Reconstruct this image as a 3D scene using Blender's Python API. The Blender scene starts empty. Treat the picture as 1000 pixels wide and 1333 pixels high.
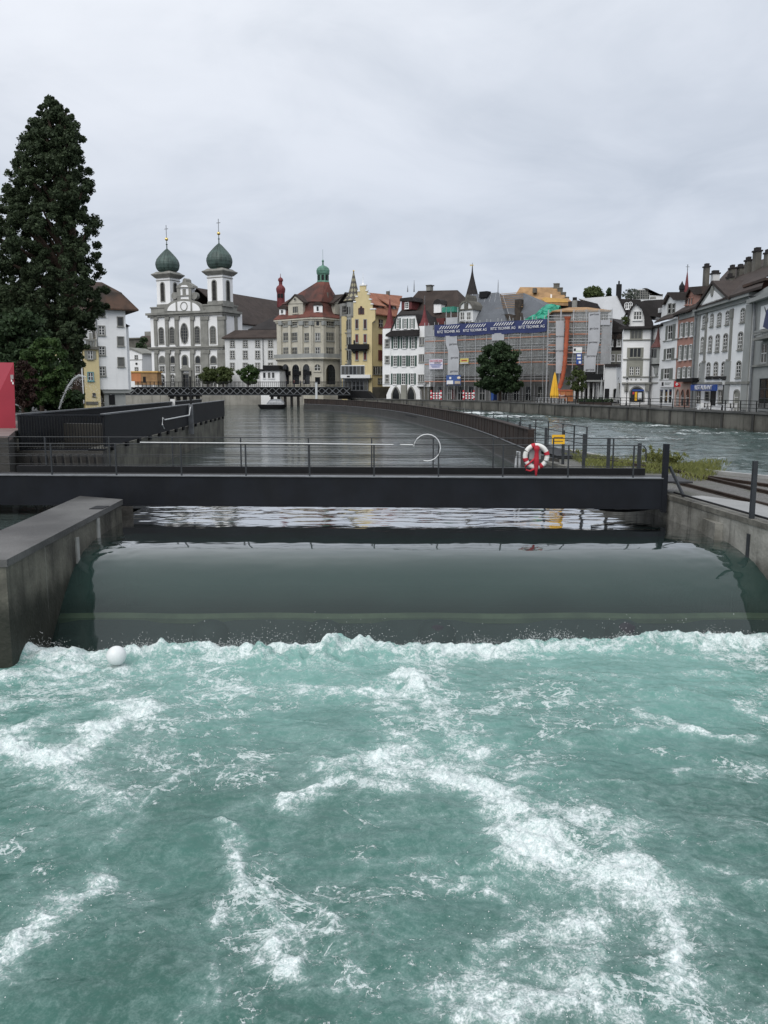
import bpy, bmesh, math, random
import numpy as np
from mathutils import Vector, Matrix
random.seed(7)
RNG = np.random.default_rng(7)
S = bpy.context.scene
C = S.collection
F, HC = 1080.0, 3.95
PIT = math.atan(161.5 / F)
CP, SP = math.cos(PIT), math.sin(PIT)
PI = math.pi

# ---------------------------------------------------------------- measuring: photo pixel -> metres
def ray(x, y):
    xc, yc = (x - 500) / F, (666.5 - y) / F
    return (xc, CP + yc * SP, yc * CP - SP)
def P(x, y, D):
    d = ray(x, y); t = D / d[1]
    return Vector((d[0] * t, D, HC + d[2] * t))
def PZ(x, y, z):
    d = ray(x, y); t = (z - HC) / d[2]
    return Vector((d[0] * t, d[1] * t, z))

class Fac:
    """a facade plane: u to the right, v into the building, z up"""
    def __init__(s, xa, Da, xb, Db, zoom=(0, 0, 1), y=512):
        a, b = P(xa, y, Da), P(xb, y, Db)
        s.o = Vector((a.x, a.y, 0)); d = Vector((b.x - a.x, b.y - a.y, 0))
        s.len = d.length; s.u = d.normalized(); s.v = Vector((-s.u.y, s.u.x, 0))
        s.ang = math.atan2(d.y, d.x); s.zoom = zoom
    @classmethod
    def at(cls, o, ang, zoom):
        s = cls.__new__(cls); s.o = Vector((o[0], o[1], 0)); s.ang = ang
        s.u = Vector((math.cos(ang), math.sin(ang), 0)); s.v = Vector((-s.u.y, s.u.x, 0)); s.zoom = zoom; s.len = 1
        return s
    def side(s, u, v=0, right=True):
        """the plane of the side wall that starts at u on this facade and runs back (right) """
        return Fac.at(s.w(u, v, 0), s.ang + PI / 2, s.zoom)
    def w(s, u, v=0, z=0):
        p = s.o + s.u * u + s.v * v
        return Vector((p.x, p.y, z))
    def uz(s, zx, zy, v=0):
        ox, oy, k = s.zoom
        d = Vector(ray(ox + zx / k, oy + zy / k)); c = Vector((0, 0, HC))
        o = s.o + s.v * v
        t = (o - c).dot(s.v) / d.dot(s.v)
        p = c + d * t
        return (p - o).dot(s.u), p.z
    def uu(s, zx, zy, v=0): return s.uz(zx, zy, v)[0]
    def zz(s, zx, zy, v=0): return s.uz(zx, zy, v)[1]

# ---------------------------------------------------------------- materials
MATS = {}
def nt(name):
    m = bpy.data.materials.new(name); m.use_nodes = True
    t = m.node_tree; b = t.nodes['Principled BSDF']
    return m, t, b
def N(t, typ, **kw):
    n = t.nodes.new(typ)
    for k, v in kw.items():
        if hasattr(n, k) and not k[0].isupper(): setattr(n, k, v)
        else: n.inputs[k.replace('_', ' ')].default_value = v
    return n
def L(t, a, b): t.links.new(a, b)
def mixrgb(t, fac, a, b, blend='MIX'):
    m = t.nodes.new('ShaderNodeMix'); m.data_type = 'RGBA'; m.blend_type = blend
    for sock, val in ((m.inputs[0], fac), (m.inputs[6], a), (m.inputs[7], b)):
        if isinstance(val, (int, float)): sock.default_value = val
        elif isinstance(val, tuple): sock.default_value = (*val[:3], 1)
        else: L(t, val, sock)
    return m.outputs[2]
def mth(t, op, a, b=None, c=None, clamp=False):
    m = t.nodes.new('ShaderNodeMath'); m.operation = op; m.use_clamp = clamp
    for i, val in enumerate((a, b, c)):
        if val is None: continue
        if isinstance(val, (int, float)): m.inputs[i].default_value = val
        else: L(t, val, m.inputs[i])
    return m.outputs[0]
def sstep(t, x, lo, hi):
    m = t.nodes.new('ShaderNodeMapRange'); m.interpolation_type = 'SMOOTHSTEP'
    L(t, x, m.inputs[0]); m.inputs[1].default_value = lo; m.inputs[2].default_value = hi
    return m.outputs[0]
def objco(t, scale=(1, 1, 1)):
    c = t.nodes.new('ShaderNodeTexCoord'); mp = t.nodes.new('ShaderNodeMapping')
    mp.inputs['Scale'].default_value = scale; L(t, c.outputs['Object'], mp.inputs[0])
    return mp.outputs[0]
def noise(t, vec, scale, detail=4, rough=.55, dist=0):
    n = t.nodes.new('ShaderNodeTexNoise')
    n.inputs['Scale'].default_value = scale; n.inputs['Detail'].default_value = detail
    n.inputs['Roughness'].default_value = rough; n.inputs['Distortion'].default_value = dist
    L(t, vec, n.inputs['Vector'])
    return n.outputs[0]
def bump(t, b, h, strength, dist=.05):
    bp = t.nodes.new('ShaderNodeBump'); bp.inputs['Strength'].default_value = strength
    bp.inputs['Distance'].default_value = dist
    L(t, h, bp.inputs['Height']); L(t, bp.outputs[0], b.inputs['Normal'])
def M(name, col, rough=.75, var=.18, scale=.6, streak=0., dirt=(.08, .075, .06), bmp=0., bscale=12, metal=0, spec=.4, tiles=0., col2=None, algae=None):
    """plain surface with blotches; streak = weathering in tall stains; tiles = horizontal courses"""
    if name in MATS: return MATS[name]
    m, t, b = nt(name)
    co = objco(t)
    n1 = noise(t, co, scale, 5)
    lo = tuple(c * (1 - var) for c in col); hi = tuple(min(1, c * (1 + var)) for c in (col2 or col))
    c = mixrgb(t, sstep(t, n1, .3, .7), lo, hi)
    n3 = noise(t, co, scale * 9, 3)
    c = mixrgb(t, mth(t, 'MULTIPLY', n3, .35), c, tuple(x * .72 for x in col))
    if streak:
        n2 = noise(t, objco(t, (1.3, 1.3, .12)), 1.6, 6, .65)
        c = mixrgb(t, mth(t, 'MULTIPLY', sstep(t, n2, .48, .78), streak), c, dirt)
    if algae is not None:      # dark growth up to the splash line, with drips reaching down from above it
        sx = t.nodes.new('ShaderNodeSeparateXYZ'); L(t, co, sx.inputs[0])
        nz = noise(t, objco(t, (1.6, 1.6, .25)), 1.2, 5, .6)
        f = sstep(t, mth(t, 'ADD', sx.outputs[2], mth(t, 'MULTIPLY', nz, .9)), algae + .75, algae + .1)
        c = mixrgb(t, mth(t, 'MULTIPLY', f, .88), c, (.012, .014, .009))
        nj = noise(t, objco(t, (5, 5, .1)), 1.0, 3, .5)
        c = mixrgb(t, mth(t, 'MULTIPLY', sstep(t, nj, .66, .74), .45), c, (.3, .3, .27))
    h = None
    if tiles:
        w = t.nodes.new('ShaderNodeTexWave'); w.bands_direction = 'Z'; w.inputs['Scale'].default_value = tiles
        w.inputs['Distortion'].default_value = 1.2; w.inputs['Detail'].default_value = 2
        L(t, co, w.inputs['Vector']); h = w.outputs['Fac']
        c = mixrgb(t, mth(t, 'MULTIPLY', h, .35), c, tuple(x * .55 for x in col))
        n4 = noise(t, co, 7, 2)
        c = mixrgb(t, mth(t, 'MULTIPLY', sstep(t, n4, .5, .75), .5), c, tuple(min(1, x * 1.7) for x in col))
    elif bmp: h = noise(t, co, bscale, 4)
    if h is not None: bump(t, b, h, bmp or .4)
    L(t, c, b.inputs['Base Color'])
    b.inputs['Roughness'].default_value = rough; b.inputs['Metallic'].default_value = metal
    b.inputs['Specular IOR Level'].default_value = spec
    MATS[name] = m
    return m
WHITE = M('white_plaster', (.84, .845, .845), .85, .05, .3, .22, (.42, .42, .41))
WHITE2 = M('grey_white_plaster', (.7, .71, .71), .85, .06, .3, .3, (.3, .3, .29))
YELL = M('yellow_plaster', (.62, .52, .29), .85, .07, .3, .3, (.33, .27, .16))
CREAM = M('cream_stone', (.5, .475, .4), .8, .12, .5, .45, (.2, .19, .16), .2)
PINK = M('salmon_plaster', (.4, .215, .17), .85, .08, .4, .3, (.3, .16, .12))
STONE = M('grey_sandstone', (.235, .235, .215), .85, .2, .5, .5, (.1, .1, .09), .3)
STONE2 = M('pale_grey_stone', (.3, .31, .3), .85, .1, .5, .3, (.16, .16, .15), .2)
DSTONE = M('dark_stone', (.12, .115, .1), .9, .3, .5, .6, (.04, .04, .035), .4)
GREYWALL = M('grey_green_wall', (.27, .27, .235), .85, .1, .4, .3, (.16, .16, .14))
RBROWN = M('brown_roof_tiles', (.05, .038, .033), .8, .3, .5, tiles=3.2, bmp=.35, spec=.25)
RDARK = M('dark_roof_tiles', (.03, .027, .027), .75, .3, .5, tiles=3.2, bmp=.35, spec=.25)
RMOSS = M('mossy_roof_tiles', (.038, .032, .026), .85, .5, .35, tiles=3, bmp=.4, col2=(.075, .04, .026))
RRUST = M('rust_red_roof_tiles', (.075, .042, .036), .8, .35, .3, tiles=3, bmp=.4, col2=(.16, .05, .035))
RORANGE = M('orange_roof_tiles', (.3, .125, .075), .8, .25, .5, tiles=3, bmp=.4)
RSLATE = M('blue_slate', (.105, .115, .13), .6, .15, .4, tiles=2.2, bmp=.25)
COPPER = M('dark_green_copper', (.045, .075, .066), .55, .35, .6, .5, (.12, .17, .15), .2, spec=.5)
VERDI = M('verdigris_copper', (.1, .22, .165), .6, .3, .8, .5, (.03, .06, .045), .2)
REDT = M('red_copper_shingles', (.15, .027, .03), .6, .25, 1.0, tiles=4, bmp=.3)
GOLD = M('gold_leaf', (.8, .58, .2), .25, .05, 2, metal=1)
SHUT = M('grey_green_shutter', (.06, .1, .085), .6, .15, 1)
SHUT2 = M('grey_shutter', (.16, .17, .155), .6, .15, 1)
REDWIN = M('dark_red_shutter', (.12, .03, .03), .6, .2, 1)
SASH = M('white_window_paint', (.72, .72, .7), .5, .04, 2)
IRON = M('black_iron', (.007, .0075, .0085), .55, .2, 3, spec=.25)
BEAM = M('dark_blue_grey_steel', (.0075, .0092, .013), .5, .3, 1.1, .45, (.013, .0135, .014), .06, 40, spec=.22)
STEEL = M('grey_galvanised_steel', (.2, .21, .22), .45, .2, 3, metal=.5)
GALV = M('pale_scaffold_tube', (.46, .47, .48), .45, .2, 3, metal=.3)
PIPE = M('white_painted_pipe', (.72, .73, .73), .35, .06, 3)
WOODB = M('brown_weathered_planks', (.03, .02, .016), .8, .35, .8, .6, (.025, .02, .017), .3)
WOOD = M('raw_timber', (.33, .2, .095), .8, .25, .7, .3, (.2, .12, .06), .3)
WOOD2 = M('yellow_timber_sheet', (.62, .38, .12), .7, .12, .7)
PLANK = M('orange_scaffold_planks', (.4, .2, .14), .75, .2, .8)
ORANGE = M('orange_plastic', (.42, .11, .055), .5, .15, 1)
ORANGE2 = M('orange_container_paint', (.5, .2, .08), .6, .12, .7, .2, (.3, .1, .05))
YCLOTH = M('yellow_canvas', (.75, .43, .04), .85, .12, .6)
GCLOTH = M('grey_canvas', (.35, .36, .36), .85, .12, .6)
GREENT = M('green_tarpaulin', (.03, .3, .2), .5, .25, .8)
BLUEB = M('blue_banner_vinyl', (.03, .042, .13), .5, .15, .5)
BLUES = M('blue_sign_paint', (.02, .07, .3), .4, .08, 1)
SHEET = M('grey_white_sheeting', (.42, .43, .45), .7, .1, .6, .2, (.3, .31, .32))
LETW = M('white_lettering', (.78, .78, .78), .6, .03, 1)
LETD = M('dark_lettering', (.05, .05, .06), .6, .03, 1)
LETR = M('red_lettering', (.5, .04, .06), .6, .03, 1)
RED = M('red_fabric', (.42, .02, .035), .7, .2, 4)
REDBOX = M('red_panel', (.3, .022, .04), .5, .06, .6, spec=.4)
YSIGN = M('yellow_sign_paint', (.8, .45, .02), .5, .05, 2)
CONC = M('wet_concrete', (.085, .08, .066), .6, .4, .7, .95, (.018, .017, .014), .5, 9, spec=.4, col2=(.15, .145, .125))
CONCW = M('algae_stained_concrete', (.075, .072, .058), .65, .4, .8, .9, (.018, .017, .014), .5, 9, spec=.35, col2=(.13, .125, .1), algae=-.5)
CONCD = M('dark_wet_concrete', (.036, .034, .03), .55, .35, .5, .7, (.014, .014, .012), .35, 9, spec=.5)
CONCT = M('worn_concrete_top', (.085, .084, .08), .5, .5, .5, bmp=.3, bscale=14, spec=.5)
PAVE = M('pale_wet_paving', (.3, .3, .29), .4, .15, .9, bmp=.15, bscale=18, spec=.5)
PAVER = M('reddish_paving', (.17, .13, .12), .55, .2, .8, bmp=.2)
LAND = M('asphalt_and_earth', (.085, .085, .08), .85, .3, .3, bmp=.3)
RUST = M('rusty_rail_steel', (.045, .03, .022), .6, .3, 2, metal=.3)
BARK = M('brown_bark', (.06, .04, .028), .9, .3, 2, .5, (.03, .02, .014), .5)
FOUNT = M('white_foam_ball', (.8, .8, .8), .5, .03, 2)

def glass_mat():
    m, t, b = nt('dark_window_glass')
    oi = t.nodes.new('ShaderNodeObjectInfo')
    r = sstep(t, oi.outputs['Random'], .35, 1.0)
    n = noise(t, objco(t), 1.3, 3)
    c = mixrgb(t, mth(t, 'MULTIPLY', r, n), (.012, .014, .016), (.2, .2, .18))
    L(t, c, b.inputs['Base Color']); b.inputs['Roughness'].default_value = .08
    b.inputs['Specular IOR Level'].default_value = .5
    return m
GLASS = glass_mat()
def checker_roof():
    m, t, b = nt('patterned_glazed_tiles')
    co = t.nodes.new('ShaderNodeTexCoord')
    g = t.nodes.new('ShaderNodeSeparateXYZ'); L(t, co.outputs['Object'], g.inputs[0])
    a = mth(t, 'ARCTAN2', g.outputs[1], g.outputs[0])
    a = mth(t, 'MULTIPLY', a, 10 / PI)
    z = mth(t, 'MULTIPLY', g.outputs[2], 1.6)
    k = mth(t, 'MULTIPLY', mth(t, 'SINE', mth(t, 'MULTIPLY', mth(t, 'ADD', a, z), 1.6)), mth(t, 'SINE', mth(t, 'MULTIPLY', mth(t, 'SUBTRACT', a, z), 1.6)))
    c = mixrgb(t, sstep(t, k, .05, .2), (.04, .035, .03), (.26, .24, .15))
    L(t, c, b.inputs['Base Color']); b.inputs['Roughness'].default_value = .5
    return m
CHECK = checker_roof()
def net_mat(name, col, alpha):
    m, t, b = nt(name)
    L(t, mixrgb(t, noise(t, objco(t), .7, 4), tuple(c * .75 for c in col), tuple(c * 1.2 for c in col)), b.inputs['Base Color'])
    b.inputs['Roughness'].default_value = .9
    tr = t.nodes.new('ShaderNodeBsdfTransparent'); mx = t.nodes.new('ShaderNodeMixShader')
    n = noise(t, objco(t, (1, 1, .4)), .9, 4)
    f = mth(t, 'ADD', mth(t, 'MULTIPLY', n, .5), alpha - .25, clamp=True)
    L(t, f, mx.inputs[0]); L(t, tr.outputs[0], mx.inputs[1]); L(t, b.outputs[0], mx.inputs[2])
    L(t, mx.outputs[0], t.nodes['Material Output'].inputs[0])
    return m
NET = net_mat('grey_scaffold_netting', (.34, .355, .355), .3)
NET2 = net_mat('pale_scaffold_netting', (.42, .43, .44), .5)
def leaf_mat(name, a, b_):
    m, t, b = nt(name)
    g = t.nodes.new('ShaderNodeNewGeometry')
    n = noise(t, objco(t), .35, 3)
    f = mth(t, 'ADD', mth(t, 'MULTIPLY', g.outputs['Random Per Island'], .6), mth(t, 'MULTIPLY', n, .5), clamp=True)
    c = mixrgb(t, f, a, b_)
    L(t, c, b.inputs['Base Color']); b.inputs['Roughness'].default_value = .65
    b.inputs['Specular IOR Level'].default_value = .2
    tl = t.nodes.new('ShaderNodeBsdfTranslucent'); L(t, c, tl.inputs[0])
    mx = t.nodes.new('ShaderNodeMixShader'); mx.inputs[0].default_value = .25
    L(t, b.outputs[0], mx.inputs[1]); L(t, tl.outputs[0], mx.inputs[2])
    L(t, mx.outputs[0], t.nodes['Material Output'].inputs[0])
    return m
LSEQ = leaf_mat('sequoia_needles', (.016, .027, .014), (.065, .092, .045))
LBUSH = leaf_mat('fresh_green_leaves', (.018, .04, .014), (.07, .12, .035))
LDARK = leaf_mat('dark_green_leaves', (.013, .027, .013), (.055, .09, .04))
LRED = leaf_mat('dark_red_leaves', (.018, .012, .010), (.05, .025, .02))
LOLIVE = leaf_mat('olive_green_leaves', (.035, .055, .018), (.1, .125, .045))
LLIME = leaf_mat('weedy_grass_blades', (.07, .085, .025), (.24, .25, .085))

# ---------------------------------------------------------------- mesh building
class MB:
    def __init__(s): s.v = []; s.f = []
    def add(s, vs, fs):
        o = len(s.v); s.v += [tuple(p) for p in vs]; s.f += [tuple(i + o for i in f) for f in fs]; return s
    def box(s, x0, x1, y0, y1, z0, z1):
        vs = [(x, y, z) for z in (z0, z1) for y in (y0, y1) for x in (x0, x1)]
        return s.add(vs, [(0, 2, 3, 1), (4, 5, 7, 6), (0, 1, 5, 4), (2, 6, 7, 3), (0, 4, 6, 2), (1, 3, 7, 5)])
    def prism_xz(s, pts, y0, y1):
        n = len(pts)
        if sum(pts[i][0] * pts[(i + 1) % n][1] - pts[(i + 1) % n][0] * pts[i][1] for i in range(n)) < 0: pts = pts[::-1]
        vs = [(x, y0, z) for x, z in pts] + [(x, y1, z) for x, z in pts]
        fs = [tuple(range(n)), tuple(range(2 * n - 1, n - 1, -1))]
        fs += [(i, i + n, (i + 1) % n + n, (i + 1) % n) for i in range(n)]
        return s.add(vs, fs)
    def prism_xy(s, pts, z0, z1):
        n = len(pts)
        if sum(pts[i][0] * pts[(i + 1) % n][1] - pts[(i + 1) % n][0] * pts[i][1] for i in range(n)) < 0: pts = pts[::-1]
        vs = [(x, y, z0) for x, y in pts] + [(x, y, z1) for x, y in pts]
        fs = [tuple(range(n - 1, -1, -1)), tuple(range(n, 2 * n))]
        fs += [(i, (i + 1) % n, (i + 1) % n + n, i + n) for i in range(n)]
        return s.add(vs, fs)
    def loft(s, rings, cap=True, closed=True):
        n = len(rings[0]); vs = [p for r in rings for p in r]; fs = []
        for k in range(len(rings) - 1):
            for i in range(n if closed else n - 1):
                a, b = k * n + i, k * n + (i + 1) % n
                fs.append((a, b, b + n, a + n))
        if cap: fs += [tuple(range(n - 1, -1, -1)), tuple(range((len(rings) - 1) * n, len(rings) * n))]
        return s.add(vs, fs)
    def lathe(s, prof, cx=0, cy=0, n=16, ph=0):
        return s.loft([[(cx + r * math.cos(ph + 2 * PI * i / n), cy + r * math.sin(ph + 2 * PI * i / n), z) for i in range(n)] for r, z in prof])
    def tube(s, path, r, n=6):
        path = [Vector(p) for p in path]; rings = []
        for i, p in enumerate(path):
            d = (path[min(i + 1, len(path) - 1)] - path[max(i - 1, 0)]).normalized()
            a = Vector((0, 0, 1)) if abs(d.z) < .9 else Vector((1, 0, 0))
            e1 = d.cross(a).normalized(); e2 = d.cross(e1)
            rr = r[i] if isinstance(r, (list, tuple)) else r
            rings.append([p + (e1 * math.cos(2 * PI * k / n) + e2 * math.sin(2 * PI * k / n)) * rr for k in range(n)])
        return s.loft(rings)
    def bar(s, a, b, w, h=None):
        """square bar from a to b"""
        a, b = Vector(a), Vector(b); d = (b - a).normalized(); h = h or w
        up = Vector((0, 0, 1)) if abs(d.z) < .95 else Vector((0, 1, 0))
        e1 = d.cross(up).normalized() * w / 2; e2 = e1.cross(d).normalized() * h / 2
        return s.loft([[p - e1 - e2, p + e1 - e2, p + e1 + e2, p - e1 + e2] for p in (a, b)])
    def ring(s, out, inn, y0, y1):
        n = len(out)
        vs = [(x, y0, z) for x, z in out] + [(x, y0, z) for x, z in inn] + [(x, y1, z) for x, z in out] + [(x, y1, z) for x, z in inn]
        fs = []
        for i in range(n):
            j = (i + 1) % n
            fs += [(i, j, j + n, i + n), (i + 2 * n, i + 3 * n, j + 3 * n, j + 2 * n), (i, i + 2 * n, j + 2 * n, j), (i + n, j + n, j + 3 * n, i + 3 * n)]
        return s.add(vs, fs)
    def sphere(s, c, r, n=10, m=6, sz=1):
        return s.lathe([(max(1e-4, r * math.sin(PI * k / m)), c[2] - r * sz * math.cos(PI * k / m)) for k in range(m + 1)], c[0], c[1], n)
    def mesh(s, name, mat, smooth=False):
        me = bpy.data.meshes.new(name); me.from_pydata(s.v, [], s.f)
        if mat: me.materials.append(mat)
        bm = bmesh.new(); bm.from_mesh(me); bmesh.ops.recalc_face_normals(bm, faces=bm.faces); bm.to_mesh(me); bm.free()
        if smooth:
            for p in me.polygons: p.use_smooth = True
        return me
    def build(s, name, mat, parent=None, loc=(0, 0, 0), rz=0, smooth=False):
        return link(name, s.mesh(name, mat, smooth), parent, loc, rz)
def link(name, me, parent=None, loc=(0, 0, 0), rz=0):
    o = bpy.data.objects.new(name, me); C.objects.link(o)
    o.location = loc; o.rotation_euler = (0, 0, rz)
    if parent: o.parent = parent
    return o
WL = {}
def tag(o, label=None, cat=None, group=None, kind=None):
    if label: o['label'] = label
    if cat: o['category'] = cat
    if group: o['group'] = group
    if kind: o['kind'] = kind
    return o
def thing(name, label, cat, loc, group=None):
    o = bpy.data.objects.new(name, None); C.objects.link(o); o.location = loc; o.empty_display_size = .5
    WL[o.name] = Vector(loc)
    return tag(o, label, cat, group)
def part(mb, name, mat, root, fac=None, u=0, v=0, z=0, smooth=False):
    me = mb if not isinstance(mb, MB) else mb.mesh(name, mat, smooth)
    w = fac.w(u, v, z) if fac else Vector((0, 0, 0))
    return link(name, me, root, w - WL[root.name], fac.ang if fac else 0)
def wpart(mb, name, mat, root, smooth=False):
    """part whose mesh was written in world metres"""
    return part(mb, name, mat, root, None, smooth=smooth)
def sub(mb, name, mat, par, smooth=False):
    return mb.build(name, mat, par, smooth=smooth)

# facade helpers; rectangles and outlines are measured on the photo, put on the facade plane at depth v0
def B(root, name, mat, fac, x0, y0, x1, y1, v0, v1):
    ym, xm = (y0 + y1) / 2, (x0 + x1) / 2
    u0, u1 = fac.uu(x0, ym, v0), fac.uu(x1, ym, v0); z0, z1 = fac.zz(xm, y1, v0), fac.zz(xm, y0, v0)
    return part(MB().box(u0, u1, v0, v1, z0, z1), name, mat, root, fac)
def PG(root, name, mat, fac, pts, v0, v1, zmin=None):
    q = [fac.uz(x, y, v0) for x, y in pts]
    if zmin is not None: q = [(u, zmin if z == min(a[1] for a in q) else z) for u, z in q]
    return part(MB().prism_xz(q, v0, v1), name, mat, root, fac)
def outline(w, h, arch=None, g=0):
    w2 = w / 2
    if arch == 'oval':
        return [((w2 + g) * math.cos(2 * PI * k / 24), h / 2 + (h / 2 + g) * math.sin(2 * PI * k / 24)) for k in range(24)]
    pts = [(-w2 - g, -g), (w2 + g, -g)]
    if arch == 'round': hh, ry = h - w2, w2
    elif arch == 'seg': hh, ry = h - w * .16, w * .16
    elif arch == 'gothic': hh, ry = h - w * .8, w * .8
    else: return pts + [(w2 + g, h + g), (-w2 - g, h + g)]
    for k in range(13):
        a = PI * k / 12
        cx = math.cos(a); cz = math.sin(a)
        if arch == 'gothic': cx = 1 - k / 6; cz = 1 - abs(cx) ** 1.8
        pts.append(((w2 + g) * cx, hh + (ry + g) * cz))
    return pts
WC = {}
def W(root, fac, x0, y0, x1, y1, fr=STONE2, t=.14, sash=(2, 3), arch=None, sh=None, sm=SASH, glass=GLASS, v=0, name='window', sill=True, dep=.1):
    ym, xm = (y0 + y1) / 2, (x0 + x1) / 2
    u0, u1 = fac.uu(x0, ym, v), fac.uu(x1, ym, v); z0, z1 = fac.zz(xm, y1, v), fac.zz(xm, y0, v)
    W_ = u1 - u0; w, h = round(W_ * (.46 if sh else 1), 1), round(z1 - z0, 1)
    w = max(w, .35); h = max(h, .4)
    key = (w, h, fr.name, t, sash, arch, sh.name if sh else None, sm.name, glass.name, sill, dep)
    if key not in WC:
        a = MB().ring(outline(w, h, arch, t), outline(w, h, arch), -dep, .05)
        if sill: a.box(-w / 2 - t - .06, w / 2 + t + .06, -dep - .1, .04, -t - .1, -t)
        pn = MB(); o = outline(w, h, arch); pn.add([(x, -.02, z) for x, z in o], [tuple(range(len(o)))])
        s_ = None
        if sash:
            s_ = MB(); nx, nz = sash
            hh = h * (.93 if arch else 1)
            for k in range(nx + 1):
                x = -w / 2 + w * k / nx; b = .05 if 0 < k < nx else .06
                s_.box(max(-w / 2, x - b), min(w / 2, x + b), -.055, -.025, 0, hh if 0 < k < nx or not arch else h - w * .5 if arch == 'round' else hh * .9)
            for k in range(nz + 1):
                z = h * k / nz
                if arch and k == nz: continue
                s_.box(-w / 2, w / 2, -.05, -.024, max(0, z - .035), min(h, z + .035))
        sl = None
        if sh:
            q = W_ * .25
            sl = MB().box(-q / 2, q / 2, -.1, -.05, -.02, h + .02)
            k = .12
            while k < h - .05:
                sl.box(-q / 2 + .06, q / 2 - .06, -.115, -.1, k, k + .06); k += .16
            sl = (sl.mesh('shutter', sh), w / 2 + q / 2 + .06)
        WC[key] = (a.mesh('window', fr), pn.mesh('pane', glass), s_ and s_.mesh('sash', sm), sl)
    fm, pm, smm, slm = WC[key]
    o = link(name, fm, root, fac.w((u0 + u1) / 2, v, z0) - WL[root.name], fac.ang)
    link('pane', pm, o)
    if smm: link('sash', smm, o)
    if slm:
        link('shutter', slm[0], o, (-slm[1], 0, 0)); link('shutter', slm[0], o, (slm[1], 0, 0))
    return o
def gable_roof(u0, u1, v0, v1, ze, zr, uc=None, th=.25, oh=.3):
    """ridge runs back (along v)"""
    uc = (u0 + u1) / 2 if uc is None else uc
    m = MB()
    m.prism_xz([(u0 - oh, ze), (uc, zr), (uc, zr + th), (u0 - oh, ze + th)], v0 - oh, v1)
    m.prism_xz([(u1 + oh, ze), (u1 + oh, ze + th), (uc, zr + th), (uc, zr)], v0 - oh, v1)
    return m
def hip_roof(u0, u1, v0, v1, ze, zr, r0, r1, vr=None, oh=.5, th=.22, kick=0):
    """ridge runs along the facade from r0 to r1"""
    vr = (v0 + v1) / 2 if vr is None else vr
    a, b, c, d = u0 - oh, u1 + oh, v0 - oh, v1 + oh
    base = [(a, c), (b, c), (b, d), (a, d)]
    rings = [[(x, y, ze) for x, y in base], [(x, y, ze + th) for x, y in base]]
    if kick:
        k = .22
        mid = []
        for (x, y), (rx) in zip(base, (r0, r1, r1, r0)):
            mid.append((x + (rx - x) * k, y + (vr - y) * k, ze + th + (zr - ze) * k * kick))
        rings.append(mid)
    e = .05
    rings.append([(r0, vr - e, zr), (r1, vr - e, zr), (r1, vr + e, zr), (r0, vr + e, zr)])
    return MB().loft(rings)
def text(root, s, fac, x, y, v, h, mat, align='CENTER', ext=.01, name='lettering', shear=0, sx=1.0):
    """raised letters; x,y = the middle of the line on the photo, h = cap height in metres"""
    u, z = fac.uz(x, y, v)
    cu = bpy.data.curves.new(name, 'FONT'); cu.body = s; cu.size = h / .7; cu.extrude = ext; cu.align_x = 'CENTER'; cu.align_y = 'CENTER'
    cu.shear = shear; cu.materials.append(mat)
    o = bpy.data.objects.new(name, cu); C.objects.link(o)
    o.location = fac.w(u, v, z) - WL[root.name] if root.name in WL else (0, 0, 0)
    o.rotation_euler = (PI / 2, 0, fac.ang); o.scale = (sx, 1, 1); o.parent = root
    return o

# ---------------------------------------------------------------- numpy noise
def hash2(ix, iy, seed):
    h = (ix.astype(np.int64) * 374761393 + iy.astype(np.int64) * 668265263 + seed * 1442695041) & 0x7fffffff
    h = ((h ^ (h >> 13)) * 1274126177) & 0x7fffffff
    h = ((h ^ (h >> 16)) * 2246822519) & 0x7fffffff
    return (h & 0xffff) / 65535.0
def gnoise(x, y, seed=0):
    ix, iy = np.floor(x), np.floor(y); fx, fy = x - ix, y - iy
    def g(dx, dy):
        a = hash2(ix + dx, iy + dy, seed) * 2 * PI
        return np.cos(a) * (fx - dx) + np.sin(a) * (fy - dy)
    sx, sy = fx * fx * fx * (fx * (fx * 6 - 15) + 10), fy * fy * fy * (fy * (fy * 6 - 15) + 10)
    a = g(0, 0) * (1 - sx) + g(1, 0) * sx; b = g(0, 1) * (1 - sx) + g(1, 1) * sx
    return (a * (1 - sy) + b * sy) * 1.5
def fbm(x, y, o=4, seed=0, gain=.5):
    s = 0; a = 1
    for k in range(o):
        s = s + a * gnoise(x * 2 ** k + k * 17.3, y * 2 ** k - k * 9.1, seed + k * 31); a *= gain
    return s
def smooth(x, a, b):
    t = np.clip((x - a) / (b - a), 0, 1); return t * t * (3 - 2 * t)
def grid_mesh(name, X, Y, Z, mat, attrs=None, mask=None):
    ny, nx = X.shape
    me = bpy.data.meshes.new(name)
    co = np.stack([X, Y, Z], -1).reshape(-1, 3).astype(np.float32)
    idx = np.arange(ny * nx).reshape(ny, nx)
    q = np.stack([idx[:-1, :-1], idx[:-1, 1:], idx[1:, 1:], idx[1:, :-1]], -1).reshape(-1, 4)
    if mask is not None: q = q[mask[:-1, :-1].reshape(-1)]
    raw_mesh(me, co, q)
    me.materials.append(mat)
    for k, a in (attrs or {}).items():
        at = me.attributes.new(k, 'FLOAT', 'POINT'); at.data.foreach_set('value', a.reshape(-1).astype(np.float32))
    o = bpy.data.objects.new(name, me); C.objects.link(o)
    return o
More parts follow.
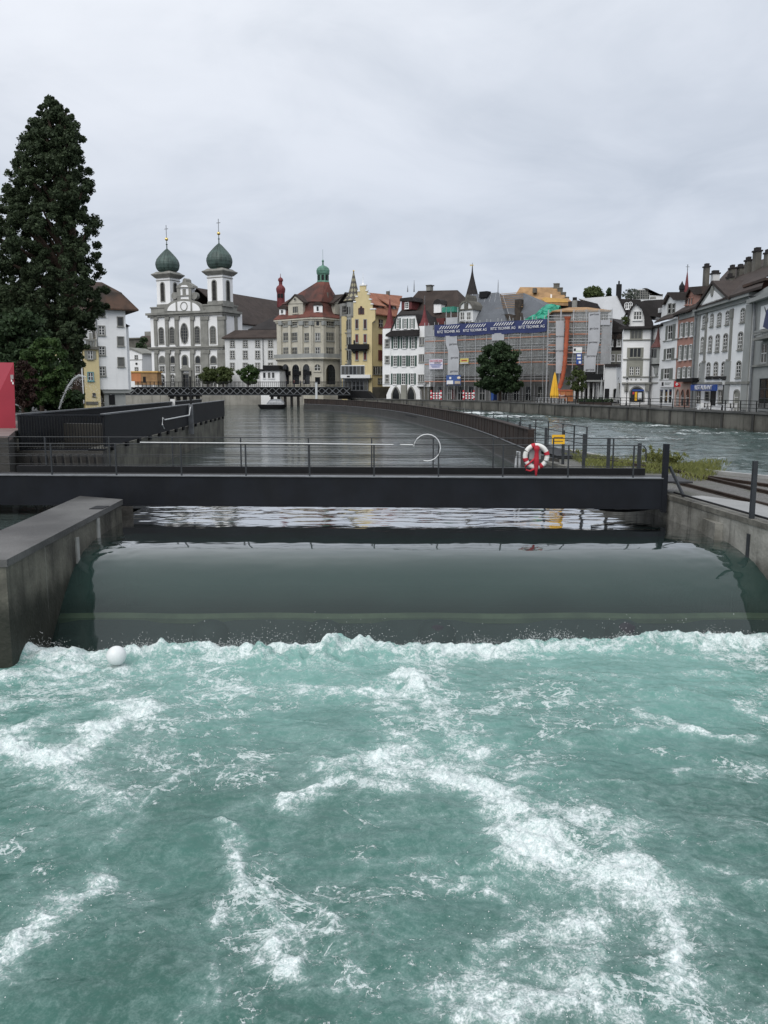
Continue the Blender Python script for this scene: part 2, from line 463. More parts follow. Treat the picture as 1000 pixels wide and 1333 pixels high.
def raw_mesh(me, co, q, smooth_=True):
    me.vertices.add(len(co)); me.vertices.foreach_set('co', co.reshape(-1))
    me.loops.add(q.size); me.loops.foreach_set('vertex_index', q.reshape(-1).astype(np.int32))
    me.polygons.add(len(q)); k = q.shape[1]
    me.polygons.foreach_set('loop_start', (np.arange(len(q)) * k).astype(np.int32))
    me.polygons.foreach_set('loop_total', np.full(len(q), k, np.int32))
    me.polygons.foreach_set('use_smooth', np.full(len(q), smooth_, bool))
    me.update(calc_edges=True); me.validate()
def leaf_mesh(name, cl, n, size, mat, parent=None, loc=(0, 0, 0), shell=.55, flat=1.0):
    """cl = list of (x,y,z,r) clumps; n leaf-sized faces in each"""
    cl = np.array(cl, float); k = len(cl)
    d = RNG.normal(size=(k, n, 3)); d /= np.linalg.norm(d, axis=2, keepdims=True)
    rad = (shell + (1 - shell) * RNG.random((k, n, 1))) * cl[:, None, 3:4]
    c = cl[:, None, :3] + d * rad * np.array([1, 1, flat]); c = c.reshape(-1, 3)
    m = len(c); nrm = d.reshape(-1, 3) * .7 + RNG.normal(size=(m, 3)) * .6; nrm /= np.linalg.norm(nrm, axis=1, keepdims=True)
    t = np.cross(nrm, RNG.normal(size=(m, 3))); t /= np.linalg.norm(t, axis=1, keepdims=True); b = np.cross(nrm, t)
    s = size * (.6 + .8 * RNG.random((m, 1)))
    co = np.stack([c - t * s, c - b * s * .6, c + t * s, c + b * s * .6], 1).reshape(-1, 3).astype(np.float32)
    me = bpy.data.meshes.new(name); raw_mesh(me, co, np.arange(4 * m).reshape(-1, 4), False); me.materials.append(mat)
    return link(name, me, parent, loc)
# ================================================================ camera, world, sun
cam = bpy.data.cameras.new('camera'); co_ = bpy.data.objects.new('camera', cam); C.objects.link(co_)
cam.sensor_fit = 'VERTICAL'; cam.sensor_height = 36; cam.lens = 36 * F / 1333; cam.clip_start = .1; cam.clip_end = 6000
co_.location = (0, 0, HC); co_.rotation_euler = (PI / 2 - PIT, 0, 0); S.camera = co_
S.view_settings.view_transform = 'Standard'; S.view_settings.look = 'None'; S.view_settings.exposure = .5; S.view_settings.gamma = 1
S.cycles.use_denoising = True
S.cycles.max_bounces = 8; S.cycles.transparent_max_bounces = 12; S.cycles.glossy_bounces = 3; S.cycles.diffuse_bounces = 3
S.cycles.sample_clamp_indirect = 4; S.cycles.caustics_reflective = False; S.cycles.caustics_refractive = False
SUN_EL, SUN_AZ = math.radians(48), math.radians(200)   # high, behind the camera, hidden by cloud
w = bpy.data.worlds.new('World'); S.world = w; w.use_nodes = True
t = w.node_tree; bg = t.nodes['Background']
sky = t.nodes.new('ShaderNodeTexSky'); sky.sky_type = 'NISHITA'; sky.sun_disc = False
sky.sun_elevation = SUN_EL; sky.sun_rotation = SUN_AZ
tc = t.nodes.new('ShaderNodeTexCoord'); sp = t.nodes.new('ShaderNodeSeparateXYZ'); L(t, tc.outputs['Generated'], sp.inputs[0])
den = mth(t, 'ADD', mth(t, 'ABSOLUTE', sp.outputs[2]), .22)
cb = t.nodes.new('ShaderNodeCombineXYZ')
L(t, mth(t, 'DIVIDE', sp.outputs[0], den), cb.inputs[0]); L(t, mth(t, 'DIVIDE', sp.outputs[1], den), cb.inputs[1])
cb.inputs[2].default_value = 3.7
n1 = noise(t, cb.outputs[0], .8, 6, .52, .7); n2 = noise(t, cb.outputs[0], 2.2, 6, .58, 1.0)
nn = mth(t, 'ADD', mth(t, 'MULTIPLY', n1, .7), mth(t, 'MULTIPLY', n2, .3))
cl = mixrgb(t, sstep(t, nn, .34, .68), (4.0, 4.35, 4.95), (5.5, 5.78, 6.35))
# the cloud deck is brighter low in the west (left) and heavier to the east
az = sstep(t, mth(t, 'SUBTRACT', sp.outputs[0], mth(t, 'MULTIPLY', sp.outputs[2], .2)), -.6, .35)
cl = mixrgb(t, az, cl, (.9, .915, .935), 'MULTIPLY')
zen = sstep(t, sp.outputs[2], .12, .6)
cl = mixrgb(t, zen, cl, (1.38, 1.34, 1.27), 'MULTIPLY')
L(t, mixrgb(t, .93, sky.outputs[0], cl), bg.inputs[0]); bg.inputs[1].default_value = .1
sl = bpy.data.lights.new('sun', 'SUN'); so = bpy.data.objects.new('sun', sl); C.objects.link(so)
sl.energy = 1.5; sl.angle = math.radians(60); sl.color = (1, .97, .93)
so.rotation_euler = (PI / 2 - SUN_EL, 0, PI - SUN_AZ)
so.location = (0, -20, 60)

# ================================================================ water
DAM = [(7.05, 39.5), (6.95, 46), (6.85, 54), (6.3, 68), (4.7, 86), (2.0, 107), (-2.5, 128), (-9, 148), (-15.5, 160)]   # foot of the long dam, near to far
def dam_x(y):
    ys = [p[1] for p in DAM]; xs = [p[0] for p in DAM]
    return np.interp(y, ys, xs)

def water_mat(name, deep, rough, waves, foam_attr=False, alpha_attr=False, foamcut=(.5, .7)):
    """waves: list of (scale xyz, noise scale, detail, strength, distance)"""
    m, t, b = nt(name)
    hs = None
    for sc, ns, de, st in waves:
        h = mth(t, 'MULTIPLY', noise(t, objco(t, sc), ns, de, .55, .3), st)
        hs = h if hs is None else mth(t, 'ADD', hs, h)
    bp = t.nodes.new('ShaderNodeBump'); bp.inputs['Strength'].default_value = 1; bp.inputs['Distance'].default_value = 1
    L(t, hs, bp.inputs['Height']); L(t, bp.outputs[0], b.inputs['Normal'])
    c = mixrgb(t, noise(t, objco(t), .25, 3), tuple(x * .75 for x in deep), tuple(x * 1.25 for x in deep))
    b.inputs['Roughness'].default_value = rough; b.inputs['IOR'].default_value = 1.333
    b.inputs['Specular IOR Level'].default_value = .5
    if foam_attr:
        a = t.nodes.new('ShaderNodeAttribute'); a.attribute_name = 'foam'
        n = noise(t, objco(t), 2.2, 6, .62, .6)
        f = sstep(t, mth(t, 'ADD', a.outputs['Fac'], mth(t, 'MULTIPLY', mth(t, 'SUBTRACT', n, .5), .9)), *foamcut)
        c = mixrgb(t, f, c, (.62, .66, .67))
        r = mth(t, 'ADD', mth(t, 'MULTIPLY', f, .5), rough); L(t, r, b.inputs['Roughness'])
    L(t, c, b.inputs['Base Color'])
    b.inputs['IOR'].default_value = 1.62
    return m, t, b
# calm channel between the quay and the dam
RIV, _, _ = water_mat('calm_river_water', (.04, .056, .052), .05, [((.3, 1.0, 1), .16, 7, .42), ((.35, 1.4, 1), 1.3, 4, .05), ((.5, 1.8, 1), 5, 3, .008)])
m = MB()
left = [(x, y) for x, y in DAM]
m.add([(x, y, -.13) for x, y in [(-120, 29), (7.2, 29), (7.1, 39)] + left + [(-12, 163), (70, 163), (70, 700), (-400, 700), (-400, 29)]], [tuple(range(3 + len(left) + 4))])
tag(m.build('river_water', RIV), kind='structure')
tag(MB().add([(-40, 16.5, -.13), (-9.2, 16.5, -.13), (-9.2, 29, -.13), (-40, 29, -.13)], [(0, 1, 2, 3)]).build('intake_water', RIV), kind='structure')
# fast channel on the right
CHN, _, _ = water_mat('fast_river_water', (.055, .085, .08), .12, [((.35, 1.0, 1), .22, 7, .45), ((.5, 1.4, 1), 3, 4, .04)], True, foamcut=(.42, .75))
xs = np.linspace(2, 62, 190); ys = np.concatenate([np.linspace(19, 100, 300), np.linspace(100.6, 163, 120)])
X, Y = np.meshgrid(xs, ys)
Zc = -.25 + .16 * fbm(X * .3, Y * .55, 4, 3) + .07 * np.abs(fbm(X * .8, Y * 1.3, 3, 8))
fo = .16 + .33 * smooth(fbm(X * .12 + 4, Y * .28, 4, 5), .0, .7)
for (px, py, rx, ry, a) in ((612, 537, 9, 9, .95), (655, 541, 10, 7, .85), (720, 541, 7, 6, .5), (775, 545, 6, 4, .45), (860, 553, 3, 2.5, .7), (905, 563, 3, 2, .7), (955, 566, 4, 3, .6), (980, 560, 3, 3, .5), (600, 533, 6, 8, .6), (760, 552, 6, 2.0, .3), (700, 550, 4, 2, .3)):
    q = PZ(px, py, -.1)
    fo = np.maximum(fo, a * np.exp(-((X - q.x) / rx) ** 2 - ((Y - q.y) / ry) ** 2) * (.75 + .5 * fbm(X * .5, Y * .5, 3, 9)))
Zc += .25 * np.clip(fo - .4, 0, 1)
mask = X > dam_x(Y) + .25
mask &= ~((X < 8.5) & (Y < 47)) & ~((X < 13) & (Y < 31)) & ~((X < 20) & (Y < 24))
tag(grid_mesh('channel_water', X, Y, Zc, CHN, {'foam': fo}, mask), kind='structure')

# smooth tongue of water over the weir
def weir_z(y): return -.13 - .62 * .85 * np.log1p(np.exp((20.3 - y) / .62))
m, t, b = nt('glassy_weir_water')
a = t.nodes.new('ShaderNodeAttribute'); a.attribute_name = 'body'
h = mth(t, 'ADD', mth(t, 'MULTIPLY', noise(t, objco(t, (.5, 1.5, 1)), .9, 4, .55, .4), .007), mth(t, 'MULTIPLY', noise(t, objco(t, (1, 1, .5)), 5, 3), .0012))
bp = t.nodes.new('ShaderNodeBump'); bp.inputs['Strength'].default_value = .6; bp.inputs['Distance'].default_value = 1
L(t, h, bp.inputs['Height']); L(t, bp.outputs[0], b.inputs['Normal'])
cr = t.nodes.new('ShaderNodeValToRGB'); L(t, a.outputs['Fac'], cr.inputs[0])
cr.color_ramp.elements[0].color = (.045, .08, .07, 1); cr.color_ramp.elements[1].color = (.008, .024, .02, 1)
L(t, mixrgb(t, mth(t, 'MULTIPLY', noise(t, objco(t, (.5, 1, 1)), 1.2, 4), .4), cr.outputs[0], (.02, .035, .033)), b.inputs['Base Color'])
b.inputs['Roughness'].default_value = .05; b.inputs['IOR'].default_value = 1.333
tr = t.nodes.new('ShaderNodeBsdfTransparent'); tr.inputs[0].default_value = (.78, .9, .86, 1)
dif = t.nodes.new('ShaderNodeBsdfDiffuse'); L(t, b.inputs['Base Color'].links[0].from_socket, dif.inputs[0])
gl = t.nodes.new('ShaderNodeBsdfGlossy'); gl.inputs['Roughness'].default_value = .05; L(t, bp.outputs[0], gl.inputs['Normal'])
fr = t.nodes.new('ShaderNodeFresnel'); fr.inputs[0].default_value = 1.333; L(t, bp.outputs[0], fr.inputs['Normal'])
mx1 = t.nodes.new('ShaderNodeMixShader'); L(t, mth(t, 'ADD', mth(t, 'MULTIPLY', a.outputs['Fac'], 1.15), .3, clamp=True), mx1.inputs[0])
L(t, tr.outputs[0], mx1.inputs[1]); L(t, dif.outputs[0], mx1.inputs[2])
mx2 = t.nodes.new('ShaderNodeMixShader'); L(t, mth(t, 'MULTIPLY', fr.outputs[0], 2.6, clamp=True), mx2.inputs[0]); L(t, mx1.outputs[0], mx2.inputs[1]); L(t, gl.outputs[0], mx2.inputs[2])
L(t, mx2.outputs[0], t.nodes['Material Output'].inputs[0])
WEIRW = m
xs = np.linspace(-8.3, 11.2, 230); ys = np.linspace(16.9, 29, 240)
X, Y = np.meshgrid(xs, ys)
side = np.exp(-(X + 8) / 1.2) + np.exp(-(9.4 - X) / 1.6)          # the surface drops earlier along the walls
Yb = Y - .28 * np.clip(side, 0, 1.5) + .12 * fbm(X * .25, Y * .1, 2, 40)
Zw = weir_z(Yb) + .0035 * fbm(X * .9, Y * 1.7, 3, 12) * (1 + 2.5 * smooth(Y, 24.5, 27)) + .012 * fbm(X * .5 + 3, Y * .35, 3, 13) * smooth(Y, 23.5, 19) + .035 * fbm(X * 2.2, Y * 2.2, 3, 14) * np.clip(side - .15, 0, 1) * smooth(Y, 24, 21)
body = smooth(Y + .08 * fbm(X * .6, Y * .2, 2, 4), 18.9, 20.0) * .55 + smooth(Y, 20.6, 22.0) * .45
tag(grid_mesh('weir_water', X, Y, Zw, WEIRW, {'body': body}), kind='structure')
# the sill under the falling water, with the rounded feet of the needle trestles
m = MB()
prof = [(24.5, -2.6), (22.0, -2.4), (20.3, -1.8), (19.35, -1.45), (19.1, -1.5), (19.0, -1.85), (17.6, -2.5), (16.5, -2.9), (16.5, -4), (24.5, -4)]
m.loft([[(x, y, z) for y, z in prof] for x in (-8.4, 10.4)])
SILL = M('algae_dark_sill', (.028, .03, .036), .7, .25, 1.0, .3, (.025, .028, .03), .3)
tag(m.build('weir_sill', SILL), 'dark concrete sill under the smooth water of the weir', 'weir sill')
ALG = M('yellow_algae_edge', (.13, .14, .085), .8, .35, 1.1)
wsill = bpy.data.objects['weir_sill']
m = MB(); m.loft([[(x, y + .12 * math.sin(x * 1.7) * .4, z) for y, z in ((19.38, -1.45), (19.25, -1.37), (19.08, -1.45), (19.1, -1.57))] for x in np.linspace(-8.3, 10.3, 60)])
m.build('algae_edge', ALG, wsill)
for px in (277, 424, 568, 808):
    q = P(px, 800, 19.3)
    m = MB(); m.lathe([(.5, -2.8), (.47, -1.95), (.42, -1.68), (.32, -1.55), (.16, -1.48), (.01, -1.46)], q.x, 19.0, 16)
    m.build('trestle_foot', SILL, wsill, smooth=True)

tag(MB().box(-9, 11, 15.5, 29.5, -4.2, -3.2).box(-9.5, 11, 29.5, 30, -4.2, -.4).build('riverbed', CONCD_ := M('dark_riverbed', (.02, .035, .03), .9, .3, .6)), kind='structure')  # bed, plus an upright back box added to block sky light under the river
# the boiling pool below the weir -------------------------------------------------
ZP = -1.72
def foam_px(pts): return [PZ(x, y, ZP) for x, y in pts]
STREAKS = [  # photo polyline, half width m near its ends, strength
    ([(-10, 1262), (40, 1215), (90, 1180), (150, 1135)], .22, .95), ([(150, 1135), (152, 1090), (180, 1050), (215, 1022), (250, 1010)], .12, .6),
    ([(470, 985), (520, 1000), (580, 1015), (640, 1030), (690, 1075), (730, 1115), (770, 1140), (815, 1140)], .6, 1.0),
    ([(640, 1010), (680, 1050), (740, 1075), (800, 1085)], .6, .72), ([(690, 1050), (760, 1110), (830, 1130)], .5, .6),
    ([(815, 1140), (835, 1175), (860, 1215), (880, 1260), (905, 1300), (940, 1340)], .26, .9), ([(900, 1230), (940, 1270), (985, 1330)], .3, .5),
    ([(860, 1150), (880, 1185), (930, 1230), (980, 1280)], .2, .5),
    ([(610, 1280), (640, 1240), (690, 1210), (740, 1205)], .35, .78), ([(600, 1270), (650, 1290), (720, 1250), (790, 1320)], .34, .75), ([(690, 1180), (740, 1220), (790, 1290)], .24, .72), ([(640, 1320), (700, 1310), (760, 1335)], .28, .75),
    ([(640, 1170), (700, 1190), (760, 1180)], .2, .55), ([(600, 1140), (660, 1150), (690, 1140)], .12, .5),
    ([(310, 1070), (298, 1100), (302, 1135), (330, 1165), (365, 1180)], .11, .66), ([(355, 1195), (362, 1220), (375, 1245), (385, 1270)], .15, .7), ([(395, 1180), (410, 1200), (415, 1222)], .11, .62), ([(285, 1165), (280, 1190)], .1, .55),
    ([(340, 1030), (320, 1052), (335, 1040)], .12, .45), ([(465, 1240), (460, 1260)], .08, .55), ([(270, 1260), (245, 1300)], .12, .42),
    ([(180, 925), (130, 945), (110, 985), (60, 990), (-10, 980)], .55, 1.0), ([(110, 985), (100, 1015), (130, 1045)], .42, .85), ([(-10, 1035), (60, 1030), (130, 1030)], .16, .5),
    ([(-10, 920), (50, 900), (120, 885)], .42, .85), ([(-10, 890), (40, 880), (110, 872), (200, 872)], .5, .85), ([(-10, 955), (40, 945)], .4, .7), ([(200, 905), (140, 915), (60, 930)], .4, .7),
    ([(200, 880), (300, 885), (380, 898), (440, 905)], .28, .62), ([(250, 900), (360, 905), (460, 905)], .2, .5),
    ([(480, 905), (510, 900), (540, 880), (548, 905)], .42, .98), ([(540, 905), (560, 930), (520, 935)], .34, .66), ([(500, 920), (560, 945), (610, 965), (640, 990)], .36, .6),
    ([(480, 1000), (430, 1020), (400, 1040), (380, 1052)], .22, .75), ([(500, 960), (560, 985), (640, 1000)], .4, .5), ([(510, 1040), (480, 1000)], .3, .7),
    ([(350, 930), (390, 938), (430, 940)], .06, .45), ([(590, 960), (630, 985), (660, 960)], .22, .6),
    ([(660, 895), (675, 915), (680, 930)], .1, .5), ([(835, 925), (870, 938), (900, 955), (980, 962)], .14, .66), ([(870, 895), (910, 905), (1000, 935)], .12, .55), ([(800, 950), (850, 948), (900, 955)], .2, .4),
    ([(880, 1005), (940, 1000), (1000, 985)], .1, .55), ([(870, 1050), (930, 1070), (1000, 1080)], .2, .4), ([(950, 1130), (1000, 1160)], .2, .5), ([(900, 1110), (960, 1150), (1000, 1150)], .12, .4), ([(930, 1180), (1000, 1220)], .2, .42),
    ([(730, 1030), (750, 1020), (765, 1030)], .08, .5), ([(500, 1110), (560, 1120), (640, 1130)], .14, .42), ([(220, 1010), (250, 1010), (300, 1000)], .12, .35), ([(560, 1150), (640, 1160), (680, 1170)], .1, .42),
    ([(310, 985), (350, 990), (420, 980)], .06, .36), ([(20, 1150), (60, 1130), (120, 1100)], .1, .3), ([(0, 1090), (80, 1080), (150, 1060)], .14, .3), ([(420, 1290), (460, 1270), (470, 1230)], .08, .35),
    ([(580, 1290), (620, 1300), (640, 1333)], .2, .4), ([(700, 960), (760, 975), (830, 985)], .08, .35), ([(700, 1000), (780, 1010), (850, 1030)], .07, .32), ([(640, 905), (720, 915), (800, 900)], .1, .32),
]
nx, ny = 860, 700
tt = np.linspace(-.72, .76, nx); yy = 5.2 * (21.0 / 5.2) ** np.linspace(0, 1, ny)
X = np.outer(np.ones(ny), tt) * (yy[:, None] + 1.5); Y = np.outer(yy, np.ones(nx))
def surf_y(x): return 17.74 + .07 * x + .25 * fbm(x * .35, x * 0 + 2.2, 3, 77) + .16 * fbm(x * 1.4, x * 0 + 5, 3, 78)
wx = X + .30 * fbm(X * .9, Y * .9, 4, 21) + .07 * fbm(X * 3.4, Y * 3.4, 3, 25); wy = Y + .30 * fbm(X * .9 + 50, Y * .9, 4, 22) + .07 * fbm(X * 3.4 + 9, Y * 3.4, 3, 26)
foam = np.zeros_like(X)
for pts, wd, st in STREAKS:
    q = foam_px(pts)
    for a_, b_ in zip(q[:-1], q[1:]):
        dx, dy = b_.x - a_.x, b_.y - a_.y; l2 = dx * dx + dy * dy + 1e-9
        s_ = np.clip(((wx - a_.x) * dx + (wy - a_.y) * dy) / l2, 0, 1)
        d2 = (wx - a_.x - s_ * dx) ** 2 + (wy - a_.y - s_ * dy) ** 2
        foam = np.maximum(foam, st * (np.exp(-d2 / (wd * .95) ** 2) * .72 + .36 * np.exp(-d2 / (wd * 2.4) ** 2)))
foam *= .78 + .5 * fbm(X * 1.1, Y * 1.1, 4, 50)
ds = surf_y(X) - Y                                                # metres downstream of the surf line
lace = 1 - np.abs(fbm(wx * .55, wy * .9, 5, 60, .6)) * 2.2        # thin curling lines
patch = smooth(fbm(X * .28, Y * .35, 3, 61), -.25, .6)
foam = np.maximum(foam, np.clip(lace, 0, 1) ** 3 * (.13 + .33 * patch) * (.5 + .7 * smooth(Y, 9, 16)))
up = smooth(Y, 11, 17.5)
foam = np.maximum(foam, up * (.19 + .14 * smooth(X, 2, -6) + .3 * smooth(fbm(X * .5, Y * 1.3, 4, 62), -.2, .5)))
foam = np.maximum(foam, np.exp(-((ds - .28) / .42) ** 2) * (.85 + .35 * fbm(X * .8, Y * .8, 3, 63)))
foam = np.maximum(foam, smooth(ds, 2.6, .2) * smooth(ds, -.8, .1) * (.46 + .35 * fbm(X * .7, Y * 1.1, 4, 64)))
foam *= 1 - .75 * smooth(X, 8.2, 10) * smooth(Y, 14, 17)          # the dark eddy under the right wall
aer = smooth(Y, 7.5, 18.5) * .66 + .16 * fbm(X * .3, Y * .3, 3, 65) + .5 * np.clip(foam - .3, 0, 1)
aer = np.clip(aer + .2 - .5 * smooth(X, 7, 10.5) * smooth(Y, 12, 17), 0, 1)
Z = ZP + .085 * fbm(X * .32, Y * .5, 3, 70) + .026 * fbm(X * 1.1, Y * 1.5, 3, 71) + .012 * fbm(X * 3.5, Y * 4.5, 3, 72)
Z += np.clip(foam, 0, 1.1) ** 1.5 * (.05 + .08 * fbm(X * 2.6, Y * 2.6, 4, 73) + .05 * np.abs(fbm(X * 7, Y * 7, 3, 74)))
crest = np.exp(-((ds - .25) / .38) ** 2)
Z += crest * np.clip(.08 + .10 * fbm(X * .55, X * 0 + .3, 3, 75) + .10 * fbm(X * 2.8, Y * 2.8, 4, 76), 0, 1)
for px, py, a_, r_ in ((545, 880, .13, .6), (700, 1085, .1, .9), (345, 845, .25, .5), (400, 848, .28, .5), (452, 838, .25, .6)):
    q = PZ(px, py + 12, ZP); Z += a_ * np.exp(-((X - q.x) ** 2 + (Y - q.y) ** 2) / r_ ** 2) * (.7 + .8 * fbm(X * 2, Y * 2, 3, 79))
Z -= 1.1 * smooth(ds, -.05, -1.0)                                  # dives under the weir tongue
m, t, b = nt('foaming_turquoise_water')
fa = t.nodes.new('ShaderNodeAttribute'); fa.attribute_name = 'foam'
aa = t.nodes.new('ShaderNodeAttribute'); aa.attribute_name = 'aeration'
co = objco(t)
n1 = noise(t, co, 3.2, 7, .66, 1.2); n2 = noise(t, co, 13, 5, .7, .8); n3 = noise(t, co, 45, 3, .6)
k = mth(t, 'ADD', mth(t, 'MULTIPLY', mth(t, 'SUBTRACT', n1, .5), 1.3), mth(t, 'MULTIPLY', mth(t, 'SUBTRACT', n2, .5), 1.0))
k = mth(t, 'ADD', k, mth(t, 'MULTIPLY', mth(t, 'SUBTRACT', n3, .5), .6))
def lines(scale, dist, pw, w_):
    n = noise(t, co, scale, 6, .6, dist)
    r = mth(t, 'SUBTRACT', 1.0, mth(t, 'ABSOLUTE', mth(t, 'MULTIPLY', mth(t, 'SUBTRACT', n, .5), 3.0)), clamp=True)
    return mth(t, 'MULTIPLY', mth(t, 'POWER', r, pw), w_)
ln = mth(t, 'ADD', lines(.55, 1.2, 14, .42), lines(1.3, 1.6, 12, .3))
ptch = sstep(t, noise(t, co, .45, 4, .6, .5), .42, .66)
x_ = mth(t, 'ADD', mth(t, 'ADD', fa.outputs['Fac'], k), mth(t, 'MULTIPLY', ln, mth(t, 'ADD', mth(t, 'MULTIPLY', ptch, .9), .12)))
lc = mth(t, 'MULTIPLY', mth(t, 'ADD', lines(.8, 1.4, 18, 1.0), lines(2.4, 1.8, 16, .9)), mth(t, 'ADD', mth(t, 'MULTIPLY', ptch, .7), .2))
lc = mth(t, 'MULTIPLY', sstep(t, mth(t, 'ADD', lc, mth(t, 'ADD', mth(t, 'MULTIPLY', mth(t, 'SUBTRACT', n2, .5), .9), mth(t, 'MULTIPLY', fa.outputs['Fac'], .35))), .42, .72), .75)
f_hard = mth(t, 'MAXIMUM', sstep(t, x_, .4, 1.0), lc); f_soft = sstep(t, x_, -.15, .75)
ar = t.nodes.new('ShaderNodeValToRGB'); L(t, mth(t, 'ADD', aa.outputs['Fac'], mth(t, 'MULTIPLY', mth(t, 'SUBTRACT', noise(t, co, .9, 5, .6), .5), .26)), ar.inputs[0])
e = ar.color_ramp.elements; e[0].color = (.025, .076, .06, 1); e[1].color = (.12, .285, .25, 1)
c = mixrgb(t, mth(t, 'MULTIPLY', f_soft, .32), ar.outputs[0], (.40, .53, .51))
gr = mixrgb(t, sstep(t, mth(t, 'ADD', mth(t, 'MULTIPLY', n2, .5), mth(t, 'MULTIPLY', n3, .5)), .36, .64), (.42, .52, .51), (.8, .83, .83))
c = mixrgb(t, mth(t, 'MULTIPLY', f_hard, .9), c, gr)
L(t, c, b.inputs['Base Color'])
L(t, mth(t, 'ADD', mth(t, 'MULTIPLY', f_hard, .45), .2), b.inputs['Roughness']); b.inputs['IOR'].default_value = 1.333
h = mth(t, 'ADD', mth(t, 'MULTIPLY', noise(t, co, 2.4, 4, .5, .3), .016), mth(t, 'MULTIPLY', noise(t, co, 9, 4, .55), .010)); h = mth(t, 'ADD', h, mth(t, 'MULTIPLY', n3, .003))
h = mth(t, 'ADD', h, mth(t, 'MULTIPLY', f_hard, .012))
bp = t.nodes.new('ShaderNodeBump'); bp.inputs['Strength'].default_value = .7; bp.inputs['Distance'].default_value = 1.0
L(t, h, bp.inputs['Height']); L(t, bp.outputs[0], b.inputs['Normal'])
tag(grid_mesh('pool_water', X, Y, Z, m, {'foam': foam, 'aeration': aer}), kind='structure')
# flying drops along the surf line and over the boils
def drops():
    pts = []
    for i in range(500):
        x = RNG.uniform(-8, 9.6); s = max(0, fbm(np.array([x * .7]), np.array([3.1]), 3, 90)[0] + .35)
        if RNG.random() > s + .15: continue
        y = float(surf_y(np.array([x]))[0]) - .2 + RNG.normal() * .16
        pts.append((x, y, ZP + .2 + abs(RNG.normal()) * .2 * (s + .4), RNG.uniform(.004, .011)))
    for i in range(7000):
        x = RNG.uniform(-8, 9.4); k_ = max(.05, fbm(np.array([x * .9]), np.array([1.7]), 3, 91)[0] * .8 + .45)
        if RNG.random() > k_: continue
        pts.append((x, float(surf_y(np.array([x]))[0]) - .12 + RNG.normal() * .10, ZP + .1 + abs(RNG.normal()) * .12 * k_, RNG.uniform(.003, .008)))
    for px, py, n, r in ((540, 880, 160, .4), (700, 1250, 260, .6), (60, 1200, 140, .5), (720, 1110, 200, .6), (350, 842, 120, .4), (455, 835, 140, .5), (370, 1240, 50, .3), (880, 1270, 120, .5)):
        q = PZ(px, py, ZP)
        for i in range(n):
            pts.append((q.x + RNG.normal() * r, q.y + RNG.normal() * r, ZP + .08 + abs(RNG.normal()) * .14, RNG.uniform(.003, .008)))
    p = np.array(pts); k = len(p)
    o = np.array([(1, 0, 0), (-1, 0, 0), (0, 1, 0), (0, -1, 0), (0, 0, 1), (0, 0, -1)])
    co = (p[:, None, :3] + o[None] * p[:, None, 3:4]).reshape(-1, 3).astype(np.float32)
    fs = np.array([(0, 2, 4), (2, 1, 4), (1, 3, 4), (3, 0, 4), (2, 0, 5), (1, 2, 5), (3, 1, 5), (0, 3, 5)])
    q = (fs[None] + (np.arange(k) * 6)[:, None, None]).reshape(-1, 3)
    me = bpy.data.meshes.new('spray'); raw_mesh(me, co, q); me.materials.append(FOUNT)
    return tag(link('spray', me), 'white water drops thrown up along the surf line', 'spray', kind='stuff')
drops()
q = PZ(152, 862, ZP + .1)
m = MB().sphere((0, 0, .14), .2, 24, 14); m.lathe([(.03, -.05), (.05, -.02), (.05, .02), (.03, .03)], 0, 0, 8)
o = m.build('float_ball', M('white_float_plastic', (.75, .77, .77), .35, .05, 3, .2, (.5, .55, .53)), loc=(q.x, q.y, q.z), smooth=True)
tag(o, 'white round float bobbing in the surf by the left wall', 'float')
# ================================================================ banks and near structures
def gravel_mat():
    m, t, b = nt('wet_gravel')
    v = t.nodes.new('ShaderNodeTexVoronoi'); v.inputs['Scale'].default_value = 22; L(t, objco(t), v.inputs['Vector'])
    n = noise(t, objco(t), .8, 4)
    c = mixrgb(t, v.outputs['Distance'], (.05, .047, .042), (.17, .165, .155))
    c = mixrgb(t, mth(t, 'MULTIPLY', sstep(t, n, .45, .65), .6), c, (.07, .075, .045))
    L(t, c, b.inputs['Base Color']); b.inputs['Roughness'].default_value = .65; bump(t, b, v.outputs['Distance'], .7, .04)
    return m
GRAVEL = gravel_mat()
def slab(name, pts, z, mat, th=3.5):
    o = MB().prism_xy(pts, z - th, z).build(name, mat); return tag(o, kind='structure')
QL = [(-9, 203), (-6, 189), (9.2, 166), (19.4, 150), (29.3, 113), (36.1, 78), (41, 56), (46, 38), (50, 20)]
slab('left_bank_ground', [(-13.3, 29.4), (-14.95, 33.6), (-15.0, 34.0), (-17.0, 70), (-30, 73), (-42, 95), (-47, 116), (-60, 150), (-62, 196), (-300, 196), (-300, 29.4)], 2.2, CONCD)
slab('far_bank_ground', [(-400, 204), (-9, 203), (-4, 250), (60, 260), (400, 260), (400, 2500), (-400, 2500)], 3.2, LAND)
slab('right_bank_ground', [(x + .5, y + .2) for x, y in QL] + [(300, 20), (300, 259.5), (-3, 250)], 1.5, LAND)
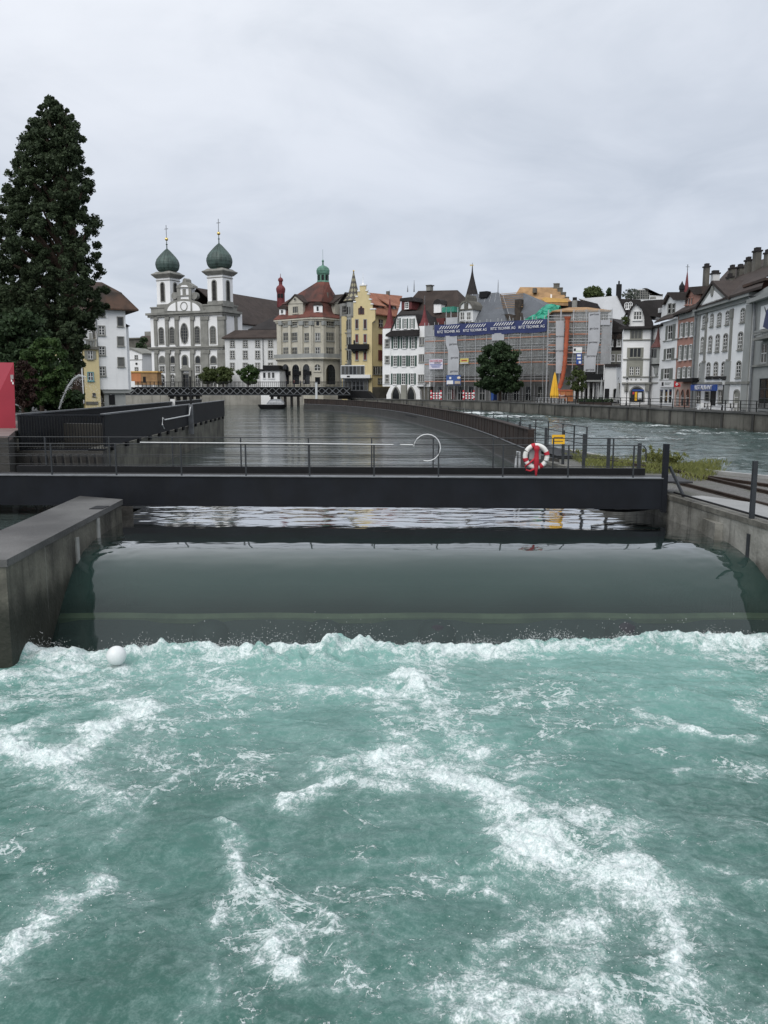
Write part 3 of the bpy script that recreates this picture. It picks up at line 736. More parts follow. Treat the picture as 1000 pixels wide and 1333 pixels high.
# quay wall of the right bank with coping
r = thing('quay_wall', 'long stained concrete quay wall along the right bank', 'quay wall', (36.1, 78, 0))
m = MB()
m.loft([[(x, y, -2), (x + .5, y + .2, -2), (x + .5, y + .2, 1.45), (x, y, 1.45)] for x, y in QL])
wpart(m, 'wall', M('stained_quay_concrete', (.12, .115, .1), .85, .45, .35, 1.0, (.028, .028, .022), .4, 6, algae=-.1), r)
m = MB(); m.loft([[(x - .15, y, 1.45), (x + .7, y + .2, 1.45), (x + .7, y + .2, 1.65), (x - .15, y, 1.65)] for x, y in QL])
wpart(m, 'coping', CONCT, r)
m = MB()
for i in range(1, len(QL) - 1):
    a, b_ = Vector((*QL[i], 0)), Vector((*QL[i + 1], 0)); n_ = int((b_ - a).length / 5)
    for k in range(n_):
        p = a.lerp(b_, (k + .5) / n_); m.box(p.x - .06, p.x + .3, p.y - .25, p.y + .25, -2, 1.4)
wpart(m, 'buttress', CONCD, r)
r = thing('quay_railing', 'thin dark metal railing on top of the right quay', 'railing', (36.3, 78, 1.65))
pth = []
for i in range(3, len(QL) - 2):
    a, b_ = Vector((*QL[i], 1.65)), Vector((*QL[i + 1], 1.65)); n_ = max(1, int((b_ - a).length / 2.4))
    pth += [a.lerp(b_, k / n_) + Vector((.25, 0, 0)) for k in range(n_)]
for dz in (.35, .7, 1.05):
    wpart(MB().tube([p + Vector((0, 0, dz)) for p in pth], .025 if dz < 1 else .035, 5), 'rail', IRON, r)
pm = MB().box(-.04, .04, -.04, .04, 0, 1.08).mesh('railing_post', IRON)
for p in pth[:70]: link('railing_post', pm, r, p - WL[r.name])

# platform on the right with rails
PLT = [(7.25, 46), (7.2, 39.5), (8.9, 26.2), (9.45, 20.3), (11.2, 12), (14, 4), (30, 4), (24, 20), (17.2, 28), (14.4, 31), (13.4, 32.6), (10.9, 39), (9.6, 46)]
slab('platform_ground', PLT, .55, GRAVEL, 4)
slab('concrete_apron', [(9.12, 25.6), (9.72, 20.3), (11.5, 12), (13.6, 12), (12.2, 22.0), (10.0, 25.9)], .60, PAVE, .3)
r = thing('channel_wall', 'pale stained concrete wall on the right side of the weir', 'wall', (9.2, 23, .6))
WP = [(7.12, 40.3), (8.86, 26.2), (9.42, 20.3), (11.17, 12), (13.9, 4)]
CONC2 = M('pale_stained_concrete', (.15, .145, .12), .7, .35, .8, 1.0, (.032, .03, .025), .5, 9, col2=(.27, .265, .24), algae=-.55)
wpart(MB().loft([[(x, y, -3.4), (x + .3, y, -3.4), (x + .3, y, .5), (x, y, .5)] for x, y in WP]), 'wall', CONC2, r)
wpart(MB().loft([[(x - .03, y, .5), (x + .36, y, .5), (x + .36, y, .64), (x - .03, y, .64)] for x, y in WP]), 'coping', CONC, r)
wpart(MB().box(9.02, 9.3, 22.3, 23.2, -.9, .3), 'recess_block', CONC2, r)
wpart(MB().tube([(9.06, 25.7, .72), (9.6, 20.3, .72), (11.3, 12, .72)], .03, 6), 'cable_pipe', IRON, r)
def rail_track(pa, pb, n):
    a, b_ = PZ(*pa, .55), PZ(*pb, .55); d = (b_ - a); b_ = a + d * 1.5
    m = MB(); m.bar(a + Vector((0, 0, .09)), b_ + Vector((0, 0, .09)), .08, .05); m.bar(a + Vector((0, 0, .04)), b_ + Vector((0, 0, .04)), .03, .1)
    m.bar(a + Vector((0, 0, .012)), b_ + Vector((0, 0, .012)), .16, .024)
    return m.build('crane_rail', RUST)
for pa, pb, lab in (((868, 612), (1000, 643), 'rusty rail in the middle of the gravel platform'), ((874, 628), (1000, 660.5), 'rusty rail nearest the concrete apron'), ((905, 620.5), (1000, 634), 'rusty rail by the outer water edge of the platform'), ((770, 596), (868, 612), 'rusty rail running through the grass beyond the footbridge')):
    tag(rail_track(pa, pb, 0) if pb[0] == 1000 else MB().bar(PZ(*pa, .62), PZ(*pb, .62), .09, .13).build('crane_rail', RUST), lab, 'rail', 'rails on the platform')
r = MB().loft([[(x, y, -1.5), (x + .35, y, -1.5), (x + .35, y, .68), (x, y, .68)] for x, y in ((9.5, 46), (10.9, 39), (13.4, 32.6), (14.4, 31), (17.2, 28), (24, 20))]).build('edge_kerb', PAVE)
tag(r, 'pale concrete edge of the platform beside the fast river', 'kerb')
# grass and weeds
def blades(name, spots, n, h, w_, mat, z):
    co = []
    for cx, cy, r_, hh in spots:
        for i in range(int(n * r_)):
            a = RNG.uniform(0, 2 * PI); d = r_ * math.sqrt(RNG.random()); x, y = cx + d * math.cos(a), cy + d * math.sin(a)
            H = h * hh * RNG.uniform(.5, 1.2); l = RNG.normal(size=2) * .35 * H; b_ = RNG.uniform(0, PI); q = np.array([math.cos(b_), math.sin(b_)]) * w_
            co += [(x - q[0], y - q[1], z), (x + q[0], y + q[1], z), (x + q[0] * .6 + l[0] * .4, y + q[1] * .6 + l[1] * .4, z + H * .65), (x + l[0], y + l[1], z + H)]
    co = np.array(co, np.float32); me = bpy.data.meshes.new(name); raw_mesh(me, co, np.arange(len(co)).reshape(-1, 4), False); me.materials.append(mat)
    return link(name, me)
sp_ = []
for i in range(70):
    q = PZ(RNG.uniform(735, 925), 0, .55) if False else None
    x = RNG.uniform(742, 930); y = 598 + (x - 760) * .105 + RNG.normal() * 5
    q = PZ(x, y, .55)
    if q.y < 45: sp_.append((q.x, q.y, RNG.uniform(.2, .65), RNG.uniform(.5, 1.2)))
tag(blades('grass', sp_, 200, .27, .010, LLIME, .55), 'wild grass growing over the gravel platform', 'grass', kind='stuff')
for i, (px, py, hh, lab) in enumerate(((852, 607, .8, 'tall flowering weed bush beside the end of the footbridge'), (876, 609, .65, 'tall weed with pale seed heads standing beside the rails'))):
    q = PZ(px, py, .55); r = thing('weed_plant', lab, 'weed', q, 'tall weeds on the platform')
    m = MB(); tips = []
    for k in range(26):
        a = RNG.uniform(0, 2 * PI); d = RNG.uniform(.1, .7); H = hh * RNG.uniform(.6, 1.15)
        p0 = Vector((d * .3 * math.cos(a), d * .3 * math.sin(a), 0)); p2 = Vector((d * math.cos(a), d * math.sin(a), H)); p1 = (p0 + p2) / 2 + Vector((0, 0, .1))
        m.tube([p0, p1, p2], [.012, .01, .006], 4); tips += [(p1.x, p1.y, p1.z, .14), (p2.x, p2.y, p2.z - .08, .1)]
    m.build('stem', LLIME, r); leaf_mesh('leaves', tips, 26, .035, LLIME, r, shell=.1)

# left wall of the weir
wa, wb, wc, wd = PZ(158, 650, .57), PZ(7, 728, .57), PZ(0, 692, .57), PZ(106, 645.5, .57)
wc = wd + (wc - wd) * ((wb.y - wd.y) / (wc.y - wd.y))
r = thing('weir_wall', 'thick dark concrete wall on the left side of the weir', 'wall', (wb.x, wb.y, .57))
wpart(MB().prism_xy([(p.x, p.y) for p in (wa, wb, wc, wd)], -3.5, .42), 'wall', CONCW, r)
cp = MB().prism_xy([(wa.x + .05, wa.y), (wb.x + .05, wb.y - .05), (wc.x - .05, wc.y - .05), (wd.x - .05, wd.y)], .42, .57)
wpart(cp, 'coping', CONCT, r)
for s_, h_ in ((.42, .5), (.72, .3)):
    q = wa.lerp(wb, s_ * .7); wpart(MB().box(q.x - .03, q.x + .045, q.y - .1, q.y + .1, -1.0, h_ - .1), 'water_gauge', M('pale_gauge_board', (.35, .35, .33), .7, .2, 3, .5), r)
q = wa.lerp(wb, .2); wpart(MB().box(q.x - .35, q.x + .02, q.y - .3, q.y + .3, .5, .585), 'slot_cover', IRON, r)
m = MB().loft([[(x - .9, y, -3), (x, y, -3), (x, y, z), (x - .9, y, z)] for x, y, z in ((wa.x + .02, 26.3, .2), (-9.2, 29.4, .2), (-11.4, 33.9, .2))])
wpart(m, 'rear_wall', CONCD, r)
tag(MB().box(-40, -8.95, 16.25, 16.75, -3, .36).build('side_wall', CONCD), 'dark concrete cross wall left of the weir wall', 'wall')

# lock channel with dark steel parapets
r = thing('fish_channel', 'dark steel parapets with a barred end over concrete channel walls', 'channel', (-11.4, 34, 0))
wpart(MB().prism_xy([(-11.42, 33.9), (-13.82, 72), (-14.5, 72), (-12.1, 33.9)], -3, 1.5), 'channel_wall', CONCW, r)
wpart(MB().prism_xy([(-14.9, 33.9), (-17.3, 79), (-17.5, 79), (-15.0, 33.9)], -3, 1.9), 'back_wall', CONC, r)
wpart(MB().prism_xy([(-14.95, 33.7), (-11.42, 33.7), (-11.42, 34.2), (-14.95, 34.2)], -3, 1.42), 'end_wall', CONCD, r)
wpart(MB().prism_xy([(-14.6, 38), (-12.1, 37.2), (-12.1, 37.6), (-14.6, 38.4)], -1, 2.35), 'inner_wall', CONCD, r)
pf = Fac(137.5, 34, 293.5, 72, (0, 0, 1), y=540)
def plate(fa, fb, z0, z1, th, name, mat):
    a, b_ = Vector((*fa, 0)), Vector((*fb, 0)); d = (b_ - a).normalized(); n_ = Vector((-d.y, d.x, 0)) * th
    wpart(MB().prism_xy([(p.x, p.y) for p in (a, b_, b_ + n_, a + n_)], z0, z1), name, mat, r)
plate((-11.36, 33.9), (-13.76, 72.1), 1.55, 2.86, .1, 'parapet_plate', BEAM)
plate((-11.30, 33.88), (-13.70, 72.12), 2.86, 2.92, .22, 'parapet_cap', STEEL)
plate((-14.8, 33.9), (-17.2, 79), 1.5, 2.86, .1, 'parapet_plate', BEAM)
plate((-14.74, 33.88), (-17.14, 79.1), 2.86, 2.92, .22, 'parapet_cap', STEEL)
bme = MB().box(-.05, .07, -.16, .16, 1.36, 1.56).mesh('bracket', IRON)
for k in range(16):
    y = 35 + k * 2.4; link('bracket', bme, r, Vector((-11.36 - (y - 33.9) * .063, y, 0)) - WL[r.name])
m = MB()
for k in range(30):
    x = -14.78 + k * (3.4 / 29); m.box(x - .012, x + .012, 33.82, 33.86, 1.48, 2.86)
wpart(m, 'bar_grating', IRON, r)
wpart(MB().box(-14.85, -11.3, 33.8, 33.88, 2.83, 2.89), 'grating_rail', BEAM, r)
wpart(MB().box(-14.85, -11.3, 33.8, 33.88, 1.44, 1.5), 'grating_rail', BEAM, r)
def pp(x, y): u, z = pf.uz(x, y); return pf.w(u, -.16, z)
wpart(MB().tube([pp(210, 558), pp(207.5, 553), pp(208, 544), pp(210.5, 546.5), pp(243, 540.5), pp(244.5, 530)], .035, 8), 'white_hook_pipe', PIPE, r)
u, z = pf.uz(246, 540); a = pf.w(u, -.1, 0)
wpart(MB().box(a.x - .12, a.x + .16, a.y - .1, a.y + .12, 1.0, 2.9), 'control_box', STEEL, r)
u, z = pf.uz(246, 490); wpart(MB().box(a.x - .05, a.x + .05, a.y + .2, a.y + .3, 1.5, z), 'post', IRON, r)
q = PZ(189.5, 528, 2.4); wpart(MB().box(-16.55, -16.2, 64.8, 64.86, 2.0, 3.1), 'white_sign', M('white_sign_paint', (.75, .75, .74), .5, .05, 2), r)
r2 = None
for k in range(10):
    x0 = 37 + k * 10.4; q0, q1 = P(x0 + 2.5, 618, 30.5), P(x0, 592, 30.5)
    q0.z = -1.2; q0.x = q1.x + .22
    o = MB().bar((q0.x, 30.5, q0.z), (q1.x, 30.5, q1.z), .15, .24).build('timber_stake', M('black_tarred_timber', (.02, .018, .016), .7, .3, 2, .3, (.05, .045, .04), .3))
    tag(o, 'dark leaning stake behind the footbridge, %s' % ('nearest the left edge', 'second from the left', 'third from the left', 'fourth from the left', 'fifth from the left', 'fifth from the right', 'fourth from the right', 'third from the right', 'second from the right', 'at the right end of the row')[k], 'stake', 'row of dark stakes behind the footbridge')

# ---------------------------------------------------------------- footbridge
fb = Fac(0, 26.6, 862, 25.6, (0, 0, 1), y=622)
zt = fb.zz(430, 620); zb = fb.zz(430, 660)
ue = fb.uu(863, 640); us = -6
r = thing('footbridge', 'dark blue grey steel footbridge with wire railings across the weir', 'bridge', fb.w(ue / 2, 0, zt))
part(MB().box(us, ue, .02, .22, zb + .03, zt - .03), 'front_girder', BEAM, r, fb)
part(MB().box(us, ue, -.03, .3, zt - .03, zt), 'top_flange', STEEL, r, fb)  # paler steel here paints the highlight along the girder's top edge
part(MB().box(us, ue, -.03, .3, zb, zb + .03), 'bottom_flange', BEAM, r, fb)
ul = fb.uu(22, 615, 2.2); ur = fb.uu(840, 615, 2.2)
part(MB().box(ul, ur, 2.2, 2.42, zt - .24, zt + .08), 'rear_girder', IRON, r, fb)
part(MB().box(us, ue + 1, .3, 2.2, zt - .2, zt - .14), 'deck', M('dark_deck_grating', (.03, .03, .032), .6, .2, 2), r, fb)
part(MB().tube([(fb.uu(770, 662, .5), .5, zb - .02)] + [(fb.uu(770 + k * 16, 662, .5), .5, zb - .1 * math.sin(k / 5.0 * PI) - .03) for k in range(1, 6)], .05, 6), 'hanging_cable', IRON, r, fb)
RH = 1.0
fp = [67, 151, 236, 320, 403, 487, 571, 655, 740, 825]
pmh = MB().box(-.022, .022, -.022, .022, 0, RH).mesh('railing_post', STEEL_D := M('dark_grey_steel', (.026, .03, .034), .5, .2, 3))
for x in fp: part(pmh, 'railing_post', None, r, fb, fb.uu(x, 600, .1), .1, zt)
for x in [-20, 60, 143, 225, 314, 402, 484, 564, 642, 720, 798]: part(pmh, 'railing_post', None, r, fb, fb.uu(x, 598, 2.3), 2.3, zt + .08)
for v, z0, a, b_ in ((.1, zt, us, fb.uu(830, 600, .1)), (2.3, zt + .08, us, fb.uu(838, 600, 2.3))):
    for dz, rr in ((.34, .009), (.66, .009), (RH, .016)):
        part(MB().tube([(a, v, z0 + dz), (b_, v, z0 + dz)], rr, 5), 'rail', STEEL_D, r, fb)
part(MB().tube([(fb.uu(830, 582, .1), .1, zt + RH), (fb.uu(838, 583, .1), .1, zt + RH - .02), (fb.uu(841, 588, .1), .1, zt + RH - .12), (fb.uu(841, 600, .1), .1, zt + .5)], .022, 6), 'rail_end', STEEL_D, r, fb)
part(MB().box(ue - .02, ue + .14, .0, .16, zb - .1, zt + RH + .05), 'end_post', BEAM, r, fb)
part(MB().bar((ue + .2, .1, zt + .35), (ue + .55, -.35, zb + .42), .07), 'brace', STEEL_D, r, fb)
# the white pole with its round hook, stored on the railing
hz = zt + RH + .03
cx, rad = fb.uu(556, 587, 0), .42
loop = [(fb.uu(182, 582, 0), .05, hz + .02), (fb.uu(360, 582, 0), .05, hz), (cx - rad - .02, .05, hz - .03)]
for k in range(17):
    a_ = PI * .97 - k * PI * 1.55 / 16; loop.append((cx + rad * math.cos(a_), .05, hz - .12 + rad * math.sin(a_)))
o = thing('boat_hook', 'long white pole ending in a big round hook along the railing', 'boat hook', fb.w(cx, .05, hz))
part(MB().tube(loop, .014, 8), 'pole', PIPE, o, fb)
part(MB().box(cx - 1.05, cx - .85, .02, .08, hz - .07, hz + .05), 'clamp', STEEL, o, fb)
# lifebuoy
lx, lz = fb.uu(698, 594, -.1), fb.zz(698, 594, -.1)
o = thing('lifebuoy', 'white and red lifebuoy with red strap hung on the footbridge railing', 'lifebuoy', fb.w(lx, -.1, lz))
R_, r_ = .335, .075
def tor(a0, a1, rr, n=40):
    return MB().tube([(R_ * math.cos(a0 + (a1 - a0) * k / n), 0, R_ * math.sin(a0 + (a1 - a0) * k / n)) for k in range(n + 1)], rr, 12)
part(tor(0, 2 * PI, r_, 60), 'ring', M('white_buoy_plastic', (.72, .72, .69), .5, .08, 3), o, fb, lx, -.1, lz, True)
for a_ in (.28, 1.85, 3.45, 5.2): part(tor(a_ - .16, a_ + .16, r_ + .006, 8), 'band', RED, o, fb, lx, -.1, lz, True)
part(MB().lathe([(.001, -.62), (.03, -.58), (.05, -.4), (.085, -.2), (.075, -.05), (.06, .15), (.09, .22), (.09, .3), (.04, .34), (.001, .35)], 0, -.1, 12), 'strap', RED, o, fb, lx, -.1, lz, True)
part(MB().tube([(-.05, -.1, -.05), (-.2, -.09, -.2), (-.33, -.06, -.3), (-.3, -.05, -.42), (-.18, -.06, -.45), (-.05, -.1, -.38)], .028, 8), 'rope', RED, o, fb, lx, -.1, lz, True)
part(MB().box(-.2, .16, .09, .12, -.1, .22), 'holder_plate', M('grey_holder_plastic', (.35, .36, .36), .5, .08, 3), o, fb, lx, -.1, lz)

# thick posts along the platform edge
PST = [(677, 549, 45), (690, 552, 41.5), (711, 556.5, 38), (734, 560, 36.3), (761, 565, 33.3), (793, 570, 30.8), (833, 577, 28.3), (959, 600, 21)]
LB = ('beside the end of the brown dam', 'second from the brown dam', 'just right of the lifebuoy', 'in front of the yellow sign', 'right of the yellow sign', 'beside the pale grass right of the yellow sign', 'at the near end of the bridge railing', 'tall and alone on the right channel wall')
pl = None
for (px, py, D), lb in zip(PST, LB):
    q = P(px, py, D); z0 = -.3 if D == 21 else .5
    if D == 21: q.x = 9.42 + (20.3 - 21) * -.0
    o = MB().box(-.055, .055, -.05, .05, 0, q.z - z0)
    if D == 21: o.box(-.1, .1, -.12, .0, -.1, .55)
    o = o.build('steel_post', STEEL_D, loc=(q.x, q.y, z0))
    tag(o, 'dark grey steel post ' + lb, 'post', 'dark steel posts along the platform')
# walkway railing behind, with the yellow sign
r = thing('walkway_railing', 'thin steel railing curving along the walkway beside the fast river', 'railing', (9.7, 40, .8))
RP = [(9.75, 40), (9.45, 44), (9.1, 50), (8.6, 58), (7.9, 68), (6.9, 80), (5.6, 92), (4.0, 104), (2.4, 114)]
for dz in (.45, .85, 1.28): wpart(MB().tube([(x, y, .8 + dz) for x, y in RP], .022, 5), 'rail', STEEL_D, r)
for i in range(len(RP) - 1):
    for k in range(2 if i < 4 else 3):
        s_ = k / (2 if i < 4 else 3); x, y = RP[i][0] + (RP[i + 1][0] - RP[i][0]) * s_, RP[i][1] + (RP[i + 1][1] - RP[i][1]) * s_
        wpart(MB().box(x - .03, x + .03, y - .03, y + .03, 0, 2.1), 'railing_post', STEEL_D, r)
wpart(MB().loft([[(x - 1.4, y, .55), (x + .1, y, .55), (x + .1, y, .72), (x - 1.4, y, .72)] for x, y in RP]), 'walkway', IRON, r)
o = thing('yellow_sign', 'small yellow warning sign hung on the walkway railing', 'sign', P(727, 572, 36.2))
q = P(727, 572, 36.2)
wpart(MB().box(q.x - .28, q.x + .28, q.y - .01, q.y + .01, q.z - .2, q.z + .2), 'plate', YSIGN, o)
for dz in (.09, -.08): wpart(MB().box(q.x - .2, q.x + .2, q.y - .016, q.y - .01, q.z + dz - .015, q.z + dz + .015), 'lettering', LETD, o)
wpart(MB().box(q.x + .2, q.x + .26, q.y + .01, q.y + .07, .5, q.z + .3), 'stand', STEEL_D, o)
# the long dam
r = thing('longitudinal_dam', 'long curved dam wall of brown planks on a wet concrete plinth', 'dam', (7, 40, 0))
def fine(path, n):
    out = []
    for i in range(len(path) - 1):
        for k in range(n):
            a = k / n; p0 = path[max(i - 1, 0)]; p1 = path[i]; p2 = path[i + 1]; p3 = path[min(i + 2, len(path) - 1)]
            out.append(tuple(.5 * (2 * p1[j] + (p2[j] - p0[j]) * a + (2 * p0[j] - 5 * p1[j] + 4 * p2[j] - p3[j]) * a * a + (3 * p1[j] - p0[j] - 3 * p2[j] + p3[j]) * a ** 3) for j in (0, 1)))
    return out + [path[-1]]
DF = fine(DAM, 5)
wpart(MB().loft([[(x, y, -2), (x + .8, y, -2), (x + .8, y, .72), (x + .12, y, .85)] for x, y in [(7.25, 38.0)] + DF]), 'plinth', CONCD, r)
DW = [(6.95, 41.2)] + [p for p in DF if p[1] > 41.5]
m = MB().loft([[(x + .2, y, .85), (x + .5, y, .85), (x + .5, y, 1.86), (x + .2, y, 1.86)] for x, y in DW])
wpart(MB().loft([[(x + .14, y, 1.86), (x + .56, y, 1.86), (x + .56, y, 1.92), (x + .14, y, 1.92)] for x, y in DW]), 'cap_board', WOODB, r)
wpart(MB().tube([(x + .1, y, .93) for x, y in [(7.2, 38.6)] + DF], .035, 6), 'pipe_rail', STEEL, r)
for (x, y), (x2, y2) in zip(DW[:-1], DW[1:]):
    n_ = max(1, int(math.hypot(x2 - x, y2 - y) / 1.1))
    for k in range(n_): m.box(x + (x2 - x) * k / n_ + .17, x + (x2 - x) * k / n_ + .2, y + (y2 - y) * k / n_ - .04, y + (y2 - y) * k / n_ + .04, .88, 1.84)
wpart(m, 'plank_wall', WOODB, r)
q = PZ(671, 600, .9); wpart(MB().tube([(q.x, q.y, .3), (q.x + .03, q.y, 1.0), (q.x + .06, q.y - .05, 1.3), (q.x + .16, q.y - .05, 1.28), (q.x + .18, q.y, .4)], .05, 6), 'mooring_bracket', GALV, r)
# things at the head of the dam
q = PZ(383, 525, .2); r = thing('covered_boat', 'grey covered boat moored at the far head of the dam', 'boat', (q.x, 166, 0))
m = MB(); hull = lambda z, k: [(2.9 * k * math.cos(a), 1.1 * k * math.sin(a), z) for a in np.linspace(0, 2 * PI, 20, endpoint=False)]
m.loft([hull(-.3, .8), hull(.3, .95), hull(.7, 1)]); m.build('hull', IRON, r)
m = MB(); m.loft([[(x, 1.0 * math.cos(a), .7 + h_ * math.sin(a)) for a in np.linspace(0, PI, 9)] for x, h_ in ((-1.0, .3), (-.5, .9), (.6, 1.1), (1.9, 1.0), (2.4, .5))]); m.build('canopy', STEEL, r)
q = P(412, 515, 160); r = thing('marker_post', 'white post standing at the far end of the brown dam', 'post', (q.x, 160, 1))
h_ = P(412, 498, 160).z; wpart(MB().box(q.x - .2, q.x + .2, 159.8, 160.2, .0, h_), 'post', M('white_post_paint', (.5, .52, .52), .6, .06, 1), r); wpart(MB().box(q.x - .24, q.x + .24, 159.75, 160.25, h_, h_ + .12), 'cap', STEEL, r)

# ---------------------------------------------------------------- left bank
me = bpy.data.meshes.new('red_kiosk'); bm = bmesh.new()
A, Bq, Cq = P(18, 472, 36), P(-24, 560, 36), P(20.5, 557, 36); Cq.z = Bq.z = 2.2
for p in (A, Bq, Cq, A + Vector((-1.8, 3.5, 0)), Cq + Vector((-1.8, 3.5, 0)), P(-70, 471, 39.5), Vector((Bq.x - 1.5, 39.5, 2.2))): bm.verts.new(p)
bmesh.ops.convex_hull(bm, input=bm.verts); bm.to_mesh(me); bm.free(); me.materials.append(REDBOX)
r = thing('red_kiosk', 'angular bright red kiosk at the left edge beside dark bushes', 'kiosk', (A.x, 36, 2.2))
part(me, 'body', None, r)
q = P(16, 491, 35.98); wpart(MB().box(q.x - .06, q.x + .06, 35.95, 35.98, q.z - .08, q.z + .1), 'emblem', M('grey_emblem', (.3, .27, .27), .5, .1, 3), r)
wpart(MB().box(q.x - .05, q.x + .0, 35.95, 35.98, q.z - .19, q.z - .1), 'emblem', LETW, r); wpart(MB().box(q.x + .0, q.x + .05, 35.95, 35.98, q.z - .3, q.z - .2), 'emblem', LETW, r)
slab('quay_paving', [(-13.35, 29.5), (-15.05, 34.0), (-15.6, 44), (-40, 44), (-40, 29.5)], 2.23, PAVER, .2)
tag(MB().tube([PZ(8, 596, 1.0) + Vector((0, -.1, 0)), PZ(20, 597, 1.0) + Vector((0, -.1, 0)), PZ(27, 600, 1.0)], .03, 6).build('pipe_rail', GALV), 'pale bent pipe in front of the left quay wall', 'pipe')

def tree(name, label, cat, px, py, D, zb, trunk_r, crown, n, size, mat, flat=.8, group=None, limbs=8, shell=.5, bark=BARK):
    """crown: list of (photo x, photo y, clump radius in px, depth offset m)"""
    b0 = P(px, py, D); b0.z = zb
    r = thing(name, label, cat, b0, group)
    cs = []
    for x, y, rp, dd in crown:
        q = P(x, y, D + dd) - b0; cs.append((q.x, q.y, q.z, rp * D / F))
    top = max(c[2] for c in cs); m = MB()
    m.tube([(0, 0, -.3), (0, 0, top * .3), (.02 * top, 0, top * .6), (0, 0, top * .93)], [trunk_r, trunk_r * .8, trunk_r * .5, trunk_r * .1], 9)
    for k in range(limbs):
        c = cs[(k * 7) % len(cs)]; z0 = max(.15 * top, min(c[2] - .1 * top, c[2] * .75))
        m.tube([(0, 0, z0), (c[0] * .5, c[1] * .5, z0 * .4 + c[2] * .6), (c[0] * .95, c[1] * .95, c[2])], [trunk_r * .35, trunk_r * .22, trunk_r * .08], 6)
    m.build('trunk', bark, r)
    leaf_mesh('crown', cs, n, size, mat, r, shell=shell, flat=flat)
    return r
# giant sequoia
def seq():
    prof = [(124, 65, 69), (130, 56, 80), (138, 46, 89), (150, 38, 97), (170, 30, 104), (190, 24, 110), (210, 14, 114), (240, 4, 119), (270, -10, 123), (300, -20, 126), (330, -30, 130), (350, -36, 140), (375, -40, 140), (400, -42, 134), (425, -40, 122), (445, -40, 108)]
    ys = [p[0] for p in prof]; cs = []
    for i in range(1500):
        y = 126 + 320 * RNG.random() ** .72
        l = np.interp(y, ys, [p[1] for p in prof]); rr = np.interp(y, ys, [p[2] for p in prof])
        c, h = (l + rr) / 2, (rr - l) / 2 * 1.06 + 2
        a = RNG.uniform(0, 2 * PI); f = RNG.uniform(.45, 1) if RNG.random() < .8 else RNG.uniform(0, .6)
        rp = RNG.uniform(3.5, 8.5) if y > 145 else RNG.uniform(3, 4.5)
        cs.append((c + (h - rp * .5) * f * math.cos(a), y + rp * .3, rp, (h - rp * .5) * f * math.sin(a) * 75 / F))
    return cs
tree('sequoia_tree', 'tall dark conifer towering over the left bank', 'tree', 98, 530, 75, 2.2, .75, seq(), 170, .12, LSEQ, flat=.85, limbs=70, shell=.15)
cs = [(100 + RNG.normal() * 5, y, RNG.uniform(2.5, 4.5), RNG.normal() * .4) for y in np.linspace(436, 484, 26)]
def blob(cx, cy, rx, ry, n, rp, dz, D):
    out = []
    for i in range(n):
        a = RNG.uniform(0, 2 * PI); f = math.sqrt(RNG.random()); ph = RNG.uniform(-1, 1)
        out.append((cx + rx * f * math.cos(a), cy + ry * f * math.sin(a), RNG.uniform(*rp), ph * dz * math.sqrt(max(0, 1 - f * f * .8))))
    return out
tree('conifer_tree', 'narrow dark conifer with drooping branches beside the yellow house', 'tree', 101, 520, 68, 2.2, .12, cs + [(90 + RNG.normal() * 8, y, RNG.uniform(3, 6), RNG.normal() * .5) for y in np.linspace(420, 475, 50)], 80, .12, LSEQ, limbs=12, shell=.2)
tree('broadleaf_bush', 'bright green leafy bush below the tall conifer', 'bush', 55, 533, 57, 2.2, .16, blob(60, 486, 34, 44, 170, (4, 8), 1.8, 57), 75, .12, LBUSH, shell=.3)
tree('dark_bush', 'dark green bush growing behind the red kiosk', 'bush', 15, 535, 62, 2.2, .16, blob(22, 470, 50, 66, 240, (6, 11), 2, 62), 75, .15, LDARK, shell=.3)
tree('dark_conifer', 'second dark conifer mass at the left edge behind the red kiosk', 'tree', -20, 535, 70, 2.2, .3, blob(-12, 440, 36, 70, 160, (6, 11), 2.5, 70), 70, .17, LSEQ, shell=.3)
tree('copper_bush', 'dark red leaved bush between the red kiosk and the green bush', 'bush', 30, 535, 53, 2.2, .1, blob(32, 500, 15, 30, 70, (3, 6), .8, 53), 70, .08, LRED, shell=.3)
tree('bank_shrub', 'low dark green shrub right of the green bush by the fountain', 'bush', 84, 534, 63, 2.2, .08, blob(76, 520, 34, 14, 150, (4, 6), 1.2, 63), 70, .12, LDARK, shell=.3)
# fountain jet
jt = [(77, 532), (82, 517), (88, 504), (95, 494), (103, 488.5), (112, 491), (120, 500), (127, 514), (130, 526)]
r = thing('water_jet', 'arched white water jet in front of the yellow house', 'fountain', P(77, 532, 60))
pts = [P(x, y, 55) for x, y in jt]
WJ = net_mat('white_jet_water', (.6, .63, .64), .4)
wpart(MB().tube(pts[:6], [.04, .05, .06, .07, .08, .06], 8), 'jet', WJ, r)
dp = []
for i in range(500):
    s_ = RNG.random() * 7.99; k = int(s_); p = pts[k].lerp(pts[k + 1], s_ - k); sg = .03 + .035 * s_
    dp.append((p.x + RNG.normal() * sg, p.y + RNG.normal() * sg, p.z - abs(RNG.normal()) * sg * 1.6, RNG.uniform(.008, .022)))
m = MB()
for x, y, z, q in dp: m.add([(x - q, y, z), (x + q, y, z), (x, y + q, z - q * .5), (x, y, z + q * 1.5)], [(0, 1, 3), (1, 2, 3), (2, 0, 3), (0, 2, 1)])
tag(wpart(m, 'droplets', FOUNT, r), kind='stuff')
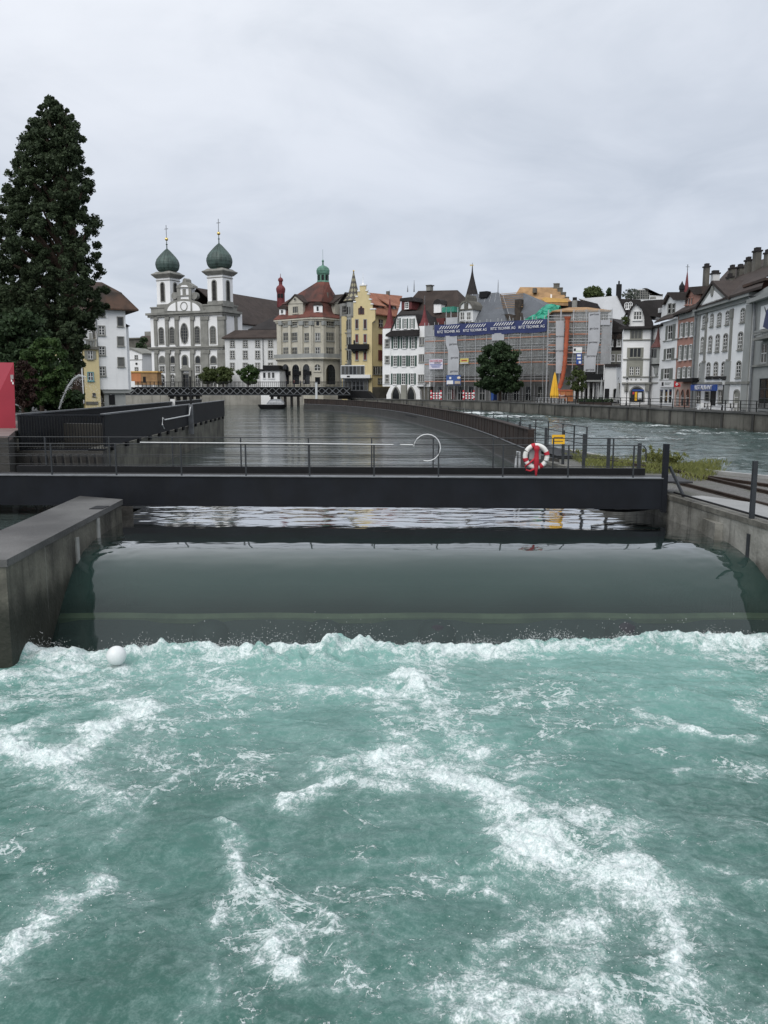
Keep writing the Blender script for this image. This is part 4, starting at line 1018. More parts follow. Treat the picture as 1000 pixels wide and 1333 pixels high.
# ================================================================ the town
ZB = -1.0   # walls run down below the ground
def zbot(fac, pts, v):
    return [fac.uz(x, y, v) for x, y in pts]
def wall_block(root, name, mat, fac, x0, x1, ytop, v0, depth, zb=ZB):
    u0, u1 = fac.uu(x0, ytop, v0), fac.uu(x1, ytop, v0); z1 = fac.zz((x0 + x1) / 2, ytop, v0)
    part(MB().box(u0, u1, v0, v0 + depth, zb, z1), name, mat, root, fac)
    return u0, u1, z1

# ---- white tower house on the left bank
Z8 = (95, 350, 7.018)
f = Fac(125.2, 122.5, 163.5, 124.6, Z8)
h = thing('tower_house', 'tall narrow white house with brown half hipped roof rising from the river', 'house', f.w(3, 0, 0))
u0, u1 = f.uu(212, 345), f.uu(476, 345); ze = f.zz(345, 352); zl = f.zz(345, 1102)
part(MB().box(u0, u1, 0, 9, zl, ze), 'wall', WHITE, h, f)
part(MB().box(u1, f.uu(519, 800, 1.2), 1.2, 8, zl, f.zz(500, 520, 1)), 'side_bay', WHITE, h, f)
PG(h, 'side_bay_roof', RDARK, f, [(476, 497), (526, 522), (500, 532), (476, 532)], 1.0, 8.3)
part(MB().prism_xz([(u0 + .15, zl), (u0 + .5, zl - .55), (u1 + .1, zl - .55), (u1 + .9, zl)], .15, 8.5), 'corbel', STONE2, h, f)
part(MB().box(u0 + .6, u1 - .4, .5, 8, -2, zl - .55), 'base', STONE2, h, f)
B(h, 'water_gate', IRON, f, 330, 1150, 384, 1240, .42, .6)
zr = f.zz(330, 118, 3); zk = f.zz(330, 215, 1.5); zb_ = f.zz(330, 372, -.8)
rings = []
for (z, a, b_, c, d) in ((zb_, -.1, 1.75, -.9, 10), (zb_ + .2, -.1, 1.75, -.9, 10), (zk - .15, .5, -.05, 1.0, 9), (zk, .6, -.1, 1.1, 9), (zr, 1.6, -2.3, 4, 9)):
    rings.append([(u0 - 1.2 + a, c, z), (u1 + b_, c, z), (u1 + b_, d, z), (u0 - 1.2 + a, d, z)])
part(MB().loft(rings), 'roof', RMOSS, h, f)
for x0, y0, x1, y1 in ((235, 350, 284, 430), (237, 528, 288, 602), (239, 712, 291, 784), (243, 900, 294, 974), (409, 446, 456, 520), (412, 626, 460, 700), (415, 814, 463, 888)):
    W(h, f, x0, y0, x1, y1, STONE, .12, (2, 3) if x0 < 400 and y0 > 400 else None)
part(MB().tube([(u0 - .1, -.12, zl), (u0 - .1, -.12, ze)], .07, 6), 'downpipe', STEEL, h, f)
# yellow annex
f2 = Fac(106, 120.8, 128, 122, Z8)
h = thing('yellow_annex', 'narrow yellow house with balustrade terrace attached to the white tower house', 'house', f2.w(1.5, 0, 0))
a_, b_, _ = wall_block(h, 'wall', YELL, f2, 90, 232, 730, 0, 6)
B(h, 'side_wall', WHITE2, f2, 45, 740, 92, 1230, -.05, 5); B(h, 'base', DSTONE, f2, 120, 1212, 232, 1240, -.12, .3)
B(h, 'cornice', DSTONE, f2, 84, 712, 238, 735, -.35, .3)
B(h, 'balustrade_rail', STONE, f2, 84, 640, 222, 655, -.25, .05)
for k in range(10): B(h, 'baluster', STONE2, f2, 90 + k * 13.5, 655, 96 + k * 13.5, 712, -.2, -.02)
W(h, f2, 108, 752, 208, 822, STONE, .08, (2, 2), sh=GREYWALL); W(h, f2, 140, 945, 184, 1018, M('turquoise_frame', (.08, .25, .28), .6, .1, 2), .1, (2, 2)); W(h, f2, 186, 1145, 200, 1162, DSTONE, .05, None)
B(h, 'upper_wall', WHITE2, f2, 88, 512, 176, 640, 1.6, 6); B(h, 'upper_wall', WHITE2, f2, 146, 380, 208, 640, 3.4, 7); PG(h, 'roof', RDARK, f2, [(20, 515), (178, 515), (140, 430), (20, 380)], 1.2, 6.5)
B(h, 'statue', STONE, f2, 152, 585, 174, 640, -.2, .1)
# gable wall of the yellow house half hidden by the trees
f3 = Fac(60, 121, 107, 122.4, Z8)
h = thing('yellow_house', 'yellow house with green shutters mostly hidden behind the tall conifer', 'house', f3.w(3, 0, 0))
wall_block(h, 'wall', YELL, f3, -250, 60, 560, 0, 8)
for x0, y0 in ((-60, 640), (-60, 800), (10, 800), (-160, 640), (-160, 800), (10, 950)): W(h, f3, x0, y0, x0 + 55, y0 + 75, STONE, .08, (2, 3), sh=SHUT)
u0, u1 = f3.uu(-250, 560), f3.uu(60, 560); part(hip_roof(u0, u1, 0, 8, f3.zz(-100, 560), f3.zz(-100, 420, 4), u0 + 2, u1 - 2), 'roof', RDARK, h, f3)

# ---- small far houses on the left
f = Fac(167, 262, 186, 260, Z8)
h = thing('garden_villa', 'small white house with a low gable beyond the steel lattice bridge', 'house', f.w(2, 0, 0))
PG(h, 'wall', WHITE, f, [(470, 1100), (632, 1100), (632, 775), (520, 722), (470, 745)], 0, 7)
PG(h, 'roof', STONE, f, [(640, 768), (640, 782), (520, 735), (460, 762), (460, 745), (520, 718)], -.3, 7.5)
for x0, y0 in ((566, 790), (568, 900)): W(h, f, x0, y0, x0 + 28, y0 + 36, STONE, .1, (2, 2))
W(h, f, 574, 858, 590, 876, STONE, .1, None, 'oval', sill=False); B(h, 'string_course', STONE, f, 470, 828, 634, 834, -.1, .1)
f = Fac(183, 285, 202, 283, Z8)
h = thing('office_building', 'dark brown flat roofed block between the white villa and the church', 'building', f.w(2, 0, 0))
B(h, 'wall', M('brown_concrete', (.12, .1, .09), .85, .15, .4, .4), f, 640, 610, 780, 1200, 0, 12); B(h, 'wall', DSTONE, f, 500, 640, 660, 1200, 2, 12)
B(h, 'roof_room', STONE, f, 655, 572, 740, 612, 2, 8); B(h, 'roof_slab', DSTONE, f, 500, 628, 660, 642, 1.5, 12)
for y in (680, 760, 850): W(h, f, 705, y, 745, y + 40, DSTONE, .1, None, sill=False)
tree('hill_tree', 'dark green tree between the white villa and the brown block', 'tree', 185, 500, 272, 3, .3, blob(186, 462, 9, 22, 45, (3, 5), 3, 272), 40, .4, LDARK)
f = Fac(168, 205, 204, 205, Z8)
h = thing('timber_hut', 'orange brown timber hut beside the left end of the lattice bridge', 'hut', f.w(3, 0, 3))
B(h, 'wall', WOOD, f, 532, 945, 770, 1060, 0, 4); B(h, 'roof', WOOD2, f, 528, 934, 775, 946, -.3, 4.3); B(h, 'doorway', IRON, f, 640, 985, 666, 1040, -.04, .1)
B(h, 'side_panel', ORANGE2, f, 536, 950, 620, 1040, -.05, .05)
f = Fac(150, 203, 470, 203, (0, 0, 1))
h = thing('embankment', 'pale quay wall along the far bank behind the lattice bridge', 'quay wall', f.w(20, 0, 0))
u0, u1 = f.uu(60, 512), f.uu(460, 512)
part(MB().box(u0, u1, 0, 1, -2, 3.1), 'wall', M('pale_quay_stone', (.3, .29, .26), .85, .25, .3, .8, (.1, .095, .08), .3), h, f); part(MB().box(u0, u1, -.2, 1.2, 3.1, 3.35), 'coping', STONE, h, f)

# ---- the twin towered church
Z1 = (190, 280, 5.792)
f = Fac(199.5, 237, 291.9, 226, Z1)
h = thing('baroque_church', 'white and grey twin towered church with green onion domes', 'church', f.w(11, 0, 3))
FL = f.len
ztop = f.zz(300, 735)
part(MB().box(0, FL, 0, 9, ZB, ztop), 'wall', WHITE, h, f)
part(MB().box(FL, FL + .01, .6, 6.4, 3, ztop), 'side_wall', WHITE, h, f)
def sb(name, mat, x0, y0, x1, y1, o=.35, d=.3):   # proud band or pilaster on the front
    return B(h, name, mat, f, x0, y0, x1, y1, -o, d)
# entablatures wrap round the right corner
for y0, y1, o in ((728, 745, .9), (745, 762, .5), (990, 1003, .7), (1003, 1016, .45)):
    z0, z1 = f.zz(300, y1), f.zz(300, y0); part(MB().box(-o, FL + o, -o, 7 + o, z0, z1), 'cornice', STONE, h, f)
z0 = f.zz(300, 735); z1 = f.zz(300, 680); part(MB().box(.3, FL - .1, .1, 7, z0, z1), 'parapet', STONE, h, f); part(MB().box(.1, FL + .1, -.1, 7.2, z1 - .35, z1), 'parapet_cap', STONE, h, f)
for x0, x1 in ((60, 82), (145, 168), (218, 243), (335, 358), (412, 466), (540, 592)):
    sb('pilaster', STONE, x0, 775, x1, 985, .35); sb('capital', STONE, x0 - 4, 762, x1 + 4, 790, .5)
for x0, x1 in ((66, 90), (148, 178), (220, 250), (335, 362), (415, 474), (540, 600)):
    sb('pilaster', STONE, x0, 1040, x1, 1300, .4); sb('capital', STONE, x0 - 3, 1016, x1 + 3, 1045, .5)
fs = Fac.at(f.w(FL, 0, 0), f.ang + PI / 2, Z1)
for a_ in (.3, 5.4): 
    part(MB().box(a_, a_ + 1.1, -.3, .2, 3, ztop - .8), 'pilaster', STONE, h, fs)
for x0, y0, x1, y1, ar in ((102, 852, 133, 970, 'round'), (183, 848, 213, 968, 'round'), (266, 820, 316, 966, 'oval'), (371, 842, 405, 965, 'round'), (488, 842, 524, 965, 'round')):
    W(h, f, x0, y0, x1, y1, STONE, .28, (3, 6), ar, sm=STONE, sill=False)
for x0, x1 in ((104, 143), (188, 220), (376, 410), (490, 530)):
    W(h, f, x0, 1066, x1, 1116, STONE, .25, None, 'round'); W(h, f, x0 + 4, 1142, x1 - 4, 1180, STONE, .2, (2, 2)); W(h, f, x0 + 2, 1205, x1 - 2, 1290, STONE, .25, (2, 3), 'round', sill=False)
W(h, f, 278, 1062, 312, 1132, STONE, .4, None, 'round'); W(h, f, 280, 1200, 326, 1295, STONE, .35, (2, 3), None, sm=DSTONE, sill=False, name='door')
PG(h, 'portal_pediment', STONE, f, [(250, 1172), (268, 1152), (298, 1144), (325, 1152), (342, 1172)], -.9, .1)
for x0 in (252, 326): sb('portal_column', STONE, x0, 1172, x0 + 16, 1300, .8)
# curved pediment
arc = [(135, 728)] + [(285 - 150 * math.cos(a), 728 - 96 * math.sin(a)) for a in np.linspace(.12, PI - .12, 17)] + [(435, 728)]
arc2 = [(162, 722)] + [(285 - 124 * math.cos(a), 722 - 74 * math.sin(a)) for a in np.linspace(.12, PI - .12, 17)] + [(408, 722)]
PG(h, 'pediment', STONE, f, arc, -.6, .6); PG(h, 'tympanum', WHITE, f, arc2, -.72, -.5)
W(h, f, 266, 658, 310, 716, STONE, .22, None, 'oval', v=-.72, sill=False, dep=.12, glass=WHITE)
for x0 in (224, 336): sb('pediment_strip', STONE, x0, 655, x0 + 12, 722, .8, -.6)
PG(h, 'attic', WHITE, f, [(236, 640), (340, 640), (340, 540), (236, 540)], -.4, 1.2)
PG(h, 'attic_pediment', STONE, f, [(228, 548), (232, 536), (262, 512), (275, 505), (278, 485), (290, 474), (303, 485), (306, 505), (325, 515), (352, 532), (356, 548)], -.7, 1.4)
for x0, x1 in ((234, 258), (322, 342)): sb('attic_pilaster', STONE, x0, 548, x1, 640, .55, -.3)
sb('attic_band', STONE, 232, 602, 344, 612, .6, -.3); sb('attic_niche', STONE, 276, 556, 300, 604, .5, -.3)
PG(h, 'attic_tympanum', WHITE, f, [(258, 542), (272, 528), (306, 528), (320, 542)], -.76, -.6)
for cx in (214, 364): PG(h, 'volute', STONE, f, [(cx + 22 * math.cos(a), 608 + 28 * math.sin(a)) for a in np.linspace(0, 2 * PI, 14, endpoint=False)], -.3, .8)
# towers
def tower(xl, dy, k):
    ua = f.uu(xl, 660 + dy, .4); sz = 4.85 * k; ub = ua + sz; v0 = .4; v1 = v0 + 4.3 * k
    zb_, zt_ = f.zz(xl + 70, 700 + dy, .4), f.zz(xl + 70, 444 + dy, .4); uc, vc = (ua + ub) / 2, (v0 + v1) / 2
    part(MB().box(ua, ub, v0, v1, zb_, zt_), 'tower', WHITE, h, f)
    H = zt_
    g = .0371 * k
    rings = []
    for r_, z in ((.25, H - .6), (.35, H - .45), (1.0, H + .25), (1.05, H + .45), (.5, H + .75), (.0, H + 1.15)):
        rings.append([(ua - r_, v0 - r_, z), (ub + r_, v0 - r_, z), (ub + r_, v1 + r_, z), (ua - r_, v1 + r_, z)])
    part(MB().loft(rings), 'tower_cornice', STONE, h, f)
    part(MB().box(ua - .12, ub + .12, v0 - .12, v1 + .12, H - 1.35, H - 1.15), 'tower_band', STONE, h, f)
    part(MB().box(ua - .12, ub + .12, v0 - .12, v1 + .12, zb_, zb_ + 1.4), 'tower_plinth', STONE, h, f)
    zo = H + 1.0
    prof = [(68, 410), (62, 404), (74, 396), (85, 378), (90, 352), (88, 335), (80, 315), (66, 296), (48, 276), (33, 260), (20, 247), (10, 238), (5, 230)]
    pr = [(r_ * g, zo + (410 - y) * g) for r_, y in prof]
    d = MB().lathe(pr, uc, vc, 20)
    for i in range(16):
        a = 2 * PI * i / 16
        d.tube([(uc + r_ * math.cos(a), vc + r_ * math.sin(a), z) for r_, z in pr[2:-1]], .07, 4)
    dm = part(d, 'onion_dome', COPPER, h, f)
    zz = zo + (410 - 232) * g
    part(MB().lathe([(.16, zz - .3), (.14, zz + 1.0), (.32, zz + 1.15), (.12, zz + 1.35), (.08, zz + 2.1)], uc, vc, 10), 'spire', COPPER, h, f)
    part(MB().sphere((uc, vc, zz + 2.55), .46, 14, 8), 'gold_ball', GOLD, h, f, smooth=True)
    part(MB().box(uc - .06, uc + .06, vc - .06, vc + .06, zz + 2.9, zz + 6.3).box(uc - .6, uc + .6, vc - .05, vc + .05, zz + 5.2, zz + 5.35), 'cross', STEEL, h, f)
    wd, hh = 1.15 * k, 5.0 * k
    zw = zt_ - 7.0 * k
    fr = MB().ring(outline(wd, hh, 'round', .28), outline(wd, hh, 'round'), -.12, .05); pn = MB(); o = outline(wd, hh, 'round'); pn.add([(x, -.03, z) for x, z in o], [tuple(range(len(o)))])
    lv = MB(); [lv.box(-wd / 2, wd / 2, -.1, -.04, z, z + .08) for z in np.arange(.3, hh - .6, .34)]
    fm, pm, lm = fr.mesh('belfry_window', STONE), pn.mesh('opening', IRON), lv.mesh('louvre', DSTONE)
    o = link('belfry_window', fm, h, f.w(uc - .25, v0, zw) - WL[h.name], f.ang); link('opening', pm, o); link('louvre', lm, o)
    p = f.w(ub, vc, zw); o = link('belfry_window', fm, h, p - WL[h.name], f.ang + PI / 2); link('opening', pm, o); link('louvre', lm, o)
tower(86, 10, .97); tower(468, -12, 1.03)
# nave
uc = f.uu(345, 550, 4); zr = P(251, 375.4, 237).z; ze = P(308.7, 420, 232).z
part(MB().box(1.5, FL - 1.0, 7, 46, ZB, ze - .3), 'nave_wall', WHITE2, h, f)
part(gable_roof(.8, FL - .4, 6.5, 46, ze - .2, zr, uc), 'nave_roof', RBROWN, h, f)
# red roof turret on the nave
q = P(366, 400, 262); k_ = 262 / F / 7.409
pr = [(38, 520), (38, 380), (42, 372), (45, 350), (44, 335), (34, 318), (20, 306), (17, 300), (17, 272), (24, 266), (25, 252), (20, 240), (8, 232), (3, 226), (2, 195)]
zc = lambda y: P(366, 330 + y / 7.409, 262).z
o = wpart(MB().lathe([(r_ * k_, zc(y)) for r_, y in pr], q.x, q.y, 8, PI / 8), 'roof_turret', REDT, h)
for a in (-PI / 2 - .4, -PI / 2 + .4): 
    x, y = q.x + 8.6 * .92 * k_ / k_ * 0 + 37 * k_ * math.cos(a), q.y + 37 * k_ * math.sin(a)
    wpart(MB().box(x - .4, x + .4, y - .12, y + .1, zc(430), zc(390)), 'turret_louvre', IRON, h)

# ---- convent wing right of the church
ZC = (150, 280, 4.348)
f = Fac(291, 217, 364, 215, ZC)
h = thing('convent_wing', 'plain white three storey wing with dark roof beside the church', 'building', f.w(7, 0, 3))
u0, u1, ze = wall_block(h, 'wall', WHITE2, f, 620, 935, 700, 0, 10)
rings = [[(u0 - .6, -.7, ze), (u1, -.7, ze), (u1, 10.7, ze), (u0 - .6, 10.7, ze)], [(u0 - .6, -.7, ze + .3), (u1, -.7, ze + .3), (u1, 10.7, ze + .3), (u0 - .6, 10.7, ze + .3)], [(u0 + 1.8, 3, ze + 2.4), (u1, 3, ze + 2.4), (u1, 7, ze + 2.4), (u0 + 1.8, 7, ze + 2.4)]]
part(MB().loft(rings), 'roof', RBROWN, h, f)
ua = f.uu(765, 650, 4); part(hip_roof(ua, u1 + 6, 4, 14, f.zz(850, 652, 4), f.zz(900, 572, 9), ua + 5.5, u1 + 4), 'rear_roof', RDARK, h, f)
for xa in (653, 726, 796, 869):
    for ya, yb in ((712, 743), (770, 808), (838, 872)): W(h, f, xa, ya, xa + 21, yb, STONE, .16, (2, 3))
part(MB().tube([(f.uu(838, 780), -.15, 3), (f.uu(838, 780), -.15, ze)], .1, 6), 'downpipe', STEEL, h, f)
f = Fac(338, 203, 363, 202, ZC)
h = thing('white_pavilion', 'low white pavilion with dark flat roof between the plane trees and the domed house', 'pavilion', f.w(2, 0, 3))
u0, u1, ze = wall_block(h, 'wall', WHITE, f, 822, 930, 880, 0, 5); part(MB().box(u0 - .5, u1 + .3, -.5, 5.3, ze, ze + .35), 'roof', IRON, h, f)
B(h, 'roof_lantern', IRON, f, 835, 850, 925, 880, 1, 4)
for x in (838, 865, 888): W(h, f, x, 892, x + 14, 922, WHITE2, .1, None)
for i, (px, rx, ry, cy, D, lab) in enumerate(((271, 10, 9, 489, 214, 'round green plane tree in front of the church, left of the two joined crowns'), (291, 13, 10, 489, 213, 'round green plane tree in front of the church corner, right of the joined pair'), (323, 15, 12, 488, 209, 'single round green plane tree in front of the white convent wing'))):
    tree('plane_tree', lab, 'tree', px, 503, D, 3, .22, blob(px, cy, rx, ry, 40, (3, 5), 2.2, D), 60, .3, LOLIVE if i < 2 else LBUSH, group='plane trees on the far quay')

# ---- lattice footbridge
f = Fac(160, 190, 456, 190, (0, 0, 1))
h = thing('lattice_bridge', 'dark iron lattice girder footbridge crossing the river in the distance', 'bridge', f.w(25, 0, 3))
L_ = f.len; zt_, zb_ = f.zz(300, 503.5), f.zz(300, 514.5)
part(MB().box(-3, L_, -.15, .15, zt_ - .22, zt_), 'top_chord', STEEL_D, h, f); part(MB().box(-3, L_, -.15, .15, zb_, zb_ + .22), 'bottom_chord', STEEL_D, h, f)
m = MB(); n_ = 34; s_ = (L_ + 3) / n_
for k in range(n_):
    x = -3 + k * s_; m.bar((x, 0, zb_ + .2), (x + s_, 0, zt_ - .2), .12); m.bar((x, .06, zt_ - .2), (x + s_, .06, zb_ + .2), .12)
part(m, 'lattice', STEEL, h, f)
part(MB().box(-3, L_, .6, 3.6, zb_ + .15, zt_ - .1), 'deck', IRON, h, f)  # full-depth black block, painting in the shade behind the lattice
rl = MB()
for k in range(60): x = -3 + (L_ + 3) * k / 59; rl.box(x - .03, x + .03, -.05, .05, zt_, zt_ + 1.15)
for dz in (.3, .6, .9, 1.12): rl.box(-3, L_, -.04, .04, zt_ + dz, zt_ + dz + .06)
part(rl, 'railing', IRON, h, f)
rl2 = [(x, 3.7, z) for x, y, z in rl.v]; rb = MB(); rb.v = [(x, y + 3.7, z) for x, y, z in rl.v]; rb.f = rl.f; part(rb, 'railing', IRON, h, f)
for k, x in enumerate((238, 370)):
    u = f.uu(x, 516); mm = MB()
    for j in range(5): mm.box(u - 3 + j * 1.5 - .18, u - 3 + j * 1.5 + .18, .6, 3.4, -2, zb_ + .2)
    mm.box(u - 3.4, u + 3.6, .4, 3.6, zb_ - .35, zb_ + .15); part(mm, 'trestle_pier', IRON, h, f)
part(MB().box(-9, -3, -2, 5, -2, zb_ + .3), 'abutment', DSTONE, h, f)
part(MB().box(f.uu(172, 498) - .7, f.uu(172, 498) + .7, -.3, -.2, zt_ - .1, zt_ + 1.25), 'white_sign', WHITE, h, f)
def person(px, py, D, zf, cl, pn, lab, ang):
    q = P(px, py, D); r = bpy.data.objects.new('person', None)
    me = bpy.data.meshes.new('person')
    J = [(0, 0, .95), (0, 0, 1.2), (0, 0, 1.42), (0, -.02, 1.53), (0, -.03, 1.66), (-.1, 0, .9), (-.11, .03, .5), (-.11, .06, .08), (-.11, -.1, .04), (.1, 0, .9), (.12, -.1, .5), (.12, -.06, .08), (.12, -.2, .04), (-.2, 0, 1.4), (-.26, .03, 1.13), (-.24, -.1, .9), (.2, 0, 1.4), (.26, .03, 1.13), (.24, -.1, .9)]
    E = [(0, 1), (1, 2), (2, 3), (3, 4), (0, 5), (5, 6), (6, 7), (7, 8), (0, 9), (9, 10), (10, 11), (11, 12), (2, 13), (13, 14), (14, 15), (2, 16), (16, 17), (17, 18)]
    R_ = [.15, .14, .15, .055, .11, .1, .07, .05, .045, .1, .07, .05, .045, .07, .05, .04, .07, .05, .04]
    me.from_pydata(J, E, []); o = bpy.data.objects.new('person', me); C.objects.link(o)
    sk = o.modifiers.new('s', 'SKIN'); sv = me.skin_vertices
    if not sv: bm = bmesh.new(); bm.from_mesh(me); bm.verts.layers.skin.verify(); bm.to_mesh(me); bm.free(); sv = me.skin_vertices
    for i, r_ in enumerate(R_): sv[0].data[i].radius = (r_, r_ * .8)
    sv[0].data[0].use_root = True
    o.modifiers.new('d', 'SUBSURF').levels = 1; o.modifiers['d'].render_levels = 1
    m, t, b = nt('clothed_figure'); sp = t.nodes.new('ShaderNodeSeparateXYZ'); L(t, objco(t), sp.inputs[0])
    c = mixrgb(t, sstep(t, sp.outputs[2], .9, .92), pn, cl); c = mixrgb(t, sstep(t, sp.outputs[2], 1.5, 1.52), c, (.4, .26, .2)); c = mixrgb(t, sstep(t, sp.outputs[2], 1.68, 1.7), c, (.04, .03, .02)); L(t, c, b.inputs['Base Color']); b.inputs['Roughness'].default_value = .8
    me.materials.append(m); o.location = (q.x, D, zf); o.rotation_euler = (0, 0, ang)
    tag(o, lab, 'person', 'people crossing the lattice bridge')
for px, D, cl, pn, lab, a in ((373, 191.6, (.03, .03, .04), (.02, .02, .03), 'person in black standing on the lattice bridge, farthest left', 1.2), (383, 192, (.12, .03, .03), (.03, .03, .05), 'person in dark red top walking on the lattice bridge', -1.4), (391, 191.4, (.05, .06, .09), (.03, .03, .03), 'person in blue grey jacket at the bridge end, before the pale arches', 1.5), (396, 192.2, (.3, .3, .3), (.04, .04, .05), 'person in light grey top on the lattice bridge, farthest right', -1.2)):
    person(px, 498, D, zt_ - .1, cl, pn, lab, a)

# ---- domed corner house
Z2 = (355, 330, 7.409)
fl = Fac(361.8, 209, 406.5, 201, Z2); fc = Fac(406.5, 201, 421, 201, Z2); fr_ = Fac(421, 201, 443, 206, Z2)
h = thing('domed_corner_house', 'pale stone corner house with rust red mansard roof and green lantern dome', 'building', fc.w(0, 0, 3))
a, b_, c, d = fl.w(0), fl.w(fl.len), fc.w(fc.len), fr_.w(fr_.len)
ee = d + Vector((1, 14, 0)); ff = a + Vector((3, 14, 0))
plan = [(p.x, p.y) for p in (a, b_, c, d, ee, ff)]
cen = Vector((sum(p[0] for p in plan) / 6, sum(p[1] for p in plan) / 6 - .5))
def grow(o): 
    out = []
    for x, y in plan:
        dx, dy = x - cen.x, y - cen.y; l = math.hypot(dx, dy); out.append((x + dx / l * o, y + dy / l * o))
    return out
ze = fc.zz(430, 632); zba = fc.zz(430, 1015)
wpart(MB().prism_xy(plan, ZB, ze), 'wall', CREAM, h)
wpart(MB().prism_xy(grow(.7), ze, ze + .35), 'eave_cornice', CREAM, h); wpart(MB().prism_xy(grow(.35), ze - .4, ze), 'frieze', CREAM, h)
wpart(MB().prism_xy(grow(.9), zba, zba + .3), 'balcony_slab', CREAM, h); wpart(MB().prism_xy(grow(.3), zba - .35, zba), 'string_course', CREAM, h)
bl = MB(); g1, g2 = grow(.85), grow(.7)
bl.loft([[(*g1[i], zba + .3), (*g2[i], zba + .3), (*g2[i], zba + 1.25), (*g1[i], zba + 1.25)] for i in range(4)]); wpart(bl, 'balustrade', STONE2, h)
zm, zt_ = P(420, 330 + 470 / 7.409, 203).z, P(420, 330 + 285 / 7.409, 208).z
rings = [[(x, y, ze + .35) for x, y in grow(.75)], [(x, y, ze + .5) for x, y in grow(.75)], [(x, y, ze + (zm - ze) * .5) for x, y in grow(-.9)], [(x, y, zm) for x, y in grow(-1.5)], [(x, y, zm + .1) for x, y in grow(-1.2)]]
tc_ = P(355 + 487 / 7.409 + 0, 368, 207)
top = [(tc_.x + 1.65 * math.cos(a2), tc_.y + 1.65 * math.sin(a2), zt_) for a2 in (PI * 1.14, PI * 1.42, PI * 1.58, PI * 1.86, PI * .25, PI * .75)]
wpart(MB().loft(rings), 'mansard_roof', RRUST, h); wpart(MB().loft([rings[-1], top]), 'upper_roof', RRUST, h)
kk = 207 / F / 7.409
zc = lambda y: P(421, 330 + y / 7.409, 207).z
wpart(MB().lathe([(64 * kk, zc(292)), (60 * kk, zc(270)), (54 * kk, zc(262)), (54 * kk, zc(205)), (62 * kk, zc(200)), (64 * kk, zc(188)), (56 * kk, zc(184))], tc_.x, tc_.y, 8, PI / 8), 'lantern', VERDI, h)
for i in range(8):
    a2 = PI / 4 * i; o = wpart(MB().box(-.28, .28, -.06, .06, zc(262), zc(212)), 'lantern_opening', IRON, h)
    o.location += Vector((tc_.x + 51 * kk * math.cos(a2), tc_.y + 51 * kk * math.sin(a2), 0)); o.rotation_euler = (0, 0, a2 + PI / 2)
wpart(MB().lathe([(60 * kk, zc(186)), (62 * kk, zc(165)), (56 * kk, zc(145)), (40 * kk, zc(128)), (18 * kk, zc(118)), (8 * kk, zc(112)), (7 * kk, zc(85)), (11 * kk, zc(75)), (8 * kk, zc(64)), (.03, zc(58)), (.03, zc(-40))], tc_.x, tc_.y, 14), 'dome', VERDI, h)
for F_, xs_ in ((fl, ((56, 80), (150, 172), (252, 286), (350, 374))), (fc, ((376, 392), (480, 492))), (fr_, ((494, 514), (612, 645)))):
    for x0, x1 in xs_: B(h, 'pilaster', CREAM, F_, x0, 650, x1, 985, -.45, .1); B(h, 'capital', STONE2, F_, x0 - 4, 650, x1 + 4, 690, -.6, .1)
for F_, cols in ((fl, ((106, 156, 3), (178, 236, 3), (310, 356, 3))), (fc, ((414, 456, 2),)), (fr_, ((520, 588, 4),))):
    for x0, x1, n in cols:
        for y0, y1 in ((655, 698), (768, 840), (908, 970)):
            if n == 2 and y0 < 700: W(h, F_, 420, 655, 450, 696, CREAM, .15, None)
            else: W(h, F_, x0, y0, x1, y1, STONE2, .14, (n, 2), sm=CREAM if n != 2 else SASH)
for x0, x1 in ((94, 160), (192, 260), (294, 361)):
    W(h, fl, x0, 1068, x1, 1262, CREAM, .35, (3, 4), 'round', sm=STEEL_D, sill=False); B(h, 'arch_balcony', IRON, fl, x0, 1135, x1, 1172, -.5, .05)
W(h, fc, 405, 1068, 460, 1130, CREAM, .2, (2, 2), 'round'); W(h, fc, 410, 1192, 458, 1262, CREAM, .2, None, sill=False, name='door'); W(h, fr_, 514, 1068, 603, 1264, CREAM, .35, (3, 3), 'round', sm=STEEL_D, sill=False)
# dormers
B(h, 'dormer', CREAM, fl, 150, 480, 292, 592, .1, 4); PG(h, 'dormer_gable', CREAM, fl, [(140, 485), (215, 402), (296, 480)], -.05, 4); PG(h, 'dormer_roof', RBROWN, fl, [(128, 482), (212, 390), (308, 468), (308, 480), (212, 404), (134, 492)], -.3, 5)
W(h, fl, 195, 512, 246, 574, CREAM, .12, (3, 1), v=.1, sm=CREAM); W(h, fl, 208, 430, 226, 455, CREAM, .1, None, 'oval', v=-.05, sill=False)
B(h, 'dormer', WHITE, fc, 396, 500, 480, 570, .4, 3); PG(h, 'dormer_roof', RBROWN, fc, [(390, 500), (398, 478), (420, 464), (450, 464), (474, 478), (486, 500)], .2, 3.5); W(h, fc, 424, 508, 444, 556, WHITE, .1, None, v=.4)
B(h, 'dormer', CREAM, fr_, 600, 480, 690, 588, .1, 4); PG(h, 'dormer_gable', CREAM, fr_, [(590, 482), (690, 400), (700, 480)], -.05, 4); PG(h, 'dormer_roof', RBROWN, fr_, [(586, 474), (690, 390), (690, 404), (590, 488)], -.3, 4)
B(h, 'dormer', WHITE, fl, 64, 535, 122, 592, .3, 3); PG(h, 'dormer_roof', RBROWN, fl, [(58, 536), (70, 508), (98, 494), (128, 510), (134, 536)], .1, 3.4); W(h, fl, 82, 545, 104, 580, WHITE, .08, None, v=.3)
wpart(MB().box(P(426, 380, 205).x - .2, P(426, 380, 205).x + .3, 204.6, 205.2, P(426, 388, 205).z, P(426, 381, 205).z), 'chimney', DSTONE, h)

